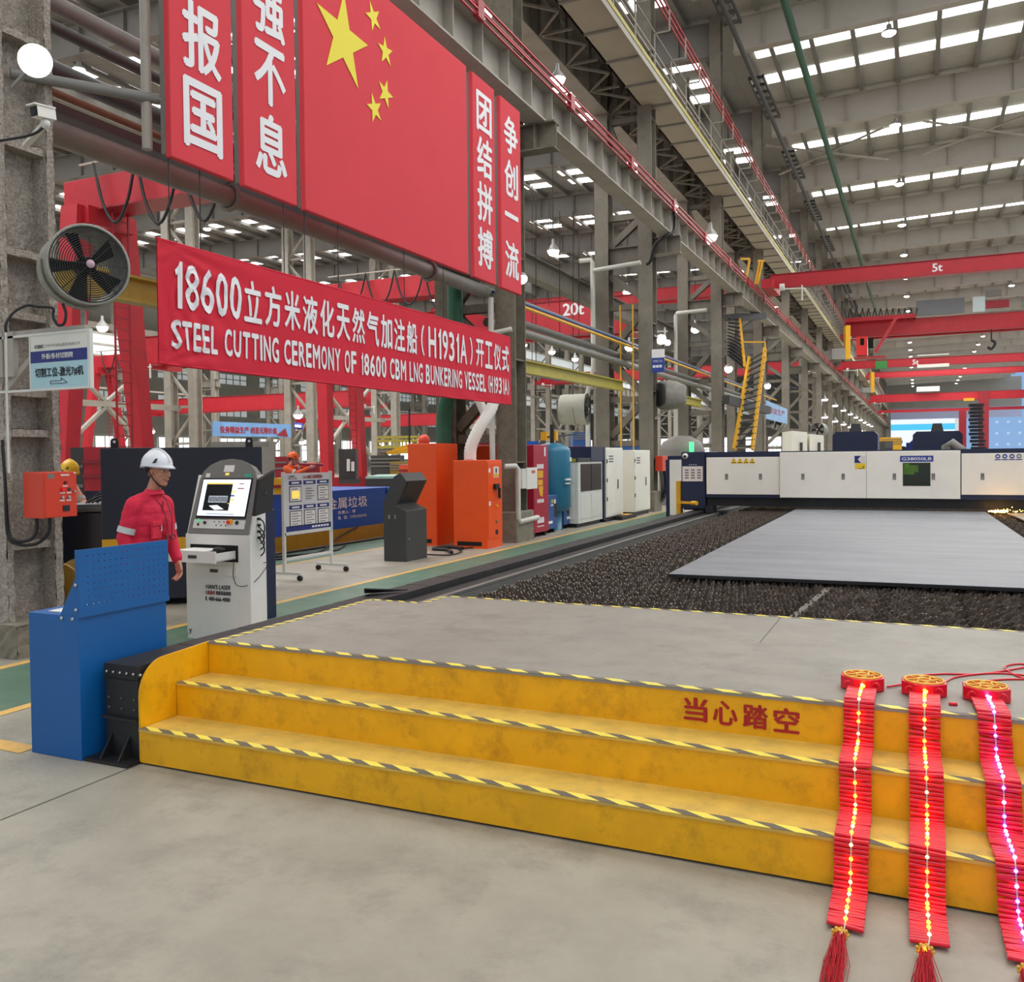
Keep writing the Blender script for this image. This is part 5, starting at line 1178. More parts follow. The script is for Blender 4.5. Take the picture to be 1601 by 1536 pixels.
tk = thing('air_tank', 'tall teal air tank with domed top between the crimson cabinet and blue units', 'tank', (-7.85, 20.3, 0))
tc_ = (-7.85, 20.3, 0)
b = MB().use(teal); b.lathe(tc_, (0, 0, 1), [(.42, 0), (.42, .2), (.48, .38), (.55, .44), (1.85, .44), (1.93, .42), (2.02, .3), (2.06, .12), (2.06, 0)], 40); b.build('vessel', parent=tk)
b = MB().use(teal); b.lathe(tc_, (0, 0, 1), [(0, .24), (0, .22), (.48, .22)], 24); b.build('skirt', parent=tk)
b = MB().use(paper); b.box(-7.44, -7.40, 20.05, 20.35, 1.18, 1.22); b.box(-7.44, -7.40, 20.05, 20.3, 1.09, 1.12); b.box(-7.43, -7.405, 20.3, 20.42, 1.62, 1.72); b.build('label', parent=tk)
vb = thing('valve_unit', 'yellow tagged valve gear on top of teal tank', 'valve', (-7.85, 20.3, 2.06))
b = MB().use(yelp); b.box(-8.0, -7.85, 19.95, 20.1, 2.12, 2.32); b.box(-7.9, -7.75, 20.3, 20.45, 2.12, 2.35); b.build('tag_plate', parent=vb)
b = MB().use(fanb); b.cyl((-7.85, 20.3, 2.05), (-7.85, 20.3, 2.5), .05); b.bar((-7.85, 20.0, 2.2), (-7.85, 22.0, 2.3), .04, .04); b.build('valve_stem', parent=vb)
def small_blue(label, x0, x1, y0_, y1_, h, seed):
    t = thing('small_blue_unit', label, 'machine', ((x0+x1)/2, y0_, 0)); b = MB().use(blue); b.cbox(x0, x1, y0_, y1_, .1, h, .01); b.build('body', parent=t)
    b = MB().use(fanb); b.box(x0+.05, x1-.05, y0_+.04, y0_+.12, 0, .11); b.box(x0+.05, x1-.05, y1_-.12, y1_-.04, 0, .11); b.box(x1-.002, x1+.003, y1_-.2, y1_-.02, .35, .68); b.build('feet', parent=t)
    b = MB().use(paper); b.box(x1, x1+.004, y1_-.2, y1_-.12, h-.2, h-.1); b.box(x1, x1+.004, y0_+.35, y0_+.5, .62, .65) ; b.box(x1, x1+.004, y0_+.2, y0_+.45, .22, .28); b.use(yelr).box(x1, x1+.004, y1_-.4, y1_-.25, h-.18, h-.1); b.build('label', parent=t); return t
small_blue('small dark blue unit in front of the teal tank', -8.0, -7.52, 18.98, 19.75, .86, 1)
small_blue('narrow blue unit between teal tank and grey chiller', -8.0, -7.66, 20.55, 20.95, .88, 2)
ch = thing('chiller', 'light grey chiller cabinet with dark grille and navy top corner', 'machine', (-7.7, 21, 0))
b = MB().use(lgrey); b.cbox(-8.6, -7.44, 20.98, 22.85, .1, 1.62, .012); b.build('body', parent=ch)
b = MB().use(dgrey); b.box(-8.6, -7.43, 20.97, 22.86, 1.60, 1.70); b.build('top_rail', parent=ch); b = MB().use(blackp); b.box(-8.55, -7.5, 21.02, 22.8, .0, .1); b.build('plinth', parent=ch)
b = MB().use(navy); b.box(-8.5, -7.42, 21.9, 22.87, 1.62, 1.98); b.build('top_box', parent=ch)
b = MB().use(brown); b.box(-7.44, -7.428, 21.15, 22.75, .88, 1.55); b.use(blackp)
for k in range(16): b.box(-7.428, -7.422, 21.17, 22.73, .90+k*.04, .905+k*.04)
b.box(-7.43, -7.42, 21.93, 21.97, .88, 1.55); b.build('grille', parent=ch)
for y in (21.12, 21.95): b = MB().use(lgrey); b.cbox(-7.44, -7.43, y, y+.78, .2, .8, .003); b.build('lower_door', parent=ch)
b = MB().use(lgrey); b.cbox(-8.5, -7.55, 20.965, 20.98, 1.1, 1.55, .003); b.cbox(-8.5, -7.55, 20.965, 20.98, .2, 1.05, .003); sd = b.build('side_door', parent=ch)
b = MB().use(fanb); b.box(-7.8, -7.75, 20.955, 20.966, 1.42, 1.47); b.box(-7.8, -7.75, 20.955, 20.966, 1.15, 1.2); b.prism([(-8.35, 20.96, 1.35), (-8.15, 20.96, 1.35), (-8.25, 20.96, 1.5)], (0, .004, 0)); b.build('latch', parent=sd)
b = MB().use(yelr); b.box(-7.75, -7.5, 20.96, 20.975, 1.61, 1.68); b.build('label', parent=ch)
def cab(label, x0, x1, y0_, y1_, h, m, navyside, gw, marks):
    t = thing('electric_cabinet', label, 'cabinet', ((x0+x1)/2, y0_, 0)); b = MB().use(m); b.cbox(x0, x1, y0_, y1_, .12, h, .01); bd = b.build('body', parent=t)
    b = MB().use(blackp); b.box(x0+.03, x1-.03, y0_+.05, y1_-.05, 0, .12); b.build('plinth', parent=t)
    if navyside: b = MB().use(navy); b.box(x0-.02, x1-.02, y0_-.14, y0_-.0, .05, h+.02); b.build('navy_side', parent=t)
    if gw: b = MB().use(mat('green_notice', (40, 120, 70), .5, var=0)); b.box(x0+.25, x1-.35, y0_-.005, y0_, h-.62, h-.28); b.build('green_notice', parent=t)
    b = MB().use(m); b.cbox(x1, x1+.015, y0_+.04, y1_-.04, .16, h-.04, .004); dd_ = b.build('door', parent=t)
    b = MB().use(mgrey)
    for k in range(3): b.box(x1+.015, x1+.017, y0_+.2, y0_+.58, h-.25-k*.07, h-.21-k*.07)
    b.build('print', parent=dd_)
    b = MB().use(fanb)
    for z in (.55, 1.05, 1.55): b.box(x1+.01, x1+.025, y0_+.02, y0_+.06, z, z+.1)
    b.box(x1+.015, x1+.03, y1_-.55, y1_-.5, .85, 1.1); b.build('hinge', parent=dd_)
    return t
cab('tall cream electric cabinet with navy side next to the grey chiller', -8.5, -7.40, 23.05, 24.55, 1.96, cream, True, False, 3)
cab('tall cream electric cabinet with green notice on its side', -8.55, -7.32, 25.4, 27.1, 1.90, cream, False, True, 2)
one('cable_ramp', MB().use(blackp).box(-7.5, -7.2, 23.8, 25.2, 0, .1), None, 'low black step between the cream cabinets', 'step')
one('cable_ramp', MB().use(yelp).box(-7.48, -7.22, 24.4, 24.85, .1, .11), None, 'yellow patch on the low step between cream cabinets', 'step')
ob2 = thing('control_box', 'small orange control box on the second lattice column', 'control box', (-7.3, 28, 1.2))
b = MB().use(orbox); b.cbox(-7.36, -7.12, 27.85, 28.5, 1.25, 1.72, .012); b.build('box_body', parent=ob2)
b = MB().use(fanb)
for z in (1.55, 1.42): b.cyl((-7.12, 28.25, z), (-7.10, 28.25, z), .03)
b.build('push_button', parent=ob2)
b = MB().use(cable)
for k in range(5): b.tube(bez([(-7.25+.03*k, 28.0+.08*k, 1.25), (-7.2+.02*k, 28.0+.1*k, .8), (-7.25, 28.2+.08*k, .3+.05*k), (-7.2, 28.5, .5), (-7.22, 28.4+.04*k, 1.25)], 6), .018, 6)
one('cable_coil', b, None, 'coil of grey and black cables hanging under the small orange box', 'cable')
gc = thing('white_cabinet', 'narrow white cabinet beside the navy gantry foot', 'cabinet', (-5.6, 24.5, 0))
b = MB().use(white); b.box(-5.95, -5.55, 24, 25.2, .15, 1.62); b.build('body', parent=gc); b = MB().use(navy); b.box(-6.0, -5.5, 24, 25.3, 1.62, 1.72); b.box(-6.05, -5.95, 24, 25.2, 0, 1.62); b.build('frame', parent=gc)
ex = thing('indicator_lamp', 'small glowing green lamp above the gantry left foot', 'lamp', (-6.2, 33, 1.8)); p = at(1081, 697, 31)
b = MB().use(ledgreen); b.box(p.x-.07, p.x+.07, p.y, p.y+.05, p.z-.22, p.z+.12); b.build('glow', parent=ex); b = MB().use(dgrey); b.box(p.x-.05, p.x+.05, p.y+.05, p.y+.1, .0, p.z); b.build('stem', parent=ex)
# signs and fans further down
s2 = thing('hanging_sign', 'white and blue sign plate on the second lattice column', 'sign', (-7.1, 27.6, 4.3))
b = MB().use(lett); b.box(-7.36, -6.98, 27.55, 27.62, 4.72, 4.98); b.build('top_band', parent=s2); b = MB().use(letb); b.box(-7.36, -6.98, 27.55, 27.62, 4.28, 4.72); bp2 = b.build('blue_plate', parent=s2)
b = MB().use(lett); b.text('切割工位', (-7.33, 27.548, 4.58), (1, 0, 0), (0, 0, 1), .3, .08); b.text('激光6#机', (-7.33, 27.548, 4.42), (1, 0, 0), (0, 0, 1), .3, .08) if False else [b.box(-7.33+.1*k, -7.25+.1*k, 27.546, 27.55, 4.42, 4.50) for k in range(3)]; b.build('lettering', parent=bp2)
fw2 = at(1022, 535, 30); 
f2 = thing('flood_lamp', 'bright twin flood lamp on the second lattice column above the sign', 'lamp', tuple(fw2))
b = MB().use(lampm); b.ball(at(1034, 531, 29.5), .16, 14); b.ball(at(1044, 536, 29.5), .09, 12); b.build('bulb', parent=f2); b = MB().use(lampc); b.bar((-7.4, 28, fw2.z), at(1036, 533, 29.6), .06, .06); b.build('arm', parent=f2)
for (u, v, d, r, lab) in ((816, 436, 17.2, .10, 'blazing round flood lamp at the right edge of the last red board'), (1139, 577, 40, .17, 'bright flood lamp on the third lattice column'), (1200, 604, 46, .15, 'bright lamp beside the yellow stairs')):
    p = at(u, v, d); t = thing('flood_lamp', lab, 'lamp', tuple(p)); b = MB().use(lampm); b.ball(p, r, 14); b.build('bulb', parent=t); b = MB().use(lampc); b.lathe(p, (0, .3, 1), [(r*.2, r*1.05), (r*.7, r*.9), (r*1.2, r*.3), (r*1.3, 0)], 14); b.bar(p+V((0, 0, r)), V((-7.5, p.y+.5, p.z+r)), .05, .05); b.build('housing', parent=t)
p = at(918, 640, 26.0); fan('wall_fan', 'pale drum fan facing right on the column beyond the red boards', p, (RT*.93-FW*.32), .44, .75, mat('fan_cream', (176, 176, 160), .5, var=.1, vs=5), grill=False)
p = at(1046, 618, 28.6)
wf = thing('wrapped_fan', 'drum fan wrapped in grey cloth on the second lattice column', 'fan', tuple(p))
R = _rn.Random(9); b = MB().use(cloth); dd = (RT*.92+FW*.34); a_ = V((0, 0, 1)); s3 = dd.cross(a_)
vs = []; n_ = 28
pr_ = [(-.32, 0), (-.32, .38), (-.25, .44), (0, .45), (.3, .43), (.45, .36), (.5, .25), (.5, 0)]
for h_, r_ in pr_:
    for k in range(n_): q = r_*(1+.05*sin(5*k*2*pi/n_+h_*9)+R.uniform(-.02, .02)); vs.append(p+dd*(h_+.03*sin(3*k*2*pi/n_))+a_*q*cos(k*2*pi/n_)+s3*q*sin(k*2*pi/n_))
b.add(vs, [(i*n_+k, i*n_+(k+1) % n_, i*n_+n_+(k+1) % n_, i*n_+n_+k) for i in range(len(pr_)-1) for k in range(n_)], True); b.build('cloth_cover', parent=wf)
b = MB().use(dgrey); b.lathe(p-dd*.33, -dd, [(0, .37), (.02, .36), (.02, 0)], 24); b.build('front_disc', parent=wf); b = MB().use(steell); b.bar(p-V((0, 0, .42)), (-7.4, 28.0, p.z-.75), .06, .06); b.build('bracket', parent=wf)
for (u, v, d, r, lab) in ((1212, 660, 48, .32, 'small drum fan facing left in front of the far blue sign'), (1278, 672, 58, .38, 'dark drum fan near the far cream cabinets')):
    p = at(u, v, d); fan('wall_fan', lab, p, (-RT*.7-FW*.7), r*1.2, .6, fang, grill=False)
bs = thing('blue_banner', 'light blue banner with red characters beside the yellow stairs', 'banner', tuple(at(1198, 630, 44)))
q_ = [at(1198, 655, 44), at(1231, 663, 46), at(1231, 640, 46), at(1198, 626, 44)]; b = MB().use(mat('banner_sky', (150, 186, 222), .6, var=.1)); b.prism(q_, FW*.08); b.build('panel', parent=bs)
b = MB().use(letr); b.text('精益生产', q_[0]+(q_[1]-q_[0])*.12+(q_[3]-q_[0])*.36-FW*.01, (q_[1]-q_[0]), (0, 0, 1), (q_[1]-q_[0]).length*.76, .3); b.build('lettering', parent=bs)
# yellow stairs
ys_t = thing('access_stairs', 'steep yellow-railed steel stairs climbing the column row beyond the cream cabinets', 'stairs', (-6.3, 39, 0))
S0 = [at(1148, 703, 38.6), at(1172, 560, 40.2)]; S1 = [at(1176, 703, 38.9), at(1196, 545, 40.4)]
for P in (S0, S1): b = MB().use(yelp); b.bar(P[0], P[1], .10, .28); b.build('stringer', parent=ys_t)
S2 = [at(1158, 503, 41), at(1148, 560, 40.2)]; 
b = MB().use(fanb)
for k in range(16): a0 = S0[0].lerp(S0[1], (k+.5)/16); a1 = S1[0].lerp(S1[1], (k+.5)/16); b.bar(a0, a1, .2, .05)
b.build('treads', parent=ys_t)
T0 = [at(1140, 555, 42), at(1138, 500, 42)]; T1 = [at(1164, 575, 41), at(1156, 500, 42)]
b = MB().use(blackp)
for k in range(12): b.bar(T0[0].lerp(T0[1], k/11), T1[0].lerp(T1[1], k/11), .25, .06)
b.build('upper_treads', parent=ys_t); b = MB().use(yelp); b.bar(T1[0], T1[1], .1, .25); b.build('stringer', parent=ys_t)
b = MB().use(yelp)
for q in ((1160, 535, 1196, 535), (1196, 535, 1198, 565), (1160, 535, 1162, 560)): b.bar(at(q[0], q[1], 40.8), at(q[2], q[3], 40.8), .06, .06)
for q in ((1158, 405, 1172, 405), (1172, 405, 1166, 440), (1185, 408, 1196, 408), (1192, 408, 1184, 445), (1188, 408, 1181, 445)): b.bar(at(q[0], q[1], 42), at(q[2], q[3], 42), .09, .09)
b.build('handrail', parent=ys_t)
b = MB().use(dgrey); b.bar(at(1135, 625, 38), at(1200, 642, 43), .3, .35); one('steel_channel', b, None, 'grey channel beam crossing in front of the yellow stairs', 'beam')
b = MB().use(dgrey); b.bar(at(1136, 497, 42), at(1190, 495, 44), .6, .3); one('steel_platform', b, None, 'dark landing platform under the lower runway above the stairs', 'platform')
for k, (u0, u1, v0, lab) in enumerate(((1238, 1262, 676, 'tall cream machine far behind the gantry, left of two'), (1266, 1288, 681, 'tall cream machine far behind the gantry, right of two'))):
    p = at(u0, 705, 46); q = at(u1, v0, 46); t = thing('cream_machine', lab, 'machine', (p.x, p.y, 0)); b = MB().use(cream); b.prism([(p.x, p.y, .1), (q.x, q.y, .1), (q.x, q.y, q.z), (p.x, p.y, q.z+.08)], FW*1.5); b.build('body', parent=t); b = MB().use(dgrey); b.prism([at(u0+13, 705, 45.9), at(u0+17, 705, 45.9), at(u0+17, 692, 45.9), at(u0+13, 692, 45.9)], FW*.05); b.build('slot', parent=t)
tg = thing('grey_tank', 'rounded grey tank behind the wrapped fan', 'tank', tuple(at(1066, 700, 32))); b = MB().use(mgrey); p = at(1066, 720, 32); b.lathe((p.x, p.y, 0), (0, 0, 1), [(0, .8), (1.9, .8), (2.2, .65), (2.4, .3), (2.42, 0)], 28); b.build('vessel', parent=tg)
# ================================================================== PEOPLE
def caps(b, p, q, r0, r1, n=12):
    p, q = V(p), V(q); b.ball(p, r0, n); b.ball(q, r1, n)
    if (q-p).length > 1e-4: b.cyl(p, q, r0, r1, n=n)
def fuse(b, name, m, parent, vox, it=4, fold=0., seed=0):
    me = bpy.data.meshes.new('tmp'); me.from_pydata([tuple(p) for p in b.v], [], b.f); o = bpy.data.objects.new('tmp', me); COL.objects.link(o)
    r = o.modifiers.new('r', 'REMESH'); r.mode = 'VOXEL'; r.voxel_size = vox
    s_ = o.modifiers.new('s', 'SMOOTH'); s_.iterations = it; s_.factor = .5
    dg = bpy.context.evaluated_depsgraph_get(); dg.update(); me2 = bpy.data.meshes.new_from_object(o.evaluated_get(dg)); me2.name = name
    bpy.data.objects.remove(o); bpy.data.meshes.remove(me)
    if fold:
        from mathutils import noise
        for v in me2.vertices:
            c = v.co; k = noise.noise((c.x*9+seed, c.y*9, c.z*16))+.6*noise.noise((c.x*22, c.y*22+seed, c.z*34)); v.co = c+v.normal*(fold*k)
    me2.materials.clear(); me2.materials.append(m)
    for p in me2.polygons: p.use_smooth = True
    o = bpy.data.objects.new(name, me2); COL.objects.link(o); o.parent = parent; return o
def person(label, loc, heading, J, vox, skin_m, suit_m, helm_m, head_yaw=0., head_pitch=0., face=True, fold=.006):
    t = thing('person', label, 'person', loc, heading)
    H = J['head']; Rh = Matrix.Rotation(head_yaw, 3, 'Z') @ Matrix.Rotation(head_pitch, 3, 'Y')
    hp = lambda x, y, z: V(H)+Rh @ V((x, y, z))
    b = MB()
    # torso, neck, head in one body
    for (p, q, r0, r1) in ((J['pelvis'], J['chest'], .12, .13), (J['chest'], J['neck'], .10, .055), (J['neck'], hp(-.01, 0, -.08), .056, .054)): caps(b, p, q, r0, r1)
    b.ball(hp(-.012, 0, .035), .098, 16, (1.02, .80, 1.02), Rh); b.ball(hp(.025, 0, -.04), .074, 14, (.95, .84, 1.15), Rh); b.ball(hp(.062, 0, -.10), .030, 10, (1, 1.2, .8), Rh)
    b.ball(hp(.062, .036, -.02), .030, 10, (1, 1, .9), Rh); b.ball(hp(.062, -.036, -.02), .030, 10, (1, 1, .9), Rh)
    b.ball(hp(.082, 0, .032), .022, 10, (.7, 2.0, .6), Rh)
    caps(b, hp(.090, 0, .012), hp(.112, 0, -.032), .011, .017, 10); b.ball(hp(.088, 0, -.066), .018, 10, (.8, 1.5, .8), Rh)
    for s_ in (1, -1): b.ball(hp(-.006, .082*s_, -.012), .032, 10, (.7, .35, 1.05), Rh)
    for sd in ('l', 'r'):
        sh, el, wr = V(J['sh_'+sd]), V(J['el_'+sd]), V(J['wr_'+sd])
        caps(b, sh, el, .048, .040); caps(b, el, wr, .040, .027)
        d = (V(J['hand_'+sd])-wr).normalized(); side = V(J.get('palm_'+sd, (0, 1 if sd == 'r' else -1, 0))); side = (side-d*side.dot(d)).normalized(); ac = d.cross(side).normalized()
        pc = wr+d*.05; caps(b, wr+d*.01+ac*.012, pc+d*.035+ac*.022, .022, .018, 10); caps(b, wr+d*.01-ac*.012, pc+d*.03-ac*.022, .022, .018, 10); caps(b, wr+d*.02, pc+d*.035, .02, .019, 10)
        fw_ = J.get('thumb_'+sd, 1)
        for k, (off, ln) in enumerate(((.030, .068), (.010, .078), (-.011, .072), (-.031, .056))):
            off *= fw_; p0 = pc+d*.040+ac*off; p1 = p0+d*ln*.5+side*.008; p2 = p1+d*ln*.36+side*(.020+.006*k); p3 = p2+d*ln*.2+side*.022
            caps(b, p0, p1, .0105, .0095, 8); caps(b, p1, p2, .0095, .0085, 8); caps(b, p2, p3, .0085, .0075, 8)
        p0 = wr+d*.025+ac*.022*fw_; p1 = p0+d*.035+ac*.022*fw_+side*.012; p2 = p1+d*.034+ac*.006*fw_+side*.012; caps(b, p0, p1, .015, .012, 8); caps(b, p1, p2, .012, .009, 8)
        hip, kn, an = V(J['hip_'+sd]), V(J['kn_'+sd]), V(J['an_'+sd]); caps(b, hip, kn, .075, .055); caps(b, kn, an, .052, .040); caps(b, an, an+V((.13, 0, -.04)), .035, .03)
    body = fuse(b, 'body', skin_m, t, vox, 3)
    b = MB()
    pv, chs, nk = V(J['pelvis']), V(J['chest']), V(J['neck'])
    ax = (chs-pv).normalized()
    sh_w = (V(J['sh_l'])-V(J['sh_r'])).length/2; lat = (V(J['sh_l'])-V(J['sh_r'])).normalized()
    Rt = Matrix((lat.cross(ax), lat, ax)).transposed()
    for f, rx_, ry_ in ((-.15, .135, .175), (.15, .130, .170), (.45, .132, .170), (.75, .138, .180), (1.0, .138, .185), (1.2, .120, .175)): b.ball(pv+(chs-pv)*f, 1, 20, (rx_, ry_, .13), Rt)
    caps(b, V(J['sh_l'])*.8+nk*.2-ax*.02, V(J['sh_r'])*.8+nk*.2-ax*.03, .072, .072); caps(b, nk-ax*.05, nk-ax*.02, .085, .075)
    for sd in ('l', 'r'): caps(b, nk-ax*.035, V(J['sh_'+sd])+ax*.005, .068, .070)
    for sd in ('l', 'r'):
        sh, el, wr = V(J['sh_'+sd]), V(J['el_'+sd]), V(J['wr_'+sd]); caps(b, sh, el, .074, .060); caps(b, el, el+(wr-el)*.93, .060, .046)
        hip, kn, an = V(J['hip_'+sd]), V(J['kn_'+sd]), V(J['an_'+sd]); caps(b, hip, kn, .105, .082); caps(b, kn, an+V((0, 0, .03)), .080, .075)
    suit = fuse(b, 'coverall', suit_m, t, vox*1.3, 4, fold, 3)
    def tape(p, q, f, r, w_=.025):
        p, q = V(p), V(q); c = p+(q-p)*f; d = (q-p).normalized(); b = MB().use(reflm); b.lathe(c-d*w_, d, [(0, r), (2*w_, r)], 24); return b.build('reflective_band', parent=suit, local=True)
    for sd in ('l', 'r'): tape(J['sh_'+sd], J['el_'+sd], .75, .0705)
    b = MB().use(fanb)
    for sd in ('l', 'r'): an = V(J['an_'+sd]); b.ball(an+V((.06, 0, -.045)), .06, 12, (2.1, .85, .75)); b.cyl(an+V((0, 0, -.05)), an+V((0, 0, .04)), .055, n=14)
    b.build('boots', parent=t, local=True)
    # collar
    b = MB().use(suit_m); c0 = nk+V((.005, 0, .005))
    b.lathe(c0-V((0, 0, .03)), (-.15, 0, 1), [(0, .082), (.02, .074), (.036, .076), (.033, .082), (.0, .092)], 20); b.build('collar', parent=suit, local=True)
    # helmet
    h = MB().use(helm_m); hx = []
    n = 24
    for i in range(9):
        a = i/8*pi/2; hx.append([hp(-.012+.135*cos(a)*cos(k*2*pi/n)*(1.0), .112*cos(a)*sin(k*2*pi/n), .048+.125*sin(a)) for k in range(n)])
    vs = [p for r_ in hx for p in r_]; h.add(vs, [(i*n+k, i*n+(k+1) % n, i*n+n+(k+1) % n, i*n+n+k) for i in range(8) for k in range(n)], True)
    brim = [hp(-.012+(.142+.035*max(0, cos(k*2*pi/n))**2)*cos(k*2*pi/n), .119*sin(k*2*pi/n), .036-.012*max(0, cos(k*2*pi/n))-.02*max(0, -cos(k*2*pi/n))) for k in range(n)]
    inn = [hp(-.012+.128*cos(k*2*pi/n), .106*sin(k*2*pi/n), .045) for k in range(n)]
    h.add(hx[0]+brim+inn, [(k, (k+1) % n, n+(k+1) % n, n+k) for k in range(n)]+[(n+k, n+(k+1) % n, 2*n+(k+1) % n, 2*n+k) for k in range(n)], True)
    h.tube([hp(-.012+.136*cos(a*.22), 0, .05+.128*sin(a*.22)) for a in range(1, 14)], .009, 6)
    hel = h.build('helmet', parent=t, local=True)
    b = MB().use(fanb)
    for s_ in (1, -1):
        b.prism([hp(.035, .104*s_, .065), hp(.065, .100*s_, .072), hp(.075, .09*s_, .105), hp(.06, .098*s_, .10)], (0, 0, .004)); b.ball(hp(-.02, .108*s_, .03), .022, 8, (1.2, .3, .7), Rh)
        b.tube(bez([hp(-.02, .098*s_, .03), hp(.005, .088*s_, -.03), hp(.035, .07*s_, -.08), hp(.055, .035*s_, -.118), hp(.065, 0, -.128)], 5), .006, 6)
        b.tube(bez([hp(-.02, .098*s_, .03), hp(-.05, .085*s_, .0), hp(-.08, .05*s_, -.01), hp(-.095, 0, -.005)], 5), .008, 6)
    b.build('chin_strap', parent=hel, local=True)
    b = MB().use(hairm); b.ball(hp(-.035, 0, .012), .09, 14, (.85, .86, .8), Rh); b.build('hair', parent=t, local=True)
    if face:
        for s_ in (1, -1):
            b = MB().use(eyew); b.ball(hp(.078, .034*s_, .006), .0125, 10, (.8, 1.2, .6), Rh); e_ = b.build('eye', parent=t, local=True)
            b = MB().use(hairm); b.ball(hp(.087, .033*s_, .006), .006, 8); b.build('pupil', parent=e_, local=True)
            b = MB().use(hairm); b.tube(bez([hp(.090, .018*s_, .030), hp(.092, .036*s_, .034), hp(.082, .054*s_, .026)], 4), .0045, 6); b.build('eyebrow', parent=t, local=True)
        b = MB().use(lipm); b.tube(bez([hp(.085, .030, -.058), hp(.099, .012, -.068), hp(.101, 0, -.069), hp(.099, -.012, -.068), hp(.085, -.030, -.058)], 4), .0045, 6); b.build('mouth', parent=t, local=True)
    return t, suit
def stand(hand_l=(.08, .27, .80), hand_r=(.02, -.27, .80)):
    return dict(head=(.05, 0, 1.665), neck=(.01, 0, 1.49), chest=(0, 0, 1.27), pelvis=(0, 0, .96), sh_l=(-.0, .19, 1.41), sh_r=(-.0, -.19, 1.41), el_l=(-.03, .265, 1.13), el_r=(-.04, -.265, 1.13),
                wr_l=(.07, .275, .905), wr_r=(.04, -.28, .89), hand_l=(.10, .275, .75), hand_r=(.06, -.28, .73), hip_l=(0, .10, .90), hip_r=(0, -.10, .90), kn_l=(.02, .11, .50), kn_r=(.02, -.11, .50), an_l=(0, .11, .10), an_r=(0, -.11, .10))
mp = at(233, 845, 7.5); hd = -FW*cos(radians(72))+RT*sin(radians(72)); ang = atan2(hd.y, hd.x)
J = stand(); J.update(head=(.10, 0, 1.665), neck=(.045, 0, 1.49), chest=(.02, 0, 1.27), sh_l=(.03, .165, 1.385), sh_r=(0, -.175, 1.39), el_l=(.03, .22, 1.13), wr_l=(.12, .20, .915), hand_l=(.165, .19, .76), el_r=(-.06, -.225, 1.13), wr_r=(.0, -.225, .89), hand_r=(.03, -.22, .73), hip_l=(-.05, .10, .90), hip_r=(-.05, -.10, .90), kn_l=(-.06, .11, .50), kn_r=(-.06, -.11, .50), an_l=(-.08, .11, .10), an_r=(-.08, -.11, .10), pelvis=(-.03, 0, .96))
J['palm_l'] = (-.3, -1, 0); J['thumb_l'] = -1; J['palm_r'] = (0, 1, 0)
mn, suit = person('person in red coverall and white helmet smiling beside the blue bench', (mp.x, mp.y, 0), ang, J, .0085, skin, overall, helmw, head_yaw=radians(-4), head_pitch=.06)
b = MB().use(overall); b.box(.128, .15, -.14, -.03, 1.12, 1.25); b.box(.130, .157, -.145, -.025, 1.225, 1.26); b.box(.128, .15, .03, .14, 1.12, 1.25); b.build('chest_pocket', parent=suit, local=True, bevel=.004)
b = MB().use(chrome); b.tube([(.158, -.045, 1.225), (.162, -.04, 1.19), (.162, -.055, 1.18)], .005, 6); b.build('pen_clip', parent=suit, local=True)
b = MB().use(redd); b.box(.140, .147, -.006, .006, 1.0, 1.42); b.build('zip', parent=suit, local=True)
gl = thing('safety_glasses', 'dark safety glasses hanging from a cord on the red coverall', 'glasses', (mp.x, mp.y, 1.2), ang)
b = MB().use(cable); b.tube(bez([(.05, .07, .30), (.13, .06, .22), (.165, .075, .08), (.17, .07, -.06)], 6), .003, 6); b.tube(bez([(.05, -.07, .30), (.14, -.02, .18), (.17, .01, .05), (.17, .02, -.05)], 6), .003, 6); b.build('cord', parent=gl, local=True)
b = MB().use(fanb); b.tube([(.172, .02+.028*cos(k*pi/6), -.08+.02*sin(k*pi/6)) for k in range(12)], .004, 6, closed=True); b.tube([(.172, .085+.028*cos(k*pi/6), -.08+.02*sin(k*pi/6)) for k in range(12)], .004, 6, closed=True); b.tube([(.172, .045, -.075), (.172, .058, -.075)], .004, 6); b.build('frame', parent=gl, local=True)
# workers in the neighbouring bay
wp = at(122, 740, 12.5)
J = stand(); J.update(head=(.22, 0, 1.60), neck=(.12, 0, 1.46), chest=(.06, 0, 1.26), el_l=(.18, .24, 1.16), el_r=(.18, -.24, 1.16), wr_l=(.40, .12, 1.10), wr_r=(.40, -.12, 1.10), hand_l=(.54, .08, 1.08), hand_r=(.54, -.08, 1.08))
hd = RT*.75-FW*.4; person('person in pale work clothes and yellow helmet bending over a bench far left', (wp.x-.25, wp.y-.1, 0), atan2(hd.y, hd.x), J, .014, skin, peachcl, helmy, head_pitch=.35, face=False, fold=.004)
wp = at(450, 730, 21)
J = stand(); J.update(head=(.12, 0, 1.62), neck=(.06, 0, 1.47), chest=(.03, 0, 1.26), el_l=(.30, .20, 1.44), el_r=(.26, -.24, 1.30), wr_l=(.55, .12, 1.52), wr_r=(.50, -.12, 1.42), hand_l=(.70, .06, 1.54), hand_r=(.64, -.08, 1.46))
hd = RT; person('person in orange work clothes and helmet reaching out behind the notice board', (wp.x, wp.y, .12), atan2(hd.y, hd.x), J, .014, skin, orangecl, helmo, head_pitch=.25, face=False, fold=.004)
b = MB().use(mgrey); b.box(wp.x-1.0, wp.x+1.2, wp.y-.6, wp.y+.6, 0, .12); one('floor_pallet', b, None, 'low grey platform under the worker in orange', 'platform')
one('metal_rod', MB().use(redd).cyl(at(467, 726, 21), at(505, 727, 21), .03, n=8), None, 'reddish rod held by the worker in orange', 'tool')
# ================================================================== RED CRANES
def boxgirder(b, p, q, w_, h): return b.bar(p, q, w_, h)
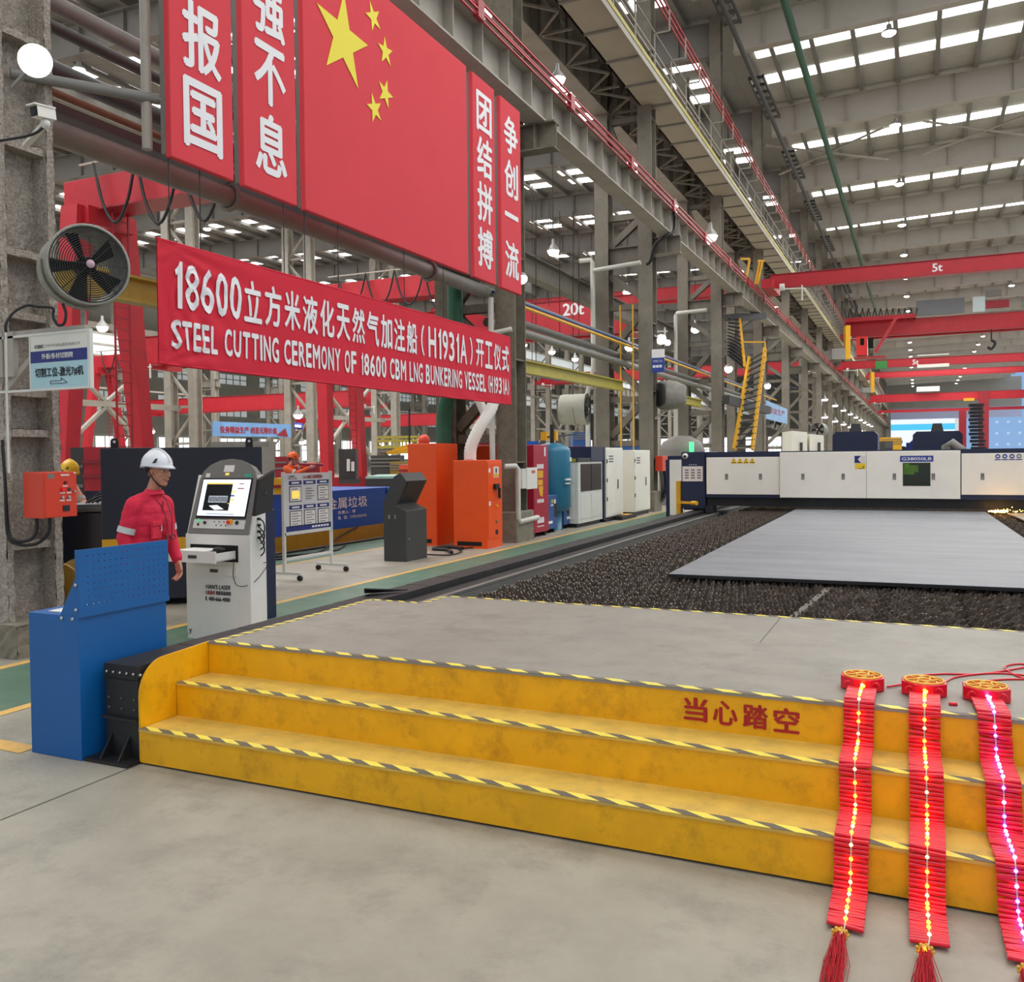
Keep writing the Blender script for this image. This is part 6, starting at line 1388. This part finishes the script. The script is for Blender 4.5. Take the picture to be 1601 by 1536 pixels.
# gantry crane A in the neighbouring bay
def gantry_crane(x, y, label, xr, zb=8.3, zt=9.15, sp=1.5, legs=None, group='red semi-gantry cranes in the neighbouring bay'):
    t = thing('gantry_crane', label, 'crane', (x, y, 0), group=group)
    if legs is None: legs = ((y-sp, y-sp*.35), (y+sp, y+sp*.35))
    b = MB().use(red); b.box(x-.9, xr, y-.35, y+.35, zb, zt); b.build('bridge_beam', parent=t, bevel=.02)
    b = MB().use(redd); b.box(x-.9, xr, y-.45, y+.45, zb-.04, zb); b.build('bottom_flange', parent=t)
    for s_ in (-1, 1):
        b = MB().use(red); yb, yt = legs[0 if s_ < 0 else 1]
        b.add([(x-.20, yb-.20, .9), (x+.20, yb-.20, .9), (x+.20, yb+.20, .9), (x-.20, yb+.20, .9), (x-.30, yt-.28, zb), (x+.30, yt-.28, zb), (x+.30, yt+.28, zb), (x-.30, yt+.28, zb)], [(0, 3, 2, 1), (4, 5, 6, 7), (0, 1, 5, 4), (1, 2, 6, 5), (2, 3, 7, 6), (3, 0, 4, 7)]); b.build('leg', parent=t)
    b = MB().use(red); b.box(x-.45, x+.45, y-sp*.5, y+sp*.5, zb-.45, zb); b.build('head_box', parent=t); b = MB().use(red); b.box(x-.35, x+.35, y-sp-1.3, y+sp+1.3, .35, .95); eb_ = b.build('end_carriage', parent=t)
    b = MB().use(yelp)
    for s_ in (-1, 1):
        for k in range(4): yy = y+s_*(sp+.9)+k*.12; b.bar((x+.355, yy, .36), (x+.355, yy+.12, .94), .01, .04)
    b.build('hazard_stripes', parent=eb_)
    b = MB().use(dgrey)
    for s_ in (-1, 1): b.cyl((x-.1, y+s_*(sp+.8), .25), (x+.1, y+s_*(sp+.8), .25), .25, n=18)
    b.build('wheels', parent=t)
    b = MB().use(steell); b.bar((x, y-.6, zt+.25), (xr, y-.6, zt+.25), .05, .05); b.build('cable_track', parent=t)
    n = max(2, int((xr-x)/1.5)); R = _rn.Random(int(y))
    b = MB().use(cable)
    for k in range(n):
        xa = x+.5+(xr-x-1)*k/n; xb = x+.5+(xr-x-1)*(k+1)/n; dp = R.uniform(1.0, 1.7)
        b.tube(bez([(xa, y-.6, zt+.25), (xa+(xb-xa)*.2, y-.6, zt-dp*.6), (xa+(xb-xa)*.5, y-.6, zt-dp), (xa+(xb-xa)*.8, y-.6, zt-dp*.6), (xb, y-.6, zt+.25)], 5), .04, 6)
    b.build('festoon_cable', parent=t)
    b = MB().use(redd)
    for k in range(26): b.bar((x+.75, y-.25, 1+k*.28), (x+.75, y+.25, 1+k*.28), .03, .03)
    for s_ in (-.25, .25): b.bar((x+.75, y+s_, .9), (x+.75, y+s_, zb), .04, .04)
    b.build('ladder', parent=t)
    return t
def lg(x, zb, *L):
    out = []
    for (u0, v0, u1, v1) in L:
        a, c = onx(u0, v0, x), onx(u1, v1, x); k = (c.y-a.y)/(c.z-a.z); out.append((a.y+k*(.9-a.z), a.y+k*(zb-a.z)))
    return tuple(out)
GL = lg(-19.6, 8.3, (105, 690, 114, 495), (222, 690, 200, 470)); gy_ = (GL[0][1]+GL[1][1])/2
GL2 = lg(-22.5, 8.3, (512, 735, 508, 610), (564, 735, 556, 610)); gy2 = (GL2[0][1]+GL2[1][1])/2
gantry_crane(-19.6, gy_, 'red semi-gantry crane with splayed legs behind the long banner, nearest of its kind', -9.9, legs=GL)
gantry_crane(-22.5, gy2, 'red semi-gantry crane with splayed legs, second from the camera', -16, legs=GL2, sp=.9)
gantry_crane(-52, 47, 'red gantry crane with splayed legs two bays away', -40, sp=1.8)
gb = thing('crane_control_cabinet', 'dark grey control cabinet by red crane legs behind the notice board', 'cabinet', tuple(at(545, 745, 30)))
p = at(530, 750, 29); q = at(556, 702, 29); b = MB().use(dgrey); b.prism([(p.x, p.y, p.z), (q.x, q.y, p.z), (q.x, q.y, q.z), (p.x, p.y, q.z)], FW*.6); b.build('body', parent=gb)
b = MB().use(paper); r_ = at(543, 735, 28.9); b.prism([at(542, 737, 28.95), at(547, 737, 28.95), at(547, 718, 28.95), at(542, 718, 28.95)], FW*.02); b.prism([at(549, 737, 28.95), at(554, 737, 28.95), at(554, 722, 28.95), at(549, 722, 28.95)], FW*.02); b.build('label', parent=gb)
b = MB().use(dgrey); b.box(min(p.x, q.x), max(p.x, q.x), p.y, p.y+.5, .95, p.z); b.build('stand', parent=gb)
def bridge(y, z0, z1, xa, xb, label, txt=None, tx=0, th=.45, double=0, m=red, extra=None, grp=None):
    t = thing('bridge_crane', label, 'crane', ((xa+xb)/2, y, z0), group=grp)
    b = MB().use(m); b.box(xa, xb, y-.02, y+.25, z0, z1); b.use(redd).box(xa, xb, y-.1, y+.33, z0-.03, z0); b.use(redd).box(xa, xb, y-.08, y+.3, z1, z1+.03); b.build('bridge_beam', parent=t)
    if double: b = MB().use(m); b.box(xa, xb, y+double, y+double+.4, z0, z1); b.build('bridge_beam', parent=t)
    for x in (xa, xb):
        b = MB().use(m); b.box(x-.25, x+.25, y-1.2, y+1.4+double, z0-.15, z0+.25); ec = b.build('end_carriage', parent=t)
        b = MB().use(lgrey); b.bar((x+.3, y-.9, z0-.2), (x+1.6, y-.9, z0-.25), .05, .05); b.bar((x+1.5, y-.9, z0-.8), (x+1.5, y-.9, z0-.1), .06, .06); b.cyl((x+.55, y-1.0, z0-.15), (x+.75, y-1.0, z0-.15), .16, n=12); b.build('current_collector', parent=ec)
    if txt: b = MB().use(lett); b.text(txt, (tx, y-.025, (z0+z1)/2-th/2 if th < .47 else z1-th-.12), (1, 0, 0), (0, 0, 1), None, th, bold=.03); b.build('lettering', parent=t)
    return t
def hoist(t, x, y, z, m=mgrey):
    b = MB().use(m); b.box(x-.5, x+.5, y-.3, y+.5, z-.7, z-.05); h_ = b.build('hoist', parent=t); b = MB().use(fanb); b.cyl((x, y, z-1.8), (x, y, z-.7), .03, n=6); b.tube([(x, y, z-1.8), (x, y, z-1.95), (x+.12, y, z-2.05), (x, y, z-2.2), (x-.12, y, z-2.1)], .05, 8); b.build('hook', parent=h_)
YC = 44.4
pa_ = ony(1458, 424, YC)
c5 = bridge(YC, ony(1601, 418, YC).z, ony(1601, 395, YC).z, -6.2, 18, 'long red bridge crane beam marked 5t, nearest in the right bay', '5t', pa_.x-.02, .36)
def far_bridge(v_bot, v_top, z0, u_ref, label, **k):
    # distance follows from the beam's height over the floor
    d = (z0-EYE)/(-(ray(u_ref, v_bot).z)/F*-1) if False else (z0-EYE)/(ray(u_ref, v_bot).z/F)
    p = at(u_ref, v_bot, d); h = ony(u_ref, v_top, p.y).z-z0
    return bridge(p.y, z0, z0+h, -6.5, 18, label, **k), p.y
c20, yb_ = far_bridge(519, 495, 13.0, 1480, 'deep red overhead crane girder behind the 5t beam, with cabin', double=2.2)
yq = yb_-.3
def pr(m, u0, v0, u1, v1, dy, dep, nm, par): b = MB().use(m); p, q = ony(u0, v1, yq+dy), ony(u1, v0, yq+dy); b.box(p.x, q.x, yq+dy, yq+dy+dep, p.z, q.z); return b.build(nm, parent=par)
pr(red, 1322, 490, 1432, 504, -.9, .8, 'walkway_beam', c20); pr(mat('panel_grey', (112, 114, 118), .5, var=.05), 1432, 465, 1508, 494, -.3, .2, 'switch_panel', c20); pr(mat('panel_pale', (196, 212, 214), .5, var=0), 1521, 463, 1540, 488, -.3, .2, 'pale_panel', c20); pr(redd, 1541, 468, 1578, 482, -.2, .4, 'trolley', c20); pr(mgrey, 1541, 452, 1566, 464, -.2, .4, 'trolley_box', c20)
cbn = pr(mat('cab_red', (224, 40, 40), .4, var=0), 1339, 526, 1356, 556, -2.5, 1.5, 'driver_cabin', c20); pr(glassd, 1345, 529, 1351, 540, -2.55, .06, 'cabin_window', cbn); pr(red, 1335, 556, 1385, 561, -2.5, 1.5, 'cabin_floor', c20); pr(glassd, 1357, 528, 1366, 545, -2.0, .1, 'cabin_side_window', cbn)
b = MB().use(red); b.bar(ony(1402, 496, yq-2.6), ony(1368, 552, yq-2.6), .5, .25); b.build('cabin_stair', parent=c20)
b = MB().use(fanb); p = ony(1550, 515, yq); b.cyl(p, p-V((0, 0, 1.0)), .06, n=8); b.tube(bez([p-V((0, 0, 1)), p-V((0, 0, 1.3))+V((.3, 0, 0)), p-V((0, 0, 1.8)), p-V((.3, 0, 1.6))], 5), .12, 8); b.build('hook', parent=c20)
b = MB().use(cable)
for k in range(12): a_ = ony(1320+k*9.5, 482, yq-.6); z_ = ony(1320+k*9.5+9.5, 482, yq-.6); b.tube(bez([a_, (a_+z_)/2-V((0, 0, 1.1)), z_], 4), .05, 5)
b.build('festoon_cable', parent=c20)
c2nd, y2 = far_bridge(570, 558, 9.6, 1480, 'slim red crane beam with pale sign, second lower crane', txt='5t', tx=-.4, th=.45)
p = ony(1434, 557, y2-.3); q = ony(1484, 553, y2-.3); b = MB().use(white); b.box(p.x, q.x, y2-.35, y2-.25, p.z, q.z); b.box(p.x, q.x, y2-.35, y2-.25, ony(1434, 576, y2).z, ony(1434, 571, y2).z); b.build('sign_strip', parent=c2nd)
p = ony(1369, 572, y2-1); q = ony(1387, 568, y2-1); b = MB().use(mat('hoist_green', (50, 130, 60), .5, var=0)); b.box(p.x, q.x, y2-1.4, y2-.6, p.z-.3, q.z+.2); b.build('hoist', parent=c2nd)
c3, y3 = far_bridge(584, 577, 12.6, 1500, 'pale red overhead crane girder, third upper crane', double=2.5)
c4, y4 = far_bridge(626, 614, 9.4, 1480, 'red crane beam with cream hoist box, fourth along the bay')
p = ony(1433, 613, y4-.4); q = ony(1469, 604, y4-.4); b = MB().use(white); b.box(p.x, q.x, y4-.8, y4-.3, p.z, q.z); b.build('hoist', parent=c4)
p = ony(1516, 624, y4-.4); b = MB().use(yelp); b.box(p.x-.8, p.x+.6, y4-.9, y4-.3, p.z-.3, p.z+.1); b.build('warning_box', parent=c4)
for u0, u1, vb in ((1530, 1546, 700),): a_ = ony(u0, 612, y4); e_ = ony(u1, 612, y4); b = MB().use(redd); b.box(a_.x, e_.x, y4-.3, y4+.6, 0, a_.z); b.build('support_leg', parent=c4)
c5b, y5 = far_bridge(644, 640, 9.2, 1440, 'small red crane beam in front of the bright open gate')
b = MB().use(redd); a_ = ony(1504, 641, y5); b.box(a_.x-.5, a_.x+.7, y5-.3, y5+.5, 0, 9.2); b.build('support_leg', parent=c5b)
# driver-side equipment hung under the upper runway
for k, (u0, v0, u1, v1, d) in enumerate(((1301, 545, 1322, 562, 80), (1349, 606, 1362, 614, 120))):
    p, q = at(u0, v1, d), at(u1, v0, d); b = MB().use(mgrey); b.prism([(p.x, p.y, p.z), (q.x, q.y, p.z), (q.x, q.y, q.z), (p.x, p.y, q.z)], FW*2); b.use(yelp).prism([(q.x, q.y, p.z), (q.x+.4, q.y, p.z), (q.x+.4, q.y, q.z+2), (q.x, q.y, q.z+2)], FW*.5)
    one('maintenance_platform', b, None, ['grey and yellow maintenance box under the upper runway, nearer', 'grey and yellow maintenance box under the upper runway, farther'][k], 'platform')
# cranes in the neighbouring bays
bridge(35, 6.65, 8.04, -36.0, -10.1, 'red bridge crane marked 20t seen through the first column gap', '20t', ony(880, 475, 35).x, .5, double=1.2)
bridge(66, 13.1, 13.9, -36.0, -9.7, 'red bridge crane marked 4t seen beyond the second column', '4t', ony(1111, 457, 66).x, .9, double=1.8)
bridge(90, 9.4, 10.4, -36.0, -9.7, 'red bridge crane farther back in the neighbouring bay', None, 0, .8, double=1.8)
bridge(62, 6.0, 7.2, -64, -40, 'red bridge crane two bays away', None, 0, .8, double=1.8)
bridge(85, 5.2, 6.4, -64, -40, 'red bridge crane two bays away, farther back', None, 0, .8, double=1.8)
t = thing('crane_trolley', 'dark red crane end hanging behind the last red board', 'crane', (-9.5, 19, 7)); p, q = at(815, 290, 20), at(868, 250, 22)
b = MB().use(redd); b.bar((-9.9, 15.5, 7.6), (-9.9, 20.3, 7.6), .7, .75); b.build('end_carriage', parent=t, bevel=.05)
b = MB().use(steel); b.ibeam((-9.6, 12, 6.9), (-9.6, 40, 6.9), .35, .6, .03, .03); one('crane_rail_beam', b, None, 'grey rail beam under the dark red crane end', 'beam')
# hanging droppers and frames in the gap beyond the boards
for k, (u, v0, v1, d) in enumerate(((838, 300, 610, 24), (875, 330, 560, 25), (832, 290, 600, 30), (896, 330, 640, 26), (905, 350, 560, 27), (858, 300, 480, 28))):
    b = MB().use(cable); b.cyl(at(u, v0, d), at(u, v1, d), .012, n=6); one('hanging_rope', b, None, 'thin dark rope hanging in the first column gap, %s' % ['second from the left', 'fourth from the left', 'leftmost', 'fifth from the left', 'rightmost', 'third from the left'][k], 'rope', 'ropes in the first column gap')
b = MB().use(letb); P = [at(818, 585, 40), at(875, 597, 42), at(875, 588, 42), at(818, 575, 40)]; b.prism(P, FW*.05); b.use(lett)
for k in range(8): c_ = P[0].lerp(P[1], (k+.5)/8).lerp(P[3].lerp(P[2], (k+.5)/8), .5)-FW*.05; b.bar(c_-RT*.08, c_+RT*.08, .05, .16)
one('slogan_strip', b, None, 'navy strip of white characters above the olive rail in the first column gap', 'sign')
# ================================================================== NEIGHBOURING BAY FLOOR THINGS
bsn = thing('slogan_banner', 'light blue slogan banner with red characters far behind the notice board', 'banner', tuple(onx(333, 682, -37)))
P = [onx(333, 682, -37), onx(455, 684, -37), onx(455, 664, -37), onx(333, 659, -37)]; b = MB().use(mat('banner_sky2', (120, 168, 222), .6, var=.15, vs=.6)); b.prism(P, (-.06, 0, 0)); b.build('panel', parent=bsn)
b = MB().use(letr); ud = (P[1]-P[0]); b.text('投身精益生产 创造无限价值', P[0]+ud*.08+V((.02, 0, .18)), ud, (0, 0, 1), ud.length*.72, .42, bold=.03); b.build('lettering', parent=bsn)
b = MB().use(redd); P2 = [onx(432, 681, -36.98), onx(450, 683, -36.98), onx(446, 670, -36.98)]; b.prism(P2, (.02, 0, 0)); b.build('ship_picture', parent=bsn)
sb = thing('column_sign', 'small blue sign on a far pale column under a lamp', 'sign', tuple(at(466, 665, 44)))
P = [at(460, 670, 44), at(473, 672, 44), at(473, 662, 44), at(460, 661, 44)]; b = MB().use(letb); b.prism(P, FW*.1); b.build('plate', parent=sb); b = MB().use(lett); P = [at(461, 668, 43.9), at(471, 669, 43.9), at(471, 665, 43.9), at(461, 664, 43.9)]; b.prism(P, FW*.02); b.build('print', parent=sb)
for k, (u, v, d, r) in enumerate(((466, 650, 43.5, .3), (518, 693, 40, .2), (472, 692, 46, .2), (237, 675, 28, .14), (655, 688, 44, .2), (598, 694, 50, .2), (160, 513, 30, .25), (865, 394, 34, .3), (981, 458, 44, .3), (984, 544, 50, .35), (1087, 516, 52, .35), (899, 562, 60, .3), (863, 551, 60, .3), (819, 540, 60, .3), (1111, 371, 34, .34), (872, 125, 20, .22), (930, 551, 46, .2), (1056, 322, 30, .14))):
    p = at(u, v, d); t = thing('hanging_lamp', 'round glowing lamp hanging in the neighbouring bays, number %s by brightness' % ORD[k] if False else ['lamp on the far pale column above the small blue sign', 'small lamp beside the second red crane leg', 'small lamp below the blue column sign', 'small lamp left of the white helmet', 'small lamp above the tall orange cabinet', 'small lamp above the yellow lifting beam', 'lamp behind the near red crane leg under the beam', 'lamp hanging in the first column gap right of the last board', 'lamp inside the second lattice column, upper', 'lamp inside the second lattice column, lower', 'lamp inside the third lattice column', 'third of three lamps in a row in the first column gap', 'second of three lamps in a row in the first column gap', 'first of three lamps in a row in the first column gap', 'lamp on the lower runway near the second column', 'lamp above the lower runway near the last board', 'small lamp beside the olive rail', 'small lamp on the conductor bars of the lower runway'][k], 'lamp', tuple(p))
    b = MB().use(lampm); b.ball(p, r*.7, 12, (1, 1, .75)); b.build('bulb', parent=t); b = MB().use(lampc); b.lathe(p, (0, 0, 1), [(r*.1, r*.8), (r*.5, r*.6), (r, r*.2), (r*1.6, r*.15), (r*1.6, 0)], 12); b.build('housing', parent=t)
    if 6 < k < 14: b = MB().use(cable); b.cyl(p+V((0, 0, r*1.5)), V((p.x, p.y, 18.4)), .02, n=6); b.build('suspension_cord', parent=t)
def stuffbox(name, label, cat, u0, u1, v0, v1, d, dep, m, ground=True, extra=None):
    p, q = at(u0, v1, d), at(u1, v0, d); z0 = 0 if ground else p.z; z1 = q.z
    t = thing(name, label, cat, (p.x, p.y, 0)); b = MB().use(m); dv = V((FW.x, FW.y, 0))*dep
    b.prism([(p.x, p.y, z0), (q.x, q.y, z0), (q.x, q.y, z1), (p.x, p.y, z1)], dv); bd = b.build('body', parent=t)
    if extra: extra(t, p, q, d)
    return t
def lines(m, n=3):
    def f(t, p, q, d):
        b = MB().use(m)
        for k in range(n): z = p.z+(q.z-p.z)*(k+1)/(n+1) if p.z > 0 else q.z*(k+1)/(n+1); b.bar((p.x, p.y-.02, z), (q.x, q.y-.02, z), .03, .05)
        b.build('band', parent=t)
    return f
stuffbox('red_cabinet', 'red cabinet with dark side behind the worker in yellow helmet', 'cabinet', 132, 161, 699, 768, 14, 1, red, False, lines(redd, 2))
stuffbox('grey_cabinet', 'dark grey cabinet left of the red cabinet far left', 'cabinet', 112, 131, 700, 790, 14.2, .8, dgrey, True, lines(mgrey, 2))
t = thing('work_table', 'dark work table with steel sheets behind the rough near column', 'table', tuple(at(120, 800, 11.5)))
p, q = at(85, 802, 11.2), at(166, 800, 12.2); dv = V((FW.x, FW.y, 0)); up_ = V((0, 0, 1))
b = MB().use(mgrey); b.prism([p, q, q+up_*.05, p+up_*.05], dv*1.6); b.use(platem).prism([p+up_*.05+dv*.1, q+up_*.05+dv*.1, q+up_*.09+dv*.1, p+up_*.09+dv*.1], dv*1.2); b.build('table_top', parent=t)
b = MB().use(navyd); b.prism([(p.x, p.y, 0), (q.x, q.y, 0), q-up_*.02, p-up_*.02], dv*1.5); b.build('base', parent=t)
R = _rn.Random(12); b = MB().use(cable)
for k in range(9): s0 = p.lerp(q, R.uniform(.3, .95))+dv*R.uniform(.2, .8)+up_*.1; b.tube(bez([s0, s0+RT*.2+up_*R.uniform(.05, .2), s0+RT*.45+up_*R.uniform(0, .15), s0+RT*.6], 4), .012, 6)
one('cable_heap', b, None, 'tangle of black hoses and cables lying on the far left work table', 'cable')
wr = thing('wire_reel', 'ochre flanged wire reel on the floor behind the blue bench', 'reel', tuple(at(105, 890, 9.2)))
c_ = at(108, 888, 9.2); c_.z = .40; d_ = (RT*.25+FW*.97); d_.z = 0; d_.normalize()
b = MB().use(brass); b.cyl(c_-d_*.2, c_-d_*.18, .36, n=32); b.cyl(c_+d_*.2, c_+d_*.18, .36, n=32); b.build('flange', parent=wr); b = MB().use(chrome); b.cyl(c_-d_*.18, c_+d_*.18, .2, n=24); R = _rn.Random(5)
for k in range(16): a = R.uniform(-1, 1); b.tube(bez([c_-d_*.19+V((0, 0, .2)), c_-d_*.24+RT*a*.12+V((0, 0, .1)), c_-d_*.23+RT*a*.15-V((0, 0, .2))], 4), .004, 4)
b.build('wire', parent=wr); b = MB().use(brass); b.bar(c_+V((0, 0, -.38))-RT*.2, c_+V((0, 0, -.38))+RT*.2, .4, .04); b.build('cradle', parent=wr)
stuffbox('plate_table', 'long bench stacked with dark plates under a pale green sheet behind the kiosk', 'table', 572, 646, 748, 775, 24, 3, dgrey, True, lambda t, p, q, d: MB().use(mat('pale_green_sheet', (160, 200, 186), .4, var=.05)).prism([p+V((0, 0, q.z-p.z)), (q.x, q.y, q.z), (q.x, q.y, q.z+.06), (p.x, p.y, q.z+.06)], V((FW.x, FW.y, 0))*2.8).build('top_sheet', parent=t))
stuffbox('orange_welder', 'small orange welding unit left of the tall orange cabinet', 'machine', 624, 640, 727, 745, 26, 1, mat('welder_orange', (228, 84, 48), .45, var=.05), False, lines(redd, 1))
stuffbox('orange_rack', 'row of orange fence panels behind the worker in orange', 'rack', 475, 500, 727, 741, 27, .3, mat('rack_orange', (232, 96, 60), .5, var=.05), True, lines(redd, 3))
stuffbox('red_machine', 'dark red machine left of the worker in orange', 'machine', 430, 448, 714, 742, 26, 1.5, redd, True, lines(mgrey, 2))
stuffbox('yellow_bin', 'bright yellow box standing on the left end of the blue skip', 'bin', 428, 444, 748, 773.5, 16.6, .5, yelp, False, lines(redd, 1))
lb = thing('lifting_beam', 'yellow lifting beam with orange ball above the tall orange cabinet', 'crane attachment', tuple(at(640, 700, 30)))
b = MB().use(yelp); b.prism([at(606, 707, 30), at(660, 699, 30), at(668, 693, 30), at(640, 694, 30), at(622, 700, 30)], FW*.3); b.bar(at(605, 708, 30), at(640, 706, 30), .2, .12); b.build('beam', parent=lb); b = MB().use(orbox); b.ball(at(663, 689, 29.9), .2, 14); b.build('ball', parent=lb); b = MB().use(fanb); b.cyl(at(640, 694, 30), at(640, 640, 30), .03, n=6); b.build('rope', parent=lb)
yf = thing('yellow_platform_rail', 'yellow guard rails around a far platform behind the lifting beam', 'rail', tuple(at(600, 700, 40)))
b = MB().use(yelr)
for v in (684, 690, 700): b.bar(at(590, v, 40), at(665, v-1, 40), .1, .1)
for k in range(14): b.bar(at(590+k*5.6, 684, 40), at(590+k*5.6, 701, 40), .05, .05)
b.build('rails', parent=yf); b = MB().use(mgrey); b.prism([at(590, 702, 40), at(668, 700, 40), at(668, 706, 40), at(590, 708, 40)], FW*2); b.build('platform', parent=yf); b = MB().use(steell); b.bar(at(600, 705, 41), V((at(600, 705, 41).x, at(600, 705, 41).y, 0)), .3, .3); b.bar(at(655, 705, 41), V((at(655, 705, 41).x, at(655, 705, 41).y, 0)), .3, .3); b.build('post', parent=yf)
for k, (u0, u1, v0, v1, d, m, lab) in enumerate(((824, 842, 690, 720, 34, binb, 'blue container behind the crimson cabinet'), (880, 935, 698, 735, 34, redd, 'brownish red machine behind the teal tank'), (896, 924, 676, 690, 52, blue, 'blue machine far behind the teal tank'), (960, 1012, 690, 700, 60, blue, 'blue container far behind the second column'), (580, 625, 712, 735, 36, dgrey, 'dark machine bed far behind the orange welder'), (610, 640, 722, 738, 34, brass, 'ochre steel rack far behind the orange welder'), (690, 712, 706, 716, 40, binb, 'blue bin glimpsed between the orange cabinets'), (330, 420, 690, 700, 60, mgrey, 'grey machines under the far slogan banner'), (1378, 1410, 684, 698, 70, yelp, 'yellow lifting frame between the two navy hoods'), (1384, 1396, 690, 702, 66, dgrey, 'dark machine between the two navy hoods'))):
    stuffbox(['container', 'machine', 'machine', 'container', 'machine', 'rack', 'bin', 'machine', 'lifting_frame', 'machine'][k], lab, ['container', 'machine', 'machine', 'container', 'machine', 'rack', 'bin', 'machine', 'lifting frame', 'machine'][k], u0, u1, v0, v1, d, 2, m, True, lines(mgrey, 3))
# more far columns of light in the left: clad outer wall and windows
b = MB().use(wallc); b.quad((-97, -12, 0), (-97, 275, 0), (-97, 275, 19.6), (-97, -12, 19.6)); struct('wall_left', b)
n_ = 900
for k in range(16):
    for (z0, z1) in ((1.5, 5.0), (8.5, 11.0), (13.5, 15.0)):
        y = 42+k*11; b = MB().use(winb if z0 < 2 else wincl); b.quad((-96.9, y, z0), (-96.9, y+8, z0), (-96.9, y+8, z1), (-96.9, y, z1)); b.use(steell)
        for j in range(6): b.box(-96.9, -96.8, y+j*1.6-.06, y+j*1.6+.06, z0, z1)
        b.box(-96.9, -96.8, y, y+8, (z0+z1)/2-.06, (z0+z1)/2+.06); struct('window_%d' % n_, b); n_ += 1
for X in (-66, -38):
    nm_ = 'trim_%d' % (ti); ti += 1
    b = MB().use(wincl)
    b.box(X-.1, X, 45, 240, 11.2, 13.2); struct(nm_, b)
    nm_ = 'trim_%d' % (ti); ti += 1
    b = MB().use(steell)
    for z in (11.2, 12.2, 13.2, 8.3): b.box(X-.15, X+.1, 45, 240, z-.08, z+.08)
    struct(nm_, b)
# far end wall with open gate, and what stands outside
ew_ = 268
b = MB().use(wallc); b.quad((-97, ew_, 0), (-6.4, ew_, 0), (-6.4, ew_, 20), (-97, ew_, 20)); b.quad((-6.4, ew_, 13.3), (24, ew_, 13.3), (24, ew_, 20.8), (-6.4, ew_, 20.8)); struct('wall_back', b)
for k in range(14):
    x = -94+k*6.2; b = MB().use(winb); b.quad((x, ew_-.1, 1.5), (x+3.6, ew_-.1, 1.5), (x+3.6, ew_-.1, 6.5), (x, ew_-.1, 6.5)); b.use(steell)
    for j in range(4): b.box(x+j*1.2-.06, x+j*1.2+.06, ew_-.2, ew_-.1, 1.5, 6.5)
    b.box(x, x+3.6, ew_-.2, ew_-.1, 3.9, 4.05); struct('window_%d' % n_, b); n_ += 1
b = MB().use(farl); b.box(-6.4, 24, ew_+.1, ew_+.3, 10.5, 13.4); struct('door_1', b)
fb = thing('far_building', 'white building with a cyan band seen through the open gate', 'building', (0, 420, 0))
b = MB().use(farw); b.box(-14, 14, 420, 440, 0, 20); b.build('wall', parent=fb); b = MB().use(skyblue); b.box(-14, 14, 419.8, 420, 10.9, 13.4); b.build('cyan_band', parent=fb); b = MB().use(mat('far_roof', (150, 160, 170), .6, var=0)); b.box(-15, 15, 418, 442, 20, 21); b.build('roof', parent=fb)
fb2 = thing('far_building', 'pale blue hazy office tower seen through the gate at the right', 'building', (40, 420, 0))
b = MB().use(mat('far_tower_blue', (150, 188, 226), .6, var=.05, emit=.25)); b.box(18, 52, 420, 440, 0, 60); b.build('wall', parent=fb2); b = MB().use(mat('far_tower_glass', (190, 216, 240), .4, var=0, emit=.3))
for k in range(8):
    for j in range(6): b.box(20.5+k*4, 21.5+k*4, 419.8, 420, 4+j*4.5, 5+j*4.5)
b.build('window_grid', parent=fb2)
R = _rn.Random(8)
for k in range(5):
    x = -10+k*4.6; tr = thing('far_tree', 'dark tree outside the gate, %s from the left' % ORD[k], 'tree', (x, 330, 0), group='trees outside the gate')
    b = MB().use(treem)
    for j in range(9): b.ball((x+R.uniform(-1.4, 1.4), 330+R.uniform(-1, 1), 3.4+R.uniform(-1.6, 2.2)), R.uniform(.7, 1.3), 8)
    b.build('crown', parent=tr); b = MB().use(fanb); b.cyl((x, 330, 0), (x, 330, 3.4), .2, n=8); b.build('trunk', parent=tr)
bw = thing('far_truck', 'blue truck body outside the gate beside the trees', 'truck', (1, 300, 0)); b = MB().use(mat('truck_blue', (60, 70, 140), .5, var=0)); b.box(-3, 2, 300, 302, 1.2, 4.6); b.build('cargo_body', parent=bw); b = MB().use(fanb)
for x in (-2.2, -.8, 1.2): b.cyl((x, 299.8, .6), (x, 300.4, .6), .6, n=14)
b.build('wheels', parent=bw)
